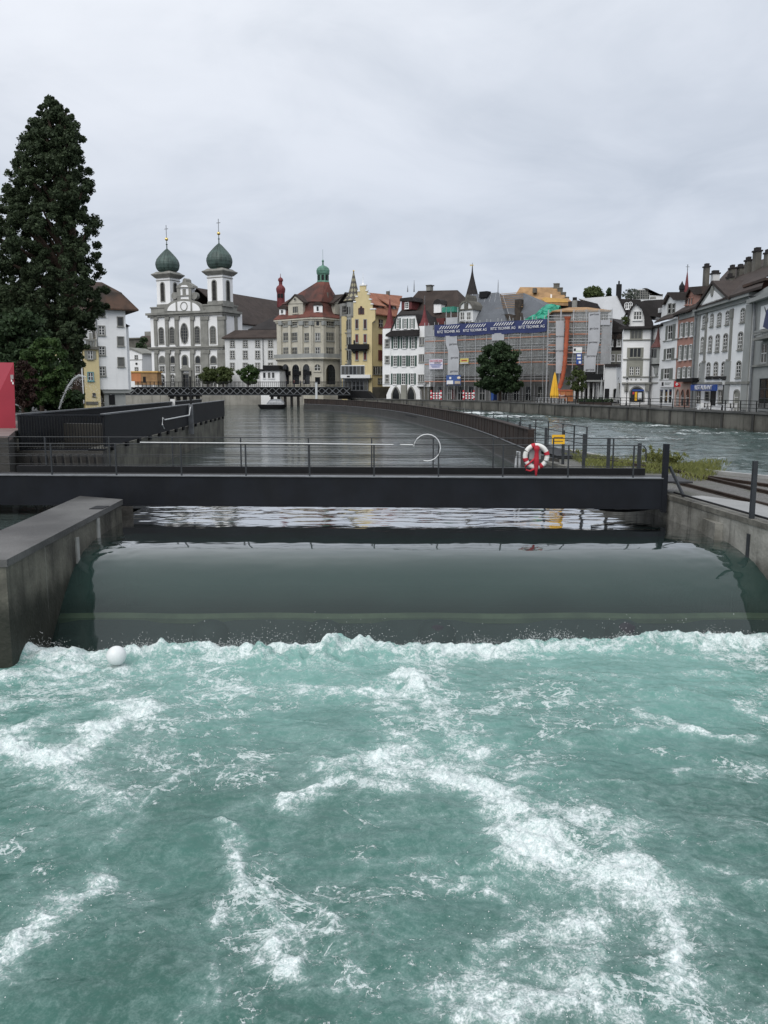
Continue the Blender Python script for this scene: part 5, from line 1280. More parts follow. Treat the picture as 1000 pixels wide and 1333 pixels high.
# ---- narrow grey house with the pointed oriel
Z3 = (440, 360, 7.842)
f = Fac(442.5, 205, 459, 200, Z3)
h = thing('grey_oriel_house', 'narrow grey house with round oriel and patterned pointed spire', 'house', f.w(1.5, 0, 3))
u0, u1, ze = wall_block(h, 'wall', STONE2, f, 18, 150, 268, 0, 10)
for y0, y1 in ((302, 368), (462, 540), (605, 700), (758, 858)): W(h, f, 46, y0, 88, y1, STONE, .14, (3, 2), sm=STONE2)
for y in (395, 572, 735, 890): B(h, 'string_course', STONE, f, 18, y, 100, y + 12, -.25, .1)
uc = f.uu(122, 500, -.3); g = 200 / F / 7.842; zf = lambda y: f.zz(122, y, -.3)
part(MB().lathe([(.1, zf(905)), (.6, zf(880)), (1.05, zf(850)), (1.05, zf(265)), (1.15, zf(260))], uc, .1, 10), 'oriel', STONE2, h, f)
for y0, y1 in ((310, 385), (440, 540), (620, 700), (755, 850)):
    for a2 in (-2.2, -PI / 2, -.94):
        o = part(MB().box(-.2, .2, -.05, .05, zf(y1), zf(y0)), 'oriel_window', GLASS, h, f, uc + 1.02 * math.cos(a2), .1 + 1.02 * math.sin(a2)); o.rotation_euler.z += a2 + PI / 2
for y in (400, 570, 720): part(MB().lathe([(1.15, zf(y + 14)), (1.15, zf(y))], uc, .1, 10), 'oriel_band', STONE, h, f)
uk = f.uu(132, 200, .6)
part(MB().lathe([(2.6, 0), (2.3, .35), (1.35, 1.7), (.9, 3.2), (.45, 5.2), (.06, 7.0)], 0, 0, 10), 'spire', CHECK, h, f, uk, 1.4, f.zz(132, 250, .6))
part(MB().tube([(uk, 1.4, f.zz(132, 60, .6)), (uk, 1.4, f.zz(132, -60, .6))], .05, 5), 'finial', STEEL, h, f); part(MB().sphere((uk, 1.4, f.zz(132, -60, .6)), .22, 8, 6), 'finial_ball', GOLD, h, f)
part(gable_roof(u0, u1, 0, 2.5, ze, ze + 2.2), 'roof', RDARK, h, f)

# ---- yellow house with stepped gable
f = Fac(457.5, 198, 484.6, 196.5, Z3)
h = thing('stepped_gable_house', 'pale yellow house with white stepped gable, iron balcony and orange roof', 'house', f.w(2.5, 0, 2))
st = [(140, 1260), (140, 420), (158, 420), (158, 262), (180, 262), (180, 208), (200, 208), (200, 152), (221, 152), (221, 92), (283, 92), (283, 146), (299, 146), (299, 182), (316, 182), (316, 236), (334, 236), (334, 284), (350, 284), (350, 336), (378, 336), (378, 444), (348, 470), (348, 1260)]
PG(h, 'gable_wall', YELL, f, st, 0, .6)
for x0, x1, y in ((156, 184, 262), (178, 204, 208), (198, 224, 152), (218, 287, 92), (281, 303, 146), (297, 320, 182), (314, 338, 236), (332, 354, 284), (326, 382, 336)): B(h, 'step_cap', WHITE, f, x0, y - 12, x1, y, -.15, .75)
part(MB().lathe([(.35, f.zz(252, 92)), (.3, f.zz(252, 78)), (.12, f.zz(252, 60)), (.05, f.zz(252, 20)), (.03, f.zz(252, -40))], f.uu(252, 80), .3, 8), 'spike', WHITE, h, f)
for x0, y0, x1, y1 in ((214, 322, 226, 382), (232, 306, 245, 382), (251, 322, 264, 382)): W(h, f, x0, y0, x1, y1, REDWIN, .1, None, 'round', sill=False)
for x0, x1 in ((182, 206), (266, 291)):
    for y0, y1 in ((440, 530), (592, 672), (762, 850)): W(h, f, x0, y0, x1, y1, STONE2, .14, (2, 2), sm=REDWIN, glass=REDWIN if y0 > 500 else GLASS)
B(h, 'balcony', IRON, f, 100, 690, 305, 742, -1.2, 0); PG(h, 'balcony_bracket', IRON, f, [(130, 742), (290, 742), (270, 785), (255, 760), (180, 760), (160, 785)], -.8, 0); B(h, 'balcony_finial', IRON, f, 158, 650, 172, 692, -1.1, -.9)
B(h, 'sign_band', WHITE2, f, 28, 1002, 330, 1036, -.5, .1); B(h, 'emblem', IRON, f, 92, 1012, 122, 1028, -.54, -.5)
for k in range(6): W(h, f, 38 + k * 39, 915, 72 + k * 39, 1000, STEEL, .08, (1, 1), v=-.15, sm=STEEL, sill=False)
B(h, 'window_bay', WHITE2, f, 30, 905, 272, 1004, -.15, .1)
B(h, 'shop_front', STEEL, f, 50, 1038, 310, 1240, -.3, .1)
for k in range(6): W(h, f, 66 + k * 40, 1058, 102 + k * 40, 1160, STEEL, .06, (1, 2), v=-.3, sm=STEEL, sill=False)
B(h, 'canopy', STEEL_D, f, 45, 1036, 325, 1048, -1.8, 0)
PG(h, 'terrace_awning', IRON, f, [(0, 1165), (300, 1170), (375, 1250), (0, 1250)], -3, -.6)
f2 = Fac(485, 197.5, 516, 206, Z3)
u0, u1, ze = wall_block(h, 'side_wall', YELL, f2, 352, 600, 405, .2, 9)
a_ = f2.uu(345, 405, 0)
zr = f2.zz(330, 168, 4.5); zr2 = f2.zz(640, 195, 4.5)
e0, e1, g0, g1 = f2.uu(372, 402, -.6), f2.uu(596, 405, -.6), f2.uu(303, 170, 4.5), f2.uu(655, 195, 4.5)
part(MB().loft([[(e0, -.7, ze), (e0, -.7, ze + .25), (g0, 4.4, zr), (g0, 4.7, zr), (g0 + .5, 9.8, ze)], [(e1, -.7, ze), (e1, -.7, ze + .25), (g1, 4.4, zr2), (g1, 4.7, zr2), (g1 + 2, 9.8, ze)]]), 'roof', RORANGE, h, f2)
for x0, x1 in ((400, 470), (545, 600)):
    B(h, 'dormer', DSTONE, f2, x0 + 5, 292, x1 - 5, 362, .9, 3); W(h, f2, x0 + 18, 302, x1 - 22, 350, WHITE, .08, (2, 2), v=.9); part(MB().loft([[(f2.uu(x0 - 35, 300, .5), .3, f2.zz(x0, 298, .5)), (f2.uu(x1 + 25, 300, .5), .3, f2.zz(x0, 298, .5)), (f2.uu(x1 + 5, 300, .5), 3.5, f2.zz(x0, 236, 2.6)), (f2.uu(x0 - 40, 300, .5), 3.5, f2.zz(x0, 236, 2.6))], [(f2.uu(x0 - 35, 300, .5), .3, f2.zz(x0, 290, .5)), (f2.uu(x1 + 25, 300, .5), .3, f2.zz(x0, 290, .5)), (f2.uu(x1 + 5, 300, .5), 3.5, f2.zz(x0, 228, 2.6)), (f2.uu(x0 - 40, 300, .5), 3.5, f2.zz(x0, 228, 2.6))]]), 'dormer_roof', RORANGE, h, f2)
for x0, y0, x1, y1, s_ in ((418, 442, 456, 516, (2, 2)), (416, 592, 454, 684, None), (414, 755, 454, 848, None), (362, 918, 400, 998, (2, 1)), (410, 918, 450, 998, (2, 1)), (410, 1042, 450, 1092, (2, 2))): W(h, f2, x0, y0, x1, y1, REDWIN if y1 < 900 else STEEL, .1, s_, v=.2, glass=REDWIN if s_ is None else GLASS)
part(MB().box(f2.uu(512, 160, 4.5) - .3, f2.uu(512, 160, 4.5) + .3, 4.2, 4.9, f2.zz(512, 190, 4.5), f2.zz(512, 150, 4.5)), 'chimney', DSTONE, h, f2)
part(MB().tube([f2.w(f2.uu(347, 700, -.2), -.2, 1.4) - f2.w(0, 0, 0) if False else (f2.uu(347, 700, -.2), -.25, 1.4), (f2.uu(347, 700, -.2), -.25, f2.zz(347, 480)), (f2.uu(368, 460), -.25, f2.zz(368, 462))], .14, 7), 'downpipe', STEEL, h, f2)
PG(h, 'base', DSTONE, f2, [(352, 1260), (520, 1260), (520, 1128), (352, 1128)], -.3, .3)

# ---- white house with green shutters
f = Fac(498, 184, 560, 178, Z3)
h = thing('shuttered_house', 'white house with green shutters, gothic arches and two red spirelets', 'house', f.w(5, 0, 1.5))
u0, u1 = f.uu(456, 800), f.uu(868, 800); zs = f.zz(600, 1122); ze = f.zz(600, 540)
part(MB().box(u0, u1 + .2, 0, 10, zs, ze), 'wall', WHITE, h, f)
PG(h, 'gable', WHITE, f, [(540, 545), (605, 398), (792, 388), (828, 545)], .02, 9)
PG(h, 'gable_rake', RDARK, f, [(534, 552), (600, 392), (796, 380), (834, 548), (826, 548), (790, 392), (606, 402), (544, 552)], -.25, 9)
B(h, 'turret', WHITE, f, 458, 530, 540, 1100, -.12, 2); B(h, 'turret', WHITE, f, 815, 505, 892, 1100, -.12, 2)
B(h, 'side_wall', WHITE, f, 868, 780, 945, 1125, .6, 8)
for xc, yt, yb, hw in ((508, 225, 530, 45), (864, 285, 503, 42)):
    uc, vv = f.uu(xc, yb), .9; k = 181 / F / 7.842; zb_ = f.zz(xc, yb); H = f.zz(xc, yt) - zb_
    rr = [(hw * k * 1.12, 0), (hw * k * 1.08, .12 * 1), (hw * k * .72, H * .16), (hw * k * .45, H * .36), (hw * k * .22, H * .66), (.04, H)]
    part(MB().loft([[(uc - r_, vv - r_, zb_ + z), (uc + r_, vv - r_, zb_ + z), (uc + r_, vv + r_, zb_ + z), (uc - r_, vv + r_, zb_ + z)] for r_, z in rr]), 'spirelet', REDT, h, f)
    part(MB().tube([(uc, vv, zb_ + H - .1), (uc, vv, zb_ + H + 1.9)], .04, 5), 'finial', STEEL, h, f)
PG(h, 'canopy_roof', RDARK, f, [(484, 612), (488, 590), (545, 552), (808, 540), (808, 605)], -1.3, 0)
for y0, y1, xs_ in ((428, 528, ((584, 642), (662, 716), (734, 784))), (618, 732, ((550, 630), (644, 714), (732, 808))), (808, 914, ((545, 626), (636, 714), (724, 802))), (990, 1100, ((542, 622), (630, 710), (722, 798)))):
    for x0, x1 in xs_: W(h, f, x0, y0, x1, y1, WHITE, .06, (2, 4), sh=SHUT)
for x0, y0, x1, y1 in ((486, 646, 522, 714), (486, 814, 522, 878), (486, 1008, 520, 1074)): W(h, f, x0, y0, x1, y1, STONE, .16, (1, 2), v=-.12)
for x0, y0, x1, y1 in ((836, 625, 884, 698), (832, 800, 882, 872), (826, 1006, 880, 1074)): W(h, f, x0, y0, x1, y1, STONE, .14, (3, 1), v=-.12)
for y0, y1 in ((800, 908), (990, 1080)): W(h, f, 896, y0, 924, y1, DSTONE, .1, (1, 3), v=.6, sh=None)
PG(h, 'ground_floor', WHITE, f, [(496, 1262), (496, 1205), (520, 1150), (540, 1118), (800, 1118), (835, 1165), (842, 1262)], -.1, 8)
for x0, x1 in ((560, 628), (712, 784)): W(h, f, x0, 1135, x1, 1258, STONE, .3, None, 'gothic', v=-.1, sill=False, dep=.2)
B(h, 'centre_pier', GREYWALL, f, 642, 1105, 696, 1262, -.5, .1)
B(h, 'dark_passage', DSTONE, f, 842, 1130, 945, 1262, .8, 8)
part(MB().loft([[(u0, .5, ze + .1), (u1, .5, ze + .1), (u1, 10, ze + .1), (u0, 10, ze + .1)], [(u0 + 2, 4.6, ze + 4.2), (u1 - 2, 4.6, ze + 4.2), (u1 - 2, 5.6, ze + 4.2), (u0 + 2, 5.6, ze + 4.2)]]), 'roof', RDARK, h, f)
# dark roofed house behind
Z4 = (550, 370, 7.143)
f = Fac(520, 196, 606, 186, Z4)
h = thing('dark_roof_house', 'house with a big dark brown hipped roof behind the shuttered house', 'house', f.w(8, 0, 1.5))
pts = [(-270, 300), (-190, 150), (-90, 40), (40, 45), (330, 85), (420, 185), (420, 390), (-270, 390)]
q = [f.uz(x, y, 2) for x, y in pts]
uL, uR = q[0][0], f.uu(400, 300, 2); zE = f.zz(100, 390, 0); zR = f.zz(100, 52, 6)
rings = [[(uL, -.5, zE), (uR + 1, -.5, zE), (uR + 1, 13, zE), (uL, 13, zE)], [(uL + 1.6, 1.2, zE + (zR - zE) * .35), (uR - .5, 1.2, zE + (zR - zE) * .35), (uR - .5, 11, zE + (zR - zE) * .35), (uL + 1.6, 11, zE + (zR - zE) * .35)], [(f.uu(0, 40, 6) - 1, 5.8, zR), (f.uu(325, 80, 6), 5.8, zR - .5), (f.uu(325, 80, 6), 6.2, zR - .5), (f.uu(0, 40, 6) - 1, 6.2, zR)]]
part(MB().loft(rings), 'roof', RBROWN, h, f); part(MB().box(uL + .5, uR + .5, 0, 12, ZB, zE), 'wall', YELL, h, f)
B(h, 'chimney', STONE, f, 35, 12, 75, 60, 5.4, 6.6); B(h, 'chimney_cap', DSTONE, f, 30, 5, 78, 14, 5.2, 6.8)
B(h, 'dormer', WHITE, f, 106, 178, 172, 265, .6, 4); PG(h, 'dormer_hood', RDARK, f, [(96, 182), (112, 150), (140, 135), (165, 150), (180, 182)], .4, 5)
W(h, f, 82, 325, 112, 362, REDWIN, .1, (2, 2), v=-.45); B(h, 'red_dormer', REDWIN, f, 70, 318, 200, 372, -.44, 2)
B(h, 'red_dormer', REDWIN, f, -195, 155, -100, 235, -.2, 4); PG(h, 'dormer_roof', RDARK, f, [(-215, 158), (-205, 130), (-100, 118), (-80, 158)], -.5, 5); W(h, f, -160, 170, -128, 225, WHITE, .1, (2, 3), v=-.2)
for x, yt in ((-88, -40), (-148, 10)): part(MB().tube([(f.uu(x, 60, 5), 5.5, f.zz(x, 70, 5)), (f.uu(x, 60, 5), 5.5, f.zz(x, yt, 5))], [.16, .03], 6), 'finial', STEEL, h, f)
# dark church spire further back
q = P(614.5, 385, 230); zc = lambda y: P(614, y, 230).z; k = 230 / F
h = thing('dark_spire', 'slender dark grey spire with a weather vane behind the slate roof', 'spire', (q.x, 230, 3))
wpart(MB().box(q.x - 1.3, q.x + 1.3, 228.7, 231.3, ZB, zc(384)), 'tower', DSTONE, h)
wpart(MB().lathe([(1.9, zc(388)), (1.5, zc(380)), (.95, zc(370)), (.45, zc(360)), (.22, zc(354)), (.1, zc(346))], q.x, 230, 8, PI / 8), 'spire', RDARK, h)
wpart(MB().tube([(q.x, 230, zc(348)), (q.x, 230, zc(342))], .05, 5), 'rod', IRON, h); wpart(MB().box(q.x - .7, q.x + .3, 229.97, 230.03, zc(346), zc(344.5)), 'vane', GOLD, h)
# ---- the house under scaffolding, with the slate roof
Z5 = (680, 360, 7.143)
FA = Fac(556, 173, 727, 154, Z4)
FA5 = Fac(556, 173, 727, 154, Z5)
LA = FA.len
h = thing('scaffolded_house', 'grey house under renovation with blue slate roof behind the long blue banner', 'house', FA.w(12, 0, 1.5))
zE = FA.zz(400, 372, 1.4)
REND = M('bare_grey_render', (.2, .2, .195), .9, .2, .5, .5, (.1, .1, .095), .3)
part(MB().box(1, LA, 1.4, 13, ZB, zE), 'wall', REND, h, FA)
lv = [FA.zz(150, y) for y in (532, 640, 745, 905)]
for i in range(11):
    for k in range(4):
        u = 2.2 + i * (LA - 4) / 10; z = (lv[0] + .7, lv[1] + .5, lv[2] + .45, 1.6)[k]
        key = 'sw%d' % (k == 3)
        if key not in WC:
            a = MB().ring(outline(1.1, 2.0 if k < 3 else 2.6, None, .16), outline(1.1, 2.0 if k < 3 else 2.6), -.1, .05); p_ = MB(); o_ = outline(1.1, 2.0 if k < 3 else 2.6); p_.add([(x, -.02, zz) for x, zz in o_], [(0, 1, 2, 3)])
            s_ = MB().box(-.04, .04, -.06, -.02, 0, 2).box(-.55, .55, -.06, -.02, 1.3, 1.38)
            WC[key] = (a.mesh('window', STONE2), p_.mesh('pane', GLASS), s_.mesh('sash', SASH))
        o = link('window', WC[key][0], h, FA.w(u, 1.4, z) - WL[h.name], FA.ang); link('pane', WC[key][1], o); link('sash', WC[key][2], o)
# slate roof
uA, uB = FA.uu(345, 330, 1.4), LA; rA, rB = FA.uu(445, 100, 7), FA.uu(705, 80, 7); zR = FA.zz(560, 88, 7)
part(hip_roof(uA, FA.uu(770, 330, 1.4), 1.4, 13, zE - .3, zR, rA, rB, 7, .5, .2, 1.25), 'roof', RSLATE, h, FA)
r2a, r2b = FA.uu(715, 80, 7.5), FA.uu(945, 95, 7.5)
part(hip_roof(FA.uu(700, 330, 2.4), LA - 1, 2.4, 13, zE - .3, FA.zz(820, 92, 7.5), r2a, r2b, 7.5, .4, .2, 1.2), 'roof', RSLATE, h, FA)
for x0, x1 in ((470, 400), (530, 470), (600, 520), (650, 560), (690, 640), (715, 770), (740, 830)):
    a_ = Vector((FA.uu(x0, 90, 6.9), 6.8, zR + .05)); e_ = Vector((FA.uu(x1, 330, 1.2), 1.0, zE)); md = a_.lerp(e_, .78); md.z += .25
    part(MB().tube([a_, e_], .035, 4), 'roof_seam', GALV, h, FA)
bt = MB()
for k in range(9):
    s_ = k / 9; z = FA.zz(820, 95 + s_ * 150, 7.5 - 4 * s_) + .2; v = 7.2 - 4.2 * s_
    bt.box(r2a + .3 + s_ * 1.5, r2b + s_ * 2.4, v - .05, v + .03, z - .05, z + .05)
part(bt, 'roof_batten', WOOD, h, FA)
B(h, 'chimney', IRON, FA, 528, 66, 600, 125, 5.5, 7); B(h, 'chimney', M('dark_brown_rubble', (.05, .04, .032), .9, .4, 1.5, .5, (.02, .018, .015), .5), FA, 858, 140, 910, 300, 3.2, 4.4); PG(h, 'dormer_stub', MATS['dark_brown_rubble'], FA, [(720, 335), (735, 285), (800, 275), (850, 288), (900, 262), (935, 335)], 2.0, 4)
part(MB().tube([(FA.uu(703, 60, 7), 7, zR), (FA.uu(703, 60, 7), 7, FA.zz(703, 0, 7)), (FA.uu(703, 60, 7), 7, FA.zz(703, -45, 7))], [.09, .07, .02], 6), 'finial', STEEL, h, FA)
# baroque dormer
PG(h, 'gable_dormer', WHITE2, FA, [(342, 352), (342, 232), (350, 190), (372, 168), (405, 160), (440, 172), (456, 195), (470, 232), (470, 352)], .6, 4)
PG(h, 'dormer_trim', DSTONE, FA, [(334, 236), (345, 185), (370, 158), (395, 150), (398, 120), (405, 95), (412, 120), (415, 150), (445, 160), (465, 190), (478, 236), (466, 236), (450, 196), (436, 176), (405, 166), (374, 174), (354, 196), (346, 236)], .4, 4)
B(h, 'dormer_band', DSTONE, FA, 336, 228, 478, 240, .35, .7); B(h, 'coat_of_arms', DSTONE, FA, 388, 175, 420, 228, .4, .7)
for x0 in (356, 416): W(h, FA, x0, 262, x0 + 34, 330, WHITE2, .1, (2, 2), v=.6)

SA = thing('scaffolding', 'long scaffolding with orange toe boards and grey netting before the slate roofed house', 'scaffolding', FA.w(12, -1.2, 1.5))
def scaffold(r, fac, u0, u1, levels, ztop, z0, step=2.3, brd=PLANK):
    n = int((u1 - u0) / step); sm_ = MB().tube([(0, 0, 0), (0, 0, ztop - z0)], .055, 6).mesh('standard', GALV)
    for i in range(n + 1):
        for v in (-1.5, -.15): part(sm_, 'standard', None, r, fac, u0 + (u1 - u0) * i / n, v, z0)
    for z in levels:
        part(MB().box(u0, u1, -1.2, -.2, z - .08, z), 'deck', WOOD, r, fac)
        part(MB().box(u0, u1, -1.46, -1.42, z - .08, z + .1), 'toe_board', brd, r, fac)
        for dz in (.55, 1.05): part(MB().tube([(u0, -1.45, z + dz), (u1, -1.45, z + dz)], .04, 5), 'guard_rail', GALV, r, fac)
    for i in range(0, n, 3):
        for k in range(len(levels) - 1):
            a_, b_ = u0 + (u1 - u0) * i / n, u0 + (u1 - u0) * (i + 1) / n
            part(MB().tube([(a_, -1.3, levels[k]), (b_, -1.3, levels[k + 1])], .035, 5), 'brace', GALV, r, fac)
lvs = sorted(lv); zT = FA.zz(150, 385)
scaffold(SA, FA, .4, LA, lvs, zT + .6, 1.5)
part(MB().box(.4, LA, -1.36, -1.345, lvs[0] + 1.2, zT), 'netting', NET, SA, FA)
part(MB().box(.4, 2.4, -1.42, -1.40, lvs[0], zT), 'netting', NET2, SA, FA)
PG(SA, 'sheet_strip', SHEET, FA, [(215, 480), (322, 480), (322, 560), (342, 630), (335, 842), (234, 842), (238, 620), (215, 545)], -1.6, -1.57)
PG(SA, 'sheet_strip', SHEET, FA, [(222, 312), (325, 306), (325, 372), (222, 376)], -1.6, -1.57); PG(SA, 'sheet_strip', SHEET, FA, [(645, 458), (762, 452), (758, 520), (645, 525)], -1.6, -1.57)
for x, y in ((285, 556), (298, 682), (294, 808)): text(SA, 'gerüste', FA, x, y, -1.62, .42, LETD)
part(MB().box(FA.uu(215, 225), FA.uu(330, 225), -1.3, 1.0, FA.zz(270, 262), FA.zz(270, 215)), 'tarp_cover', net_mat('green_netting', (.05, .3, .22), .7), SA, FA)
for x in (218, 262, 325): B(SA, 'standard', GALV, FA, x, 215, x + 5, 380, -1.3, -1.2)
# banner
BN = thing('blue_banner', 'long dark blue banner with white company lettering along the scaffold top', 'banner', FA.w(10, -1.6, 14))
uL, uR = FA.uu(112, 430, -1.6), FA5.uu(230, 450, -1.6)
m = MB(); n_ = 60; rows = []
for i in range(n_ + 1):
    s_ = i / n_; u = uL + (uR - uL) * s_
    zt1 = FA.zz(112, 378, -1.6) * (1 - s_) + FA5.zz(230, 393, -1.6) * s_; zb1 = FA.zz(112, 484, -1.6) * (1 - s_) + FA5.zz(230, 508, -1.6) * s_
    sag = .18 * abs(math.sin(s_ * PI * 4)); wv = .07 * math.sin(s_ * 40)
    rows.append([(u, -1.62 - wv * .3, zt1 - sag * .4), (u, -1.66 - wv, zt1 * .5 + zb1 * .5 - sag * .5), (u, -1.62 - wv, zb1 - sag), (u, -1.58 - wv, zb1 - sag), (u, -1.58 - wv, zt1 * .5 + zb1 * .5 - sag * .5), (u, -1.58 - wv * .3, zt1 - sag * .4)])
m.loft(rows); part(m, 'sheet', BLUEB, BN, FA)
for x, y, s_ in ((242, 441, 'RITZ TECHNIK AG'), (487, 427, 'RITZ TECHNIK AG'), (748, 410, 'RITZ TECHNIK AG'), (1014, 396, 'RITZ TECHNIK AG')):
    text(BN, s_, FA, x, y, -1.86, .5, LETW, sx=.92, ext=.02)
    m = MB()
    for k in range(8):
        xx = x - 88 + k * 23; a_ = FA.uz(xx, y - 22 - k * 1.2, -1.84); b_ = FA.uz(xx + 24, y - 52 - k * 1.2, -1.84)
        m.add([(a_[0], -1.84, a_[1]), (a_[0] + .2, -1.84, a_[1]), (b_[0] + .2, -1.84, b_[1]), (b_[0], -1.84, b_[1]), (a_[0], -1.8, a_[1]), (a_[0] + .2, -1.8, a_[1]), (b_[0] + .2, -1.8, b_[1]), (b_[0], -1.8, b_[1])], [(0, 1, 2, 3), (7, 6, 5, 4), (0, 4, 5, 1), (1, 5, 6, 2), (2, 6, 7, 3), (3, 7, 4, 0)])
    part(m, 'slanted_stripes', LETW, BN, FA)
# signs on the scaffold
def sign(lab, name, fac, x0, y0, x1, y1, mat, bars, v=-1.7, cat='sign'):
    r = thing(name, lab, cat, fac.w(fac.uu(x0, y1, v), v, fac.zz(x0, y1, v)))
    B(r, 'board', mat, fac, x0, y0, x1, y1, v, v + .05)
    for bx0, by0, bx1, by1, bm_ in bars: B(r, 'print', bm_, fac, bx0, by0, bx1, by1, v - .02, v)
    return r
r = sign('white printed sign with red heading on the left scaffold netting', 'site_sign', FA, 62, 697, 190, 790, M('lilac_white_board', (.62, .6, .68), .5, .05, 2), ((72, 745, 180, 750, BLUES), (80, 757, 170, 762, BLUES), (90, 768, 160, 773, BLUES)))
text(r, 'DACHDECKER', FA, 126, 714, -1.73, .42, LETR, sx=.8); text(r, 'BAUTEAM', FA, 140, 732, -1.73, .3, LETD, sx=.8)
sign('small yellow sign with orange print on the scaffold', 'site_sign', FA, 350, 690, 428, 742, M('pale_yellow_board', (.6, .52, .15), .5, .05, 2), ((362, 702, 415, 716, ORANGE), (352, 726, 426, 740, SHEET)))
r = sign('blue and white picture sign at the foot of the white sheet strip', 'site_sign', FA, 222, 846, 356, 940, M('deep_blue_board', (.05, .1, .28), .5, .1, 1), ((226, 895, 285, 934, LETW), (300, 900, 352, 925, M('beige_print', (.45, .38, .3), .6, .1, 1)), (250, 862, 268, 882, LETW), (225, 928, 352, 938, LETD)))
u, z = FA.uz(338, 870, -1.73); part(MB().sphere((0, 0, 0), .42, 14, 8), 'round_emblem', M('cream_print', (.7, .6, .45), .6, .1, 1), r, FA, u, -1.73, z).scale = (1, .1, .6)
# street level barriers, doors
for i, (x0, x1, lb) in enumerate(((75, 178, 'red and white barrier boards below the left end of the scaffolding'), (376, 484, 'red and white barrier boards just left of the big green tree'))):
    r = thing('site_barrier', lb, 'barrier', FA.w(FA.uu(x0, 1060, -4), -4, 1.5), 'red and white site barriers')
    for x in (x0, x1 - 12):
        for k in range(5): B(r, 'post_band', LETR if k % 2 == 0 else LETW, FA, x, 985 + k * 18, x + 11, 1003 + k * 18, -4, -3.85)
    for y in (1008, 1030, 1052):
        for k in range(6): B(r, 'board_band', LETW if k % 2 else RED, FA, x0 + 10 + k * (x1 - x0 - 22) / 6, y, x0 + 10 + (k + 1) * (x1 - x0 - 22) / 6, y + 13, -4.05, -4.0)
r = thing('site_cabin', 'narrow blue site toilet cabin behind the big tree trunk', 'cabin', FA.w(FA.uu(652, 1075, -2.5), -2.5, 1.5)); B(r, 'body', BLUES, FA, 638, 985, 668, 1080, -3, -2); B(r, 'door', M('blue_door', (.03, .1, .36), .5, .1, 1), FA, 642, 995, 662, 1076, -3.05, -3.0); B(r, 'roof', STEEL, FA, 635, 980, 671, 986, -3.1, -1.9)
r = thing('red_door', 'dark red door in the grey wall under the scaffolding', 'door', FA.w(FA.uu(285, 1070, 1.3), 1.3, 1.5)); B(r, 'leaf', REDWIN, FA, 272, 975, 300, 1068, 1.2, 1.5); B(r, 'jamb', LETW, FA, 268, 980, 273, 1068, 1.1, 1.5)
tree('quay_tree', 'big dark green round tree in front of the scaffolding', 'tree', 651, 521, 151, 1.5, .32, blob(650, 476, 27, 29, 190, (4, 7), 3.6, 151) + blob(650, 500, 28, 10, 60, (4, 6), 3, 151), 75, .24, LDARK, limbs=14, shell=.3)
tree('young_tree', 'small olive green young tree in front of the right scaffold', 'tree', 752, 522, 137, 1.5, .1, blob(752, 496, 13, 14, 46, (2.5, 4.5), 1.4, 137) + blob(753, 484, 6, 8, 14, (2, 3.5), .8, 137), 40, .16, LOLIVE, shell=.2)

# ---- right scaffold and its house
FB = Fac(722, 146, 797, 145, Z5)
h = thing('corner_scaffold_house', 'grey house wrapped in white sheeting right of the orange chute', 'house', FB.w(5, 0, 1.5))
u0, u1, zt_ = wall_block(h, 'wall', REND, FB, 300, 800, 330, 1.3, 9)
for x in (460, 520, 580, 650, 740):
    for y in (345, 450, 570, 700): W(h, FB, x, y, x + 32, y + 62, STONE, .12, (2, 2), v=1.3)
part(hip_roof(u0, u1, 1.3, 10, zt_, zt_ + 1.2, u0 + 3, u1 - 3), 'roof', WOOD, h, FB)
B(h, 'balcony', IRON, FB, 600, 905, 775, 960, -1.6, 1.3); B(h, 'canopy_slab', STONE2, FB, 600, 962, 760, 978, -2.0, 1.3)
for x in (480, 530, 565, 610, 655, 700): B(h, 'column', WHITE2, FB, x, 985, x + 14, 1140, -.6, -.2)
for x in (500, 590, 640): B(h, 'dark_opening', IRON, FB, x, 1040, x + 40, 1140, 1.2, 1.5)
SB = thing('corner_scaffolding', 'pale sheeted scaffolding right of the orange chute', 'scaffolding', FB.w(5, -1.3, 1.5))
lb_ = sorted(FB.zz(500, y) for y in (425, 540, 640, 710, 820))
scaffold(SB, FB, FB.uu(235, 500), FB.uu(818, 500), lb_, FB.zz(500, 310), 1.5, 1.9)
part(MB().box(FB.uu(475, 500), FB.uu(818, 500), -1.4, -1.385, lb_[0], FB.zz(500, 318)), 'netting', NET, SB, FB)
part(MB().box(FB.uu(725, 500), FB.uu(818, 500), -1.5, -1.485, lb_[0], FB.zz(500, 440)), 'netting', NET2, SB, FB)
for pts in ([(312, 412), (392, 408), (385, 600), (378, 900), (312, 900)], [(617, 336), (727, 330), (720, 610), (610, 610)], [(610, 612), (718, 612), (690, 735), (596, 735)], [(575, 737), (686, 737), (678, 885), (572, 885)], [(728, 405), (818, 400), (815, 450), (728, 450)]):
    PG(SB, 'sheet_strip', SHEET, FB, pts, -1.66, -1.62)
for x, y in ((672, 350), (668, 482), (658, 610), (640, 738), (630, 866), (345, 555), (342, 690)): text(SB, 'gerüste', FB, x, y, -1.68, .34, LETD)
sign('white and grey sign board above the blue sign on the right scaffold', 'site_sign', FB, 472, 657, 556, 712, LETW, ((478, 668, 498, 694, LETD), (500, 690, 550, 696, M('grass_print', (.35, .5, .25), .6, .1, 1))), -1.75)
sign('tall narrow blue sign with white print on the right scaffold', 'site_sign', FB, 503, 716, 552, 815, BLUES, ((510, 724, 545, 742, LETW), (510, 756, 545, 770, LETW), (525, 785, 545, 808, LETW)), -1.75)
r = thing('debris_chute', 'long orange segmented debris chute hanging down the scaffold', 'chute', FB.w(FB.uu(345, 1035, -2), -2, 3))
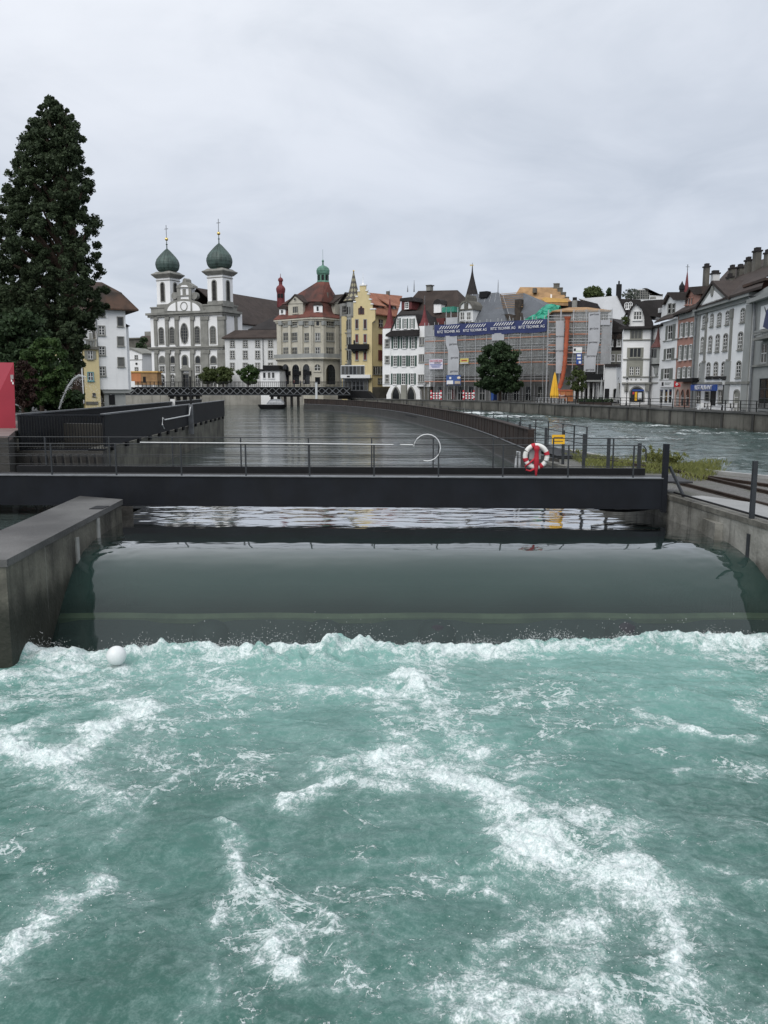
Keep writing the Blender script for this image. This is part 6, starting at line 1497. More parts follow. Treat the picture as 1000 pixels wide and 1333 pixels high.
cp_ = [(421, 402), (418, 470), (413, 560), (404, 680), (396, 790), (385, 880), (372, 950), (345, 1040)]
pth = []
for (xa, ya), (xb, yb) in zip(cp_[:-1], cp_[1:]):
    for k in range(2): s_ = k / 2; u, z = FB.uz(xa + (xb - xa) * s_, ya + (yb - ya) * s_, -2.2); pth.append(Vector((u, -2.2, z)))
u, z = FB.uz(345, 1040, -2.2); pth.append(Vector((u, -2.2, z)))
for a_, b_ in zip(pth[:-1], pth[1:]): part(MB().tube([a_, a_.lerp(b_, .08), b_ + (b_ - a_) * .06], [.42, .40, .30], 12), 'segment', ORANGE, r, FB)
part(MB().lathe([(.35, 0), (.6, .5), (.6, .6)], 0, 0, 12), 'hopper', ORANGE, r, FB, pth[0].x, -2.2, pth[0].z - .1)
r = thing('skip_container', 'orange rubble container standing below the chute', 'container', FB.w(FB.uu(400, 1150, -4), -4, 1.5))
PG(r, 'body', ORANGE2, FB, [(330, 1062), (472, 1058), (472, 1160), (405, 1160), (395, 1135), (330, 1135)], -4, -2)
B(r, 'rim', ORANGE, FB, 326, 1052, 476, 1064, -4.1, -1.9)
for x in (350, 400, 450): B(r, 'rib', ORANGE, FB, x, 1064, x + 6, 1134, -4.08, -4.0)
text(r, 'Saal', FB, 366, 1108, -4.12, .42, LETW); text(r, 'gerüste', FB, 430, 1108, -4.12, .34, LETD)
def parasol(lab, cloth, xc, yt, yb, wz, D, yg, z0=1.5, name='closed_parasol'):
    f_ = Fac(700, D, 900, D, Z5); u, z1 = f_.uz(xc, yt, 0); zb1 = f_.zz(xc, yb); R_ = wz / 2 / 7.143 * D / F
    r = thing(name, lab, 'parasol', f_.w(u, 0, z0), 'closed parasols on the quay'); q = f_.w(u, 0, 0); n = 20
    ring = lambda k, z: [(q.x + R_ * k * (1 - .22 * (i % 2)) * math.cos(2 * PI * i / n), q.y + R_ * k * (1 - .22 * (i % 2)) * math.sin(2 * PI * i / n), z) for i in range(n)]
    wpart(MB().loft([ring(.9, zb1), ring(1, zb1 + (z1 - zb1) * .12), ring(.62, zb1 + (z1 - zb1) * .55), ring(.3, zb1 + (z1 - zb1) * .85), ring(.04, z1)]), 'canopy', cloth, r)
    wpart(MB().tube([(q.x, q.y, z0), (q.x, q.y, z1 + .1)], .05, 6), 'pole', STEEL, r); wpart(MB().box(q.x - .4, q.x + .4, q.y - .4, q.y + .4, z0, z0 + .15), 'foot', DSTONE, r)
parasol('closed yellow parasol left of the orange container', YCLOTH, 304, 885, 1130, 80, 136, 1150)
parasol('closed grey parasol in front of the narrow blank white house', GCLOTH, 738, 945, 1120, 34, 131, 1140)
parasol('closed grey parasol beside the white gabled corner house', GCLOTH, 893, 945, 1150, 42, 124, 1160)
# planters / fence on the terrace edge
f = Fac(700, 121, 812, 118.5, Z5)
r = thing('terrace_hedge', 'low dark clipped hedge in boxes along the terrace edge', 'hedge', f.w(6, 0, 1.5))
u0, u1 = f.uu(530, 1150), f.uu(835, 1150); k = u0; cs = []
part(MB().box(u0, u1, -.1, .5, 1.45, 1.95), 'planter', WOODB, r, f)
while k < u1: p = f.w(k, .2, 2.15) - WL[r.name]; cs.append((p.x, p.y, p.z, .35)); k += .3
leaf_mesh('foliage', cs, 60, .1, LDARK, r)
f = Fac(640, 141, 760, 127, (0, 0, 1))
r = thing('bicycle_rack', 'row of pale hoops on the terrace below the yellow parasol', 'rack', f.w(8, 0, 1.5))
for k in range(9): u = f.uu(698 + k * 4.5, 520); part(MB().tube([(u, 0, 1.5), (u, 0, 2.4), (u + .5, 0, 2.4), (u + .5, 0, 1.5)], .06, 5), 'hoop', GALV, r, f)

# ---- house with the new timber roof, stepped wall, tarpaulin
f = Fac(668, 172, 760, 168, Z5)
h = thing('timber_roof_house', 'house behind with bare new timber roof and stepped stone gable end', 'house', f.w(6, 0, 1.5))
zE, zR = f.zz(300, 262, 0), f.zz(150, 92, 6)
uL, uR = f.uu(-120, 200, 0), f.uu(480, 260, 0); rL, rR = f.uu(-20, 90, 6), f.uu(305, 100, 6)
part(MB().box(uL, uR, .3, 12, ZB, zE), 'wall', DSTONE, h, f)
part(MB().loft([[(uL, -.4, zE - .1), (uL, -.4, zE + .15), (rL, 6, zR), (rL, 6.3, zR - .2), (uL, 12, zE)], [(uR, -.4, zE - .1), (uR, -.4, zE + .15), (rR, 6, zR - .3), (rR, 6.3, zR - .5), (uR, 12, zE)]]), 'timber_roof', WOOD, h, f)
for x0, y0, x1, y1, v in ((290, 66, 342, 130, 5.5), (328, 105, 372, 170, 4.2), (358, 148, 402, 215, 2.9), (396, 192, 430, 262, 1.6)): B(h, 'step_block', DSTONE, f, x0, y0, x1, y1, v, v + 1.3); B(h, 'step_cap', STONE, f, x0 - 3, y0 - 5, x1 + 3, y0, v - .1, v + 1.4)
PG(h, 'timber_sheets', WOOD2, f, [(178, 205), (210, 193), (405, 208), (428, 240), (215, 238)], -.9, .6)
PG(h, 'timber_sheets', WOOD, f, [(205, 240), (430, 246), (485, 268), (470, 276), (260, 262)], -1.2, .4)
B(h, 'roof_hatch', DSTONE, f, 95, 105, 130, 150, 2.2, 4); B(h, 'chimney', DSTONE, f, 80, 225, 135, 320, -2, -.8); B(h, 'chimney', WHITE, f, 262, 165, 275, 200, .5, 1)
B(h, 'white_vent', WHITE, f, 35, 290, 60, 345, -2.5, -2)
f5 = FA5
r = thing('green_tarpaulin', 'crumpled bright green tarpaulin draped over the roof edge', 'tarpaulin', f5.w(20, 1, 15))
us_, vs_ = np.linspace(f5.uu(10, 390, .3), f5.uu(310, 350, .3), 40), np.linspace(0, 1, 24)
U, V = np.meshgrid(us_, vs_); s_ = (U - us_[0]) / (us_[-1] - us_[0])
ztop = np.interp(s_, [0, .25, .55, .75, 1], [f5.zz(10, y, .3) for y in (385, 340, 268, 262, 285)]); zbt = np.interp(s_, [0, .6, 1], [f5.zz(10, y, .3) for y in (400, 405, 410)])
Zt = zbt + (ztop - zbt) * V + .12 * fbm(U * .8, V * 3, 3, 31); Yt = .3 + 1.6 * V + .45 * fbm(U * .7, V * 2.5, 4, 30)
m = MB(); m.add([(U[j, i], Yt[j, i], Zt[j, i]) for j in range(24) for i in range(40)] + [(U[j, i], 3.2, zbt[j, i]) for j in (23,) for i in range(40)], [(j * 40 + i, j * 40 + i + 1, (j + 1) * 40 + i + 1, (j + 1) * 40 + i) for j in range(24) for i in range(39)])
part(m, 'sheet', GREENT, r, f5)
# ---- white fire wall, dark roofs, brown house
f = Fac(752, 165, 815, 162, Z5)
h = thing('fire_wall_house', 'house showing a big blank white slanted fire wall above dark roofs', 'house', f.w(5, 0, 1.5))
PG(h, 'fire_wall', M('white_sheet_metal', (.66, .68, .7), .6, .06, .3), f, [(520, 206), (880, 178), (962, 338), (893, 458), (800, 400), (700, 252)], .5, 5)
PG(h, 'dark_roof', RDARK, f, [(425, 232), (520, 222), (700, 256), (815, 420), (900, 475), (940, 520), (940, 1100), (560, 1100), (430, 330)], 0, .4)
PG(h, 'roof_edge', RDARK, f, [(878, 172), (888, 178), (975, 335), (962, 345)], .3, 6)
B(h, 'chimney', IRON, f, 872, 70, 920, 215, 1.5, 2.8); B(h, 'chimney_pot', IRON, f, 892, 40, 906, 72, 2, 2.4); B(h, 'chimney', STONE, f, 462, 220, 510, 290, -.4, .6); B(h, 'chimney_cap', IRON, f, 468, 192, 505, 222, -.3, .5)
PG(h, 'dark_roof', RDARK, f, [(888, 205), (1100, 215), (1100, 420), (970, 335)], .6, 5)
W(h, f, 955, 245, 985, 300, WHITE, .1, (2, 2), 'round', v=.6); W(h, f, 990, 240, 1020, 300, WHITE, .1, (2, 2), 'round', v=.6)
f = Fac(793, 152, 815, 150, Z5)
h = thing('brown_house', 'dark brown house with two round topped dormers in the narrow gap', 'house', f.w(2, 0, 1.5))
B(h, 'wall', RDARK, f, 800, 480, 960, 700, 0, 6); PG(h, 'roof', RDARK, f, [(815, 385), (960, 470), (960, 520), (800, 520)], -.2, 5); B(h, 'lower_wall', GREYWALL, f, 800, 690, 960, 830, -.2, 5); B(h, 'base', DSTONE, f, 800, 830, 960, 1150, .5, 5)
for x in (812, 886): PG(h, 'dormer_hood', RBROWN, f, [(x - 10, 580), (x - 6, 548), (x + 14, 530), (x + 34, 548), (x + 38, 580)], -.5, 1); W(h, f, x, 566, x + 28, 645, WHITE2, .12, (2, 3), 'round', v=-.15)
for x in (830, 890): W(h, f, x, 725, x + 28, 785, WHITE2, .1, (2, 2), v=-.2)
cs = blob(0, 0, 1, 1, 1, (1, 1), 1, 1)
f = Fac(786, 140, 803, 139, Z5)
h = thing('blank_white_house', 'narrow blank white rendered house with dark doorway', 'house', f.w(1.5, 0, 1.5))
PG(h, 'wall', WHITE2, f, [(752, 1160), (772, 830), (875, 838), (880, 1160)], 0, 6); B(h, 'roof', RDARK, f, 765, 812, 885, 838, -.4, 6); B(h, 'downpipe', WHITE, f, 757, 820, 764, 960, -.15, .0)
B(h, 'doorway', IRON, f, 765, 1042, 808, 1135, -.03, .2); W(h, f, 852, 1045, 878, 1130, STONE, .1, None, 'round'); W(h, f, 905, 1045, 945, 1130, STONE, .1, None, 'round', v=.3)
B(h, 'annex', DSTONE, f, 880, 990, 955, 1150, .3, 5)
tree('hill_tree', 'round olive tree on the hill above the white fire wall', 'tree', 774, 392, 235, 26, .3, blob(774, 382, 12, 7, 40, (3, 5), 3, 235), 50, .4, LOLIVE)
tree('hill_conifer', 'small dark pointed conifer on the hill behind the white fire wall', 'tree', 793, 394, 235, 26, .2, [(793 + RNG.normal() * (y - 372) * .12, y, 2 + (y - 374) * .06, RNG.normal()) for y in np.linspace(376, 392, 22)], 40, .3, LDARK)
f = Fac(815, 250, 862, 250, Z6 := (800, 370, 7.618))
h = thing('hillside_building', 'pale lattice fronted building on the hill behind the white gabled house', 'building', f.w(5, 0, 20))
PG(h, 'wall', WHITE2, f, [(185, 250), (185, 60), (290, 40), (345, 90), (350, 110), (480, 115), (480, 250)], 0, 8)
PG(h, 'roof', DSTONE, f, [(280, 42), (320, 38), (352, 92), (482, 112), (482, 98), (360, 96), (325, 55), (300, 38)], -.3, 8)
for j in range(4):
    for i in range(7): W(h, f, 195 + i * 22, 62 + j * 22, 210 + i * 22, 78 + j * 22, STONE, .1, None, sill=False)
tree('hill_bare_tree', 'thin grey green tree on the hill before the lattice fronted building', 'tree', 822, 395, 238, 22, .2, blob(822, 384, 11, 7, 30, (2, 3.5), 2, 238), 14, .3, leaf_mat('grey_green_leaves', (.06, .075, .06), (.16, .18, .15)))

# ================================================================ right bank row
# ---- white gabled corner house
f = Fac(811.5, 124, 848.3, 123, Z6); fs = Fac(848.3, 123, 861.5, 119, Z6)
h = thing('gabled_corner_house', 'white corner house with curved gable, grey window panels and red topped oriel', 'house', f.w(2.5, 0, 1.5))
u0, u1, ze = wall_block(h, 'wall', WHITE, f, 92, 365, 440, 0, 8)
wall_block(h, 'side_wall', WHITE, fs, 365, 460, 425, .02, 7)
PG(h, 'gable', WHITE, f, [(128, 442), (140, 320), (160, 255), (215, 182), (278, 238), (300, 320), (312, 442)], .02, 7)
PG(h, 'gable_roof', RDARK, f, [(112, 442), (132, 310), (150, 245), (215, 165), (290, 228), (345, 300), (385, 380), (390, 440), (300, 442), (296, 320), (272, 244), (215, 190), (166, 258), (148, 320), (138, 442)], -.4, 7)
part(MB().box(u0 - .7, u1 + .3, -.8, .3, ze - .05, ze + .3), 'eave', RDARK, h, f); B(h, 'side_eave', RDARK, fs, 355, 405, 455, 425, -.6, .3); B(h, 'frieze', STONE, f, 92, 442, 365, 455, -.1, .1)
W(h, f, 192, 270, 268, 350, WHITE2, .1, (3, 2), v=.02)
W(h, f, 162, 456, 270, 540, GREYWALL, .12, (3, 1), sm=GREYWALL)
B(h, 'window_panel', GREYWALL, f, 124, 628, 288, 728, -.06, .05); W(h, f, 152, 632, 262, 724, GREYWALL, .08, (3, 1), v=-.06, sm=GREYWALL)
B(h, 'window_panel', GREYWALL, f, 120, 735, 282, 910, -.05, .05)
for x0 in (148, 208): W(h, f, x0, 820, x0 + 42, 902, GREYWALL, .06, (2, 3), v=-.05)
for y in (546, 738, 914): B(h, 'string_course', STONE, f, 85, y, 368, y + 11, -.15, .05)
B(h, 'string_course', STONE, f, 75, 972, 368, 988, -.4, .05)
for y, y2 in ((546, 557), (914, 925), (972, 984)): B(h, 'side_string', STONE, fs, 368, y, 455, y2, -.12, .05)
for x in (160, 206, 256): B(h, 'vent', STONE, f, x, 938, x + 13, 954, -.04, .05)
PG(h, 'arch_surround', STONE, f, [(148, 1165)] + [(222 + 76 * math.cos(a), 1085 - 78 * math.sin(a)) for a in np.linspace(PI, 0, 13)] + [(298, 1165)], -.12, .3)
PG(h, 'shop_window', GLASS, f, [(160, 1165)] + [(222 + 64 * math.cos(a), 1085 - 66 * math.sin(a)) for a in np.linspace(PI, 0, 13)] + [(286, 1165)], -.16, -.11)
B(h, 'shop_fascia', BLUES, f, 178, 1044, 292, 1060, -.2, -.15); B(h, 'shop_poster', YSIGN, f, 202, 1068, 224, 1155, -.2, -.16); B(h, 'shop_poster', LETR, f, 180, 1068, 198, 1092, -.2, -.16); B(h, 'shop_poster', WHITE2, f, 232, 1075, 270, 1140, -.2, -.16)
for x in (100, 305): B(h, 'corbel', STONE, f, x, 985, x + 40, 1060, -.3, .05)
part(MB().tube([(f.uu(368, 440), -.15, 1.5), (f.uu(368, 440), -.15, ze)], .09, 6), 'downpipe', STEEL, h, f)
B(h, 'chimney', WHITE, f, 360, 140, 410, 210, 3, 4); B(h, 'chimney_cap', STONE, f, 358, 122, 412, 142, 2.9, 4.1)
PG(h, 'roof_gable', WHITE, fs, [(338, 245), (455, 235), (400, 352), (380, 352)], 1.2, 5); PG(h, 'rear_roof', RDARK, f, [(250, 300), (480, 330), (480, 150), (300, 160), (215, 185)], 2.5, 9)
B(h, 'ivy', LDARK, f, 95, 320, 96, 321, -.1, .0)
leaf_mesh('foliage', [tuple(f.w(f.uu(x, y), -.3, f.zz(x, y)) - WL[h.name]) + (.3,) for x, y in [(110 + RNG.normal() * 14, 355 + RNG.normal() * 22) for _ in range(22)]], 26, .1, LOLIVE, h, shell=.1)
k = 120 / F / 7.618; uo, zo = fs.uu(442, 650), fs.zz(442, 620)
zq = lambda y: fs.zz(442, y)
part(MB().lathe([(.05, zq(920)), (.28, zq(880)), (.34, zq(830)), (.72, zq(800)), (.72, zq(742)), (.66, zq(738)), (.66, zq(628))], uo, -.25, 8, PI / 8), 'oriel', STONE2, h, fs)
for a2 in (-PI * .75, -PI / 2, -PI / 4): o = part(MB().box(-.2, .2, -.04, .04, zq(728), zq(645)), 'oriel_window', GLASS, h, fs, uo + .62 * math.cos(a2), -.25 + .62 * math.sin(a2)); o.rotation_euler.z += a2 + PI / 2
part(MB().lathe([(.74, zq(806)), (.82, zq(795)), (.7, zq(790))], uo, -.25, 8, PI / 8), 'oriel_band', IRON, h, fs)
part(MB().lathe([(.95, zq(628)), (.8, zq(605)), (.42, zq(570)), (.2, zq(510)), (.06, zq(430)), (.02, zq(395))], uo, -.25, 8, PI / 8), 'oriel_spire', M('red_brown_copper', (.12, .045, .04), .6, .2, 1), h, fs)
# ---- narrow white house with grey shutters
f = Fac(859.5, 119, 883.5, 110.5, Z6)
h = thing('narrow_white_house', 'narrow white house with grey shutters and a shop sign beside the salmon house', 'house', f.w(1.5, 0, 1.5))
u0, u1, ze = wall_block(h, 'wall', WHITE, f, 458, 632, 360, 0, 9)
part(MB().loft([[(u0 - .6, -.7, ze), (u1, -.7, ze), (u1, -.7, ze + .2), (u0 - .6, -.7, ze + .2)], [(u0 - .6, 5, ze + 3.6), (u1, 5, ze + 3.6), (u1, 5, ze + 3.8), (u0 - .6, 5, ze + 3.8)]]), 'roof', RBROWN, h, f)
for x0, y0, x1, y1 in ((512, 406, 606, 545), (494, 636, 596, 740), (466, 838, 580, 938)): W(h, f, x0, y0, x1, y1, WHITE2, .08, (2, 2), sh=SHUT2)
for x0, x1, y in ((478, 632, 548), (470, 626, 742), (445, 612, 942)): B(h, 'string_course', STONE, f, x0, y, x1, y + 10, -.12, .05)
B(h, 'shop_sign', LETW, f, 445, 956, 586, 1022, -.25, -.05); B(h, 'sign_print', IRON, f, 468, 972, 486, 1008, -.27, -.25); B(h, 'sign_print', SHUT2, f, 498, 976, 560, 982, -.27, -.25); B(h, 'sign_print', SHUT2, f, 498, 990, 545, 995, -.27, -.25)
for x0 in (452, 498, 540): W(h, f, x0, 1042, x0 + 34, 1180, WHITE2, .08, (1, 2), sill=False)
PG(h, 'dormer_gable', WHITE, f, [(462, 330), (480, 190), (530, 95), (610, 150), (700, 150), (700, 300)], .6, 5); PG(h, 'dormer_roof', RBROWN, f, [(455, 200), (525, 78), (700, 78), (705, 155), (585, 158), (530, 100), (478, 205)], .2, 6)
W(h, f, 534, 200, 562, 290, STONE, .08, (1, 2), v=.6); W(h, f, 574, 195, 602, 285, STONE, .08, (1, 2), v=.6)
# ---- salmon house
f = Fac(883.5, 110.5, 904, 104, Z6)
h = thing('salmon_house', 'narrow salmon pink house with grey shutters, balcony and Swiss flag', 'house', f.w(1.5, 0, 1.5))
u0, u1, ze = wall_block(h, 'wall', PINK, f, 632, 792, 290, 0, 9)
part(MB().loft([[(u0 - .1, -.7, ze), (u1, -.7, ze), (u1, -.7, ze + .25), (u0 - .1, -.7, ze + .25)], [(u0, 5, ze + 3.6), (u1, 5, ze + 3.6), (u1, 5, ze + 3.8), (u0, 5, ze + 3.8)]]), 'roof', RBROWN, h, f)
B(h, 'frieze', STONE2, f, 640, 285, 800, 335, -.15, .05); 
for y0, y1, x0 in ((390, 520, 648), (612, 748, 636), (832, 930, 622)):
    for k in range(3): W(h, f, x0 + k * 50, y0 - k * 6, x0 + 46 + k * 50, y1 - k * 6, WHITE2, .1, (2, 3), 'seg', sh=SHUT2)
B(h, 'balcony', IRON, f, 612, 932, 772, 968, -.9, 0); B(h, 'ground_floor', M('pale_pink_stone', (.45, .33, .28), .85, .1, .5, .3), f, 598, 985, 768, 1225, -.12, .1)
for x in (614, 662, 714): W(h, f, x, 1045, x + 34, 1210, PINK, .08, (1, 2), 'round', v=-.12, sill=False)
B(h, 'dormer', PINK, f, 702, 100, 850, 225, .6, 5); PG(h, 'dormer_gable', PINK, f, [(700, 130), (740, 45), (790, 110)], .55, 5); PG(h, 'dormer_roof', RBROWN, f, [(690, 125), (735, 28), (860, 18), (865, 95), (790, 105), (742, 48), (700, 132)], .2, 6)
for x in (708, 735, 762): W(h, f, x, 135, x + 18, 200, PINK, .06, (1, 1), v=.6)
r = thing('flag', 'red flag with white cross hanging on a pole before the salmon house', 'flag', f.w(f.uu(590, 960, -2), -2, 1.5))
part(MB().tube([(f.uu(590, 1000, -2), -2, 1.5), (f.uu(590, 1000, -2), -2, f.zz(590, 950, -2))], .05, 6), 'pole', STEEL, r, f)
m = MB(); us_ = [f.uu(592 + k * 7.5, 985, -2) for k in range(10)]
m.loft([[(u, -2 + .1 * math.sin(i * 1.3), f.zz(600, 1022 - i * .5, -2)), (u, -2 + .1 * math.sin(i * 1.3), f.zz(600, 960 + i * 4, -2)), (u, -1.98 + .1 * math.sin(i * 1.3), f.zz(600, 960 + i * 4, -2)), (u, -1.98 + .1 * math.sin(i * 1.3), f.zz(600, 1022 - i * .5, -2))] for i, u in enumerate(us_)])
part(m, 'cloth', M('flag_red', (.55, .02, .03), .7, .1, 2), r, f); B(r, 'cross', LETW, f, 612, 978, 619, 1006, -2.2, -2.12); B(r, 'cross', LETW, f, 603, 988, 628, 996, -2.2, -2.12)

# ---- the big white restaurant house
Z7 = (890, 320, 5.8)
f = Fac(903.5, 104, 974, 86, Z7)
h = thing('restaurant_house', 'large white house with grey pilasters, pediment and blue restaurant sign', 'house', f.w(8, 0, 1.5))
LR = f.len
zc = lambda y, x=300: f.zz(x, y)
ze = (f.zz(140, 472) + f.zz(500, 398)) / 2
part(MB().box(.1, LR, 0, 12, ZB, ze), 'wall', WHITE, h, f)
part(MB().box(-.1, LR + .3, -.7, .2, ze - .1, ze + .28), 'cornice', STONE2, h, f); part(MB().box(0, LR + .2, -.3, .2, ze - .5, ze - .1), 'frieze', STONE2, h, f)
zs = (f.zz(110, 1040) + f.zz(440, 1035)) / 2
part(MB().box(0, LR + .15, -.2, .1, zs - .12, zs + .15), 'string_course', STONE, h, f)
def vs(name, mat, xa, ya, xb, yb, wz, o=.16):     # upright strip following the wall from top point to foot
    ua, za = f.uz(xa, ya); w_ = wz / 2 * abs(f.uu(xa + 1, ya) - ua); zb2 = f.zz(xb, yb)
    part(MB().box(ua - w_, ua + w_, -o, .05, zb2, za), name, mat, h, f)
vs('pilaster', STONE2, 112, 500, 80, 1225, 40, .14); vs('pilaster', STONE2, 505, 440, 465, 1240, 48, .14)
vs('half_column', STONE, 178, 510, 155, 880, 13, .1); vs('half_column', STONE, 372, 475, 345, 862, 16, .1)
vs('column_capital', STONE, 178, 545, 176, 575, 20, .16); vs('column_capital', STONE, 370, 478, 368, 545, 24, .16); vs('column_foot', STONE, 157, 868, 156, 884, 22, .16); vs('column_foot', STONE, 342, 856, 341, 872, 26, .16)
vs('lower_pilaster', STONE2, 148, 885, 142, 1035, 34, .12); vs('lower_pilaster', STONE2, 338, 872, 325, 1195, 42, .12)
for row in (((142, 528, 172, 614), (200, 517, 230, 602), (254, 506, 288, 596), (316, 494, 350, 586), (430, 478, 466, 570)), ((128, 690, 156, 800), (186, 682, 218, 794), (240, 673, 274, 792), (298, 665, 336, 783), (410, 654, 450, 776)), ((114, 884, 142, 994), (172, 884, 204, 988), (226, 876, 262, 986), (284, 876, 322, 988), (397, 870, 437, 988))):
    for x0, y0, x1, y1 in row: W(h, f, x0 + 5, y0 + 5, x1 - 5, y1 - 2, STONE, .16, (2, 4), 'seg', dep=.05)
for x0, x1 in ((165, 208), (218, 266), (276, 320)): B(h, 'window_balcony', IRON, f, x0, 985, x1, 1008, -.16, 0)
for x0, y0, x1, y1 in ((100, 1098, 128, 1178), (268, 1094, 294, 1176)): W(h, f, x0, y0, x1, y1, STONE, .12, (2, 2))
B(h, 'menu_board', STONE, f, 158, 1098, 192, 1172, -.08, .05)
for y in (1104, 1126, 1148): B(h, 'menu_card', IRON, f, 164, y, 187, y + 16, -.1, -.08)
B(h, 'doorway', IRON, f, 200, 1092, 240, 1205, -.05, .2); W(h, f, 384, 1098, 418, 1240, STONE, .2, (1, 3), 'seg', sill=False, name='door', glass=GREYWALL)
B(h, 'sign_board', BLUES, f, 52, 1048, 242, 1094, -.9, -.7); text(h, 'RESTAURANT', f, 147, 1071, -.94, .5, LETW, sx=1.45, ext=.02)
# pediment
a_, b_, t_ = f.uz(132, 470, -.3), f.uz(374, 418, -.3), f.uz(246, 296, -.3)
zl = (a_[1] + b_[1]) / 2; um = (a_[0] + b_[0]) / 2
def tri(k, o0, o1, name, mat): 
    part(MB().prism_xz([(um + (a_[0] - um) * k, zl + .1 + (1 - k) * .6), (um + (b_[0] - um) * k, zl + .1 + (1 - k) * .6), (um, zl + (t_[1] - zl) * k + (1 - k) * .6)], o0, o1), name, mat, h, f)
tri(1, -.75, 8, 'pediment', STONE2); tri(.68, -.8, -.74, 'tympanum', WHITE)
part(MB().loft([[(a_[0] - .3, -.95, zl), (um, -.95, t_[1] + .1), (b_[0] + .3, -.95, zl), (b_[0] + .3, -.95, zl + .3), (um, -.95, t_[1] + .45), (a_[0] - .3, -.95, zl + .3)], [(a_[0] - .3, 8, zl), (um, 8, t_[1] + .1), (b_[0] + .3, 8, zl), (b_[0] + .3, 8, zl + .3), (um, 8, t_[1] + .45), (a_[0] - .3, 8, zl + .3)]]), 'pediment_roof', RBROWN, h, f)
o = outline(.9, 1.2, 'oval'); part(MB().prism_xz([(x + um, z + zl + .9) for x, z in o], -.9, -.8), 'oculus', STONE, h, f)
zr = f.zz(560, 95, 9); part(MB().loft([[(-.3, -.8, ze + .2), (LR + 4, -.8, ze + .2), (LR + 4, -.8, ze + .45), (-.3, -.8, ze + .45)], [(f.uu(345, 172, 9), 9, f.zz(345, 172, 9)), (f.uu(680, 78, 9), 9, f.zz(680, 78, 9)), (f.uu(680, 78, 9), 9.4, f.zz(680, 78, 9)), (f.uu(345, 172, 9), 9.4, f.zz(345, 172, 9))]]), 'roof', RBROWN, h, f)
for x0, y0, x1, y1, D, m_ in ((146, 160, 206, 300, 112, DSTONE), (206, 212, 280, 270, 113, WHITE2), (345, 172, 400, 240, 104, DSTONE), (328, 240, 382, 290, 98, DSTONE), (405, 166, 462, 230, 104, DSTONE), (465, 112, 524, 190, 102, DSTONE), (526, 42, 598, 130, 100, DSTONE), (612, 56, 660, 130, 98, DSTONE)):
    pa, pb = P(890 + x0 / 5.8, 320 + y1 / 5.8, D), P(890 + x1 / 5.8, 320 + y0 / 5.8, D)
    wpart(MB().box(pa.x + .25, pb.x - .1, D, D + .9, pa.z - 1.5, pb.z), 'chimney', m_, h); wpart(MB().box(pa.x + .15, pb.x, D - .1, D + 1, pb.z, pb.z + .18).box(pa.x + .3, pb.x - .15, D + .1, D + .8, pb.z + .18, pb.z + .5), 'chimney_cap', RDARK, h)
B(h, 'dormer', M('red_brown_boards', (.13, .06, .05), .8, .2, 1), f, 458, 288, 600, 372, .3, 3.5); B(h, 'dormer_roof', RMOSS, f, 446, 268, 616, 288, .0, 4); W(h, f, 474, 300, 496, 350, STONE, .1, (1, 2), v=.3)
PG(h, 'skylight', GALV, f, [(385, 305), (410, 303), (424, 318), (398, 320)], 2.2, 2.6)
part(MB().tube([(f.uu(508, 388, -.3), -.5, f.zz(508, 388)), (f.uu(535, 440, -.3), -.3, f.zz(540, 440)), (f.uu(532, 600, -.3), -.25, f.zz(532, 620)), (f.uu(530, 600, -.3), -.25, 1.5)], .1, 7), 'downpipe', STEEL, h, f)
part(MB().tube([(.3, -.5, ze), (.1, -.3, ze - 1), (.0, -.25, 1.5)], .09, 7), 'downpipe', STEEL, h, f)
# ---- grey stone house at the right edge
f = Fac(974.3, 86, 1030, 73, Z7)
h = thing('grey_stone_house', 'grey stone building with balustrade and flag at the right edge', 'building', f.w(2, 0, 1.5))
u0, u1, ze = wall_block(h, 'wall', STONE2, f, 535, 860, 372, 0, 12)
part(MB().box(-.2, u1, -.7, .2, ze - .1, ze + .3), 'cornice', STONE2, h, f)
B(h, 'white_field', WHITE, f, 580, 440, 700, 618, -.05, .05); B(h, 'string_course', STONE, f, 505, 890, 760, 906, -.2, .05)
B(h, 'balcony_slab', STONE, f, 520, 672, 800, 690, -1.0, .05); B(h, 'balustrade_rail', STONE, f, 526, 625, 800, 640, -.9, -.6)
for k in range(14): B(h, 'baluster', STONE2, f, 585 + k * 13, 640, 592 + k * 13, 672, -.85, -.65)
B(h, 'pedestal', STONE2, f, 530, 640, 580, 672, -.9, -.6)
W(h, f, 590, 740, 634, 882, STONE2, .18, (2, 2)); W(h, f, 575, 1005, 660, 1228, STONE2, .25, (2, 3), sm=STEEL_D, sill=False); B(h, 'window_hood', STONE2, f, 555, 975, 690, 1000, -.4, .05)
PG(h, 'pediment', STONE2, f, [(510, 385), (660, 290), (820, 330)], -.3, 6); PG(h, 'roof', RBROWN, f, [(505, 378), (660, 282), (860, 322), (860, 250), (640, 240), (560, 300)], 1, 8)
r = thing('dark_flag', 'dark blue flag hanging at the right edge above the balustrade', 'flag', f.w(f.uu(640, 600, -2), -2, 8))
PG(r, 'cloth', M('navy_flag', (.04, .05, .12), .7, .2, 2), f, [(598, 612), (625, 485), (645, 470), (660, 620), (638, 632)], -2.05, -2.0); part(MB().tube([(f.uu(655, 660, -1), -.9, f.zz(655, 660, -1)), (f.uu(620, 470, -2), -2.1, f.zz(620, 460, -2))], .05, 6), 'pole', STEEL, r, f)
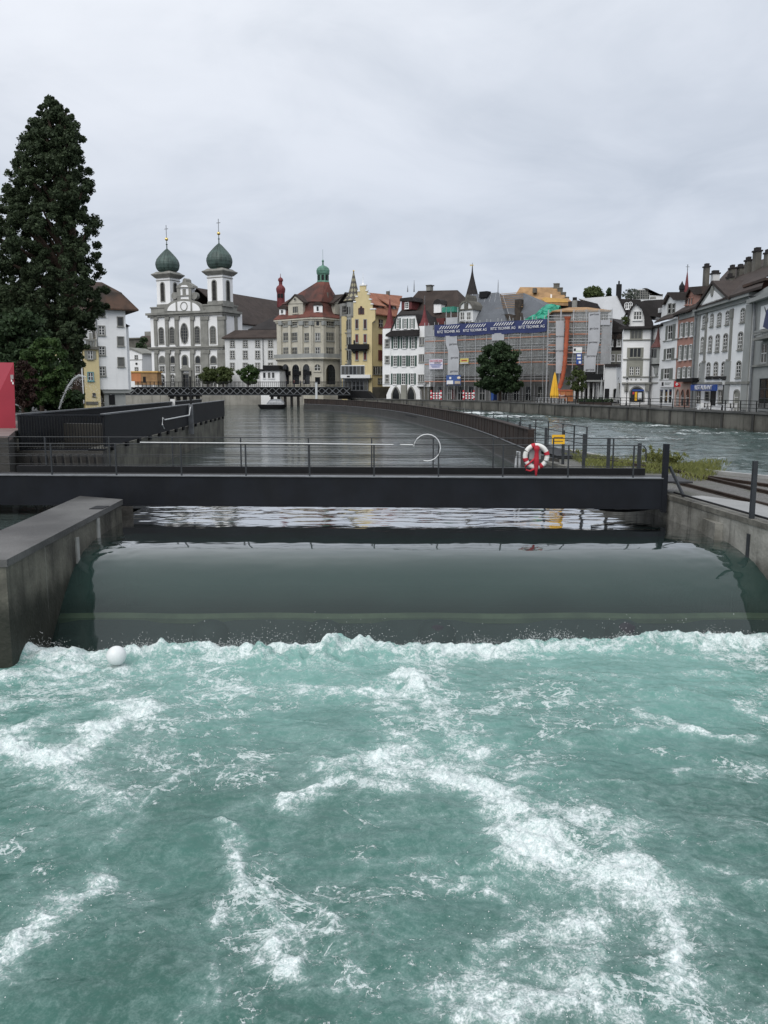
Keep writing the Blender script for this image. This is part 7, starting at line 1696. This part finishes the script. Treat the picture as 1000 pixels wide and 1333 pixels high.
# ---- dark red spire and lantern behind
q = P(894, 372, 160); zq = lambda y: P(894, 320 + y / 5.8, 160).z
r = thing('red_spire', 'thin dark red spire with a cross behind the salmon house', 'spire', (q.x, 160, 1.5)); wpart(MB().lathe([(.5, 10), (.45, zq(330)), (.3, zq(280)), (.16, zq(230)), (.04, zq(190))], q.x, 160, 8), 'spire', REDT, r); wpart(MB().box(q.x - .06, q.x + .06, 159.95, 160.05, zq(195), zq(140)).box(q.x - .35, q.x + .35, 159.96, 160.04, zq(160), zq(157)), 'cross', STEEL, r)
q = P(887.5, 380, 130); r = thing('roof_lantern', 'small black ventilation turret above the white dormer', 'turret', (q.x, 130, 10)); wpart(MB().lathe([(.35, 10), (.35, q.z + .3), (.45, q.z + .4), (.42, q.z + .9), (.2, q.z + 1.2), (.03, q.z + 1.6)], q.x, 130, 10), 'turret', IRON, r)
# ---- street lamps and white benches on the quay
def lamp(lab, px, yb, yt, D):
    q = P(px, yb, D); zt1 = P(px, yt, D).z; r = thing('street_lamp', lab, 'lamp', (q.x, D, 1.5), 'old street lamps along the right quay')
    wpart(MB().lathe([(.14, 1.5), (.1, 1.9), (.06, 2.2), (.05, zt1 - .6), (.1, zt1 - .55)], q.x, D, 8), 'pole', IRON, r); wpart(MB().lathe([(.1, zt1 - .55), (.2, zt1 - .1), (.2, zt1 - .08)], q.x, D, 6), 'lantern_glass', WHITE2, r); wpart(MB().lathe([(.26, zt1 - .08), (.05, zt1 + .12), (.02, zt1 + .2)], q.x, D, 6), 'lantern_cap', IRON, r)
lamp('black street lamp before the white gabled corner house', 815.5, 522, 493, 117); lamp('black street lamp in front of the restaurant house', 940.5, 526, 494, 89)
for x0, x1, D, lb in ((908, 922, 90, 'white terrace table set left of the lamp by the restaurant'), (942, 955, 87, 'white terrace table set right of the lamp by the restaurant')):
    q = P((x0 + x1) / 2, 533, D); r = thing('terrace_table', lb, 'table', (q.x, D, 1.5), 'white terrace tables by the restaurant'); w_ = (x1 - x0) / 2 * D / F
    wpart(MB().box(q.x - w_, q.x + w_, D - .4, D + .4, 2.2, 2.26), 'table_top', WHITE, r)
    for k in (-.8, .8): wpart(MB().box(q.x + w_ * k - .04, q.x + w_ * k + .04, D - .3, D + .3, 1.5, 2.2), 'leg', WHITE, r)
    for k in (-.6, 0, .6): wpart(MB().box(q.x + w_ * k - .22, q.x + w_ * k + .22, D - .85, D - .8, 1.95, 2.4).box(q.x + w_ * k - .22, q.x + w_ * k + .22, D - .85, D - .4, 1.9, 1.95).box(q.x + w_ * k - .2, q.x + w_ * k - .16, D - .84, D - .8, 1.5, 1.95).box(q.x + w_ * k + .16, q.x + w_ * k + .2, D - .84, D - .8, 1.5, 1.95), 'seat', WHITE, r)

# letters become plain meshes
dg_ = bpy.context.evaluated_depsgraph_get()
for o in [o for o in bpy.data.objects if o.type == 'FONT']:
    me = bpy.data.meshes.new_from_object(o.evaluated_get(dg_)); n_ = link('tmp', me, o.parent, o.location); n_.rotation_euler = o.rotation_euler; n_.scale = o.scale
    nm = o.name; bpy.data.objects.remove(o); n_.name = nm
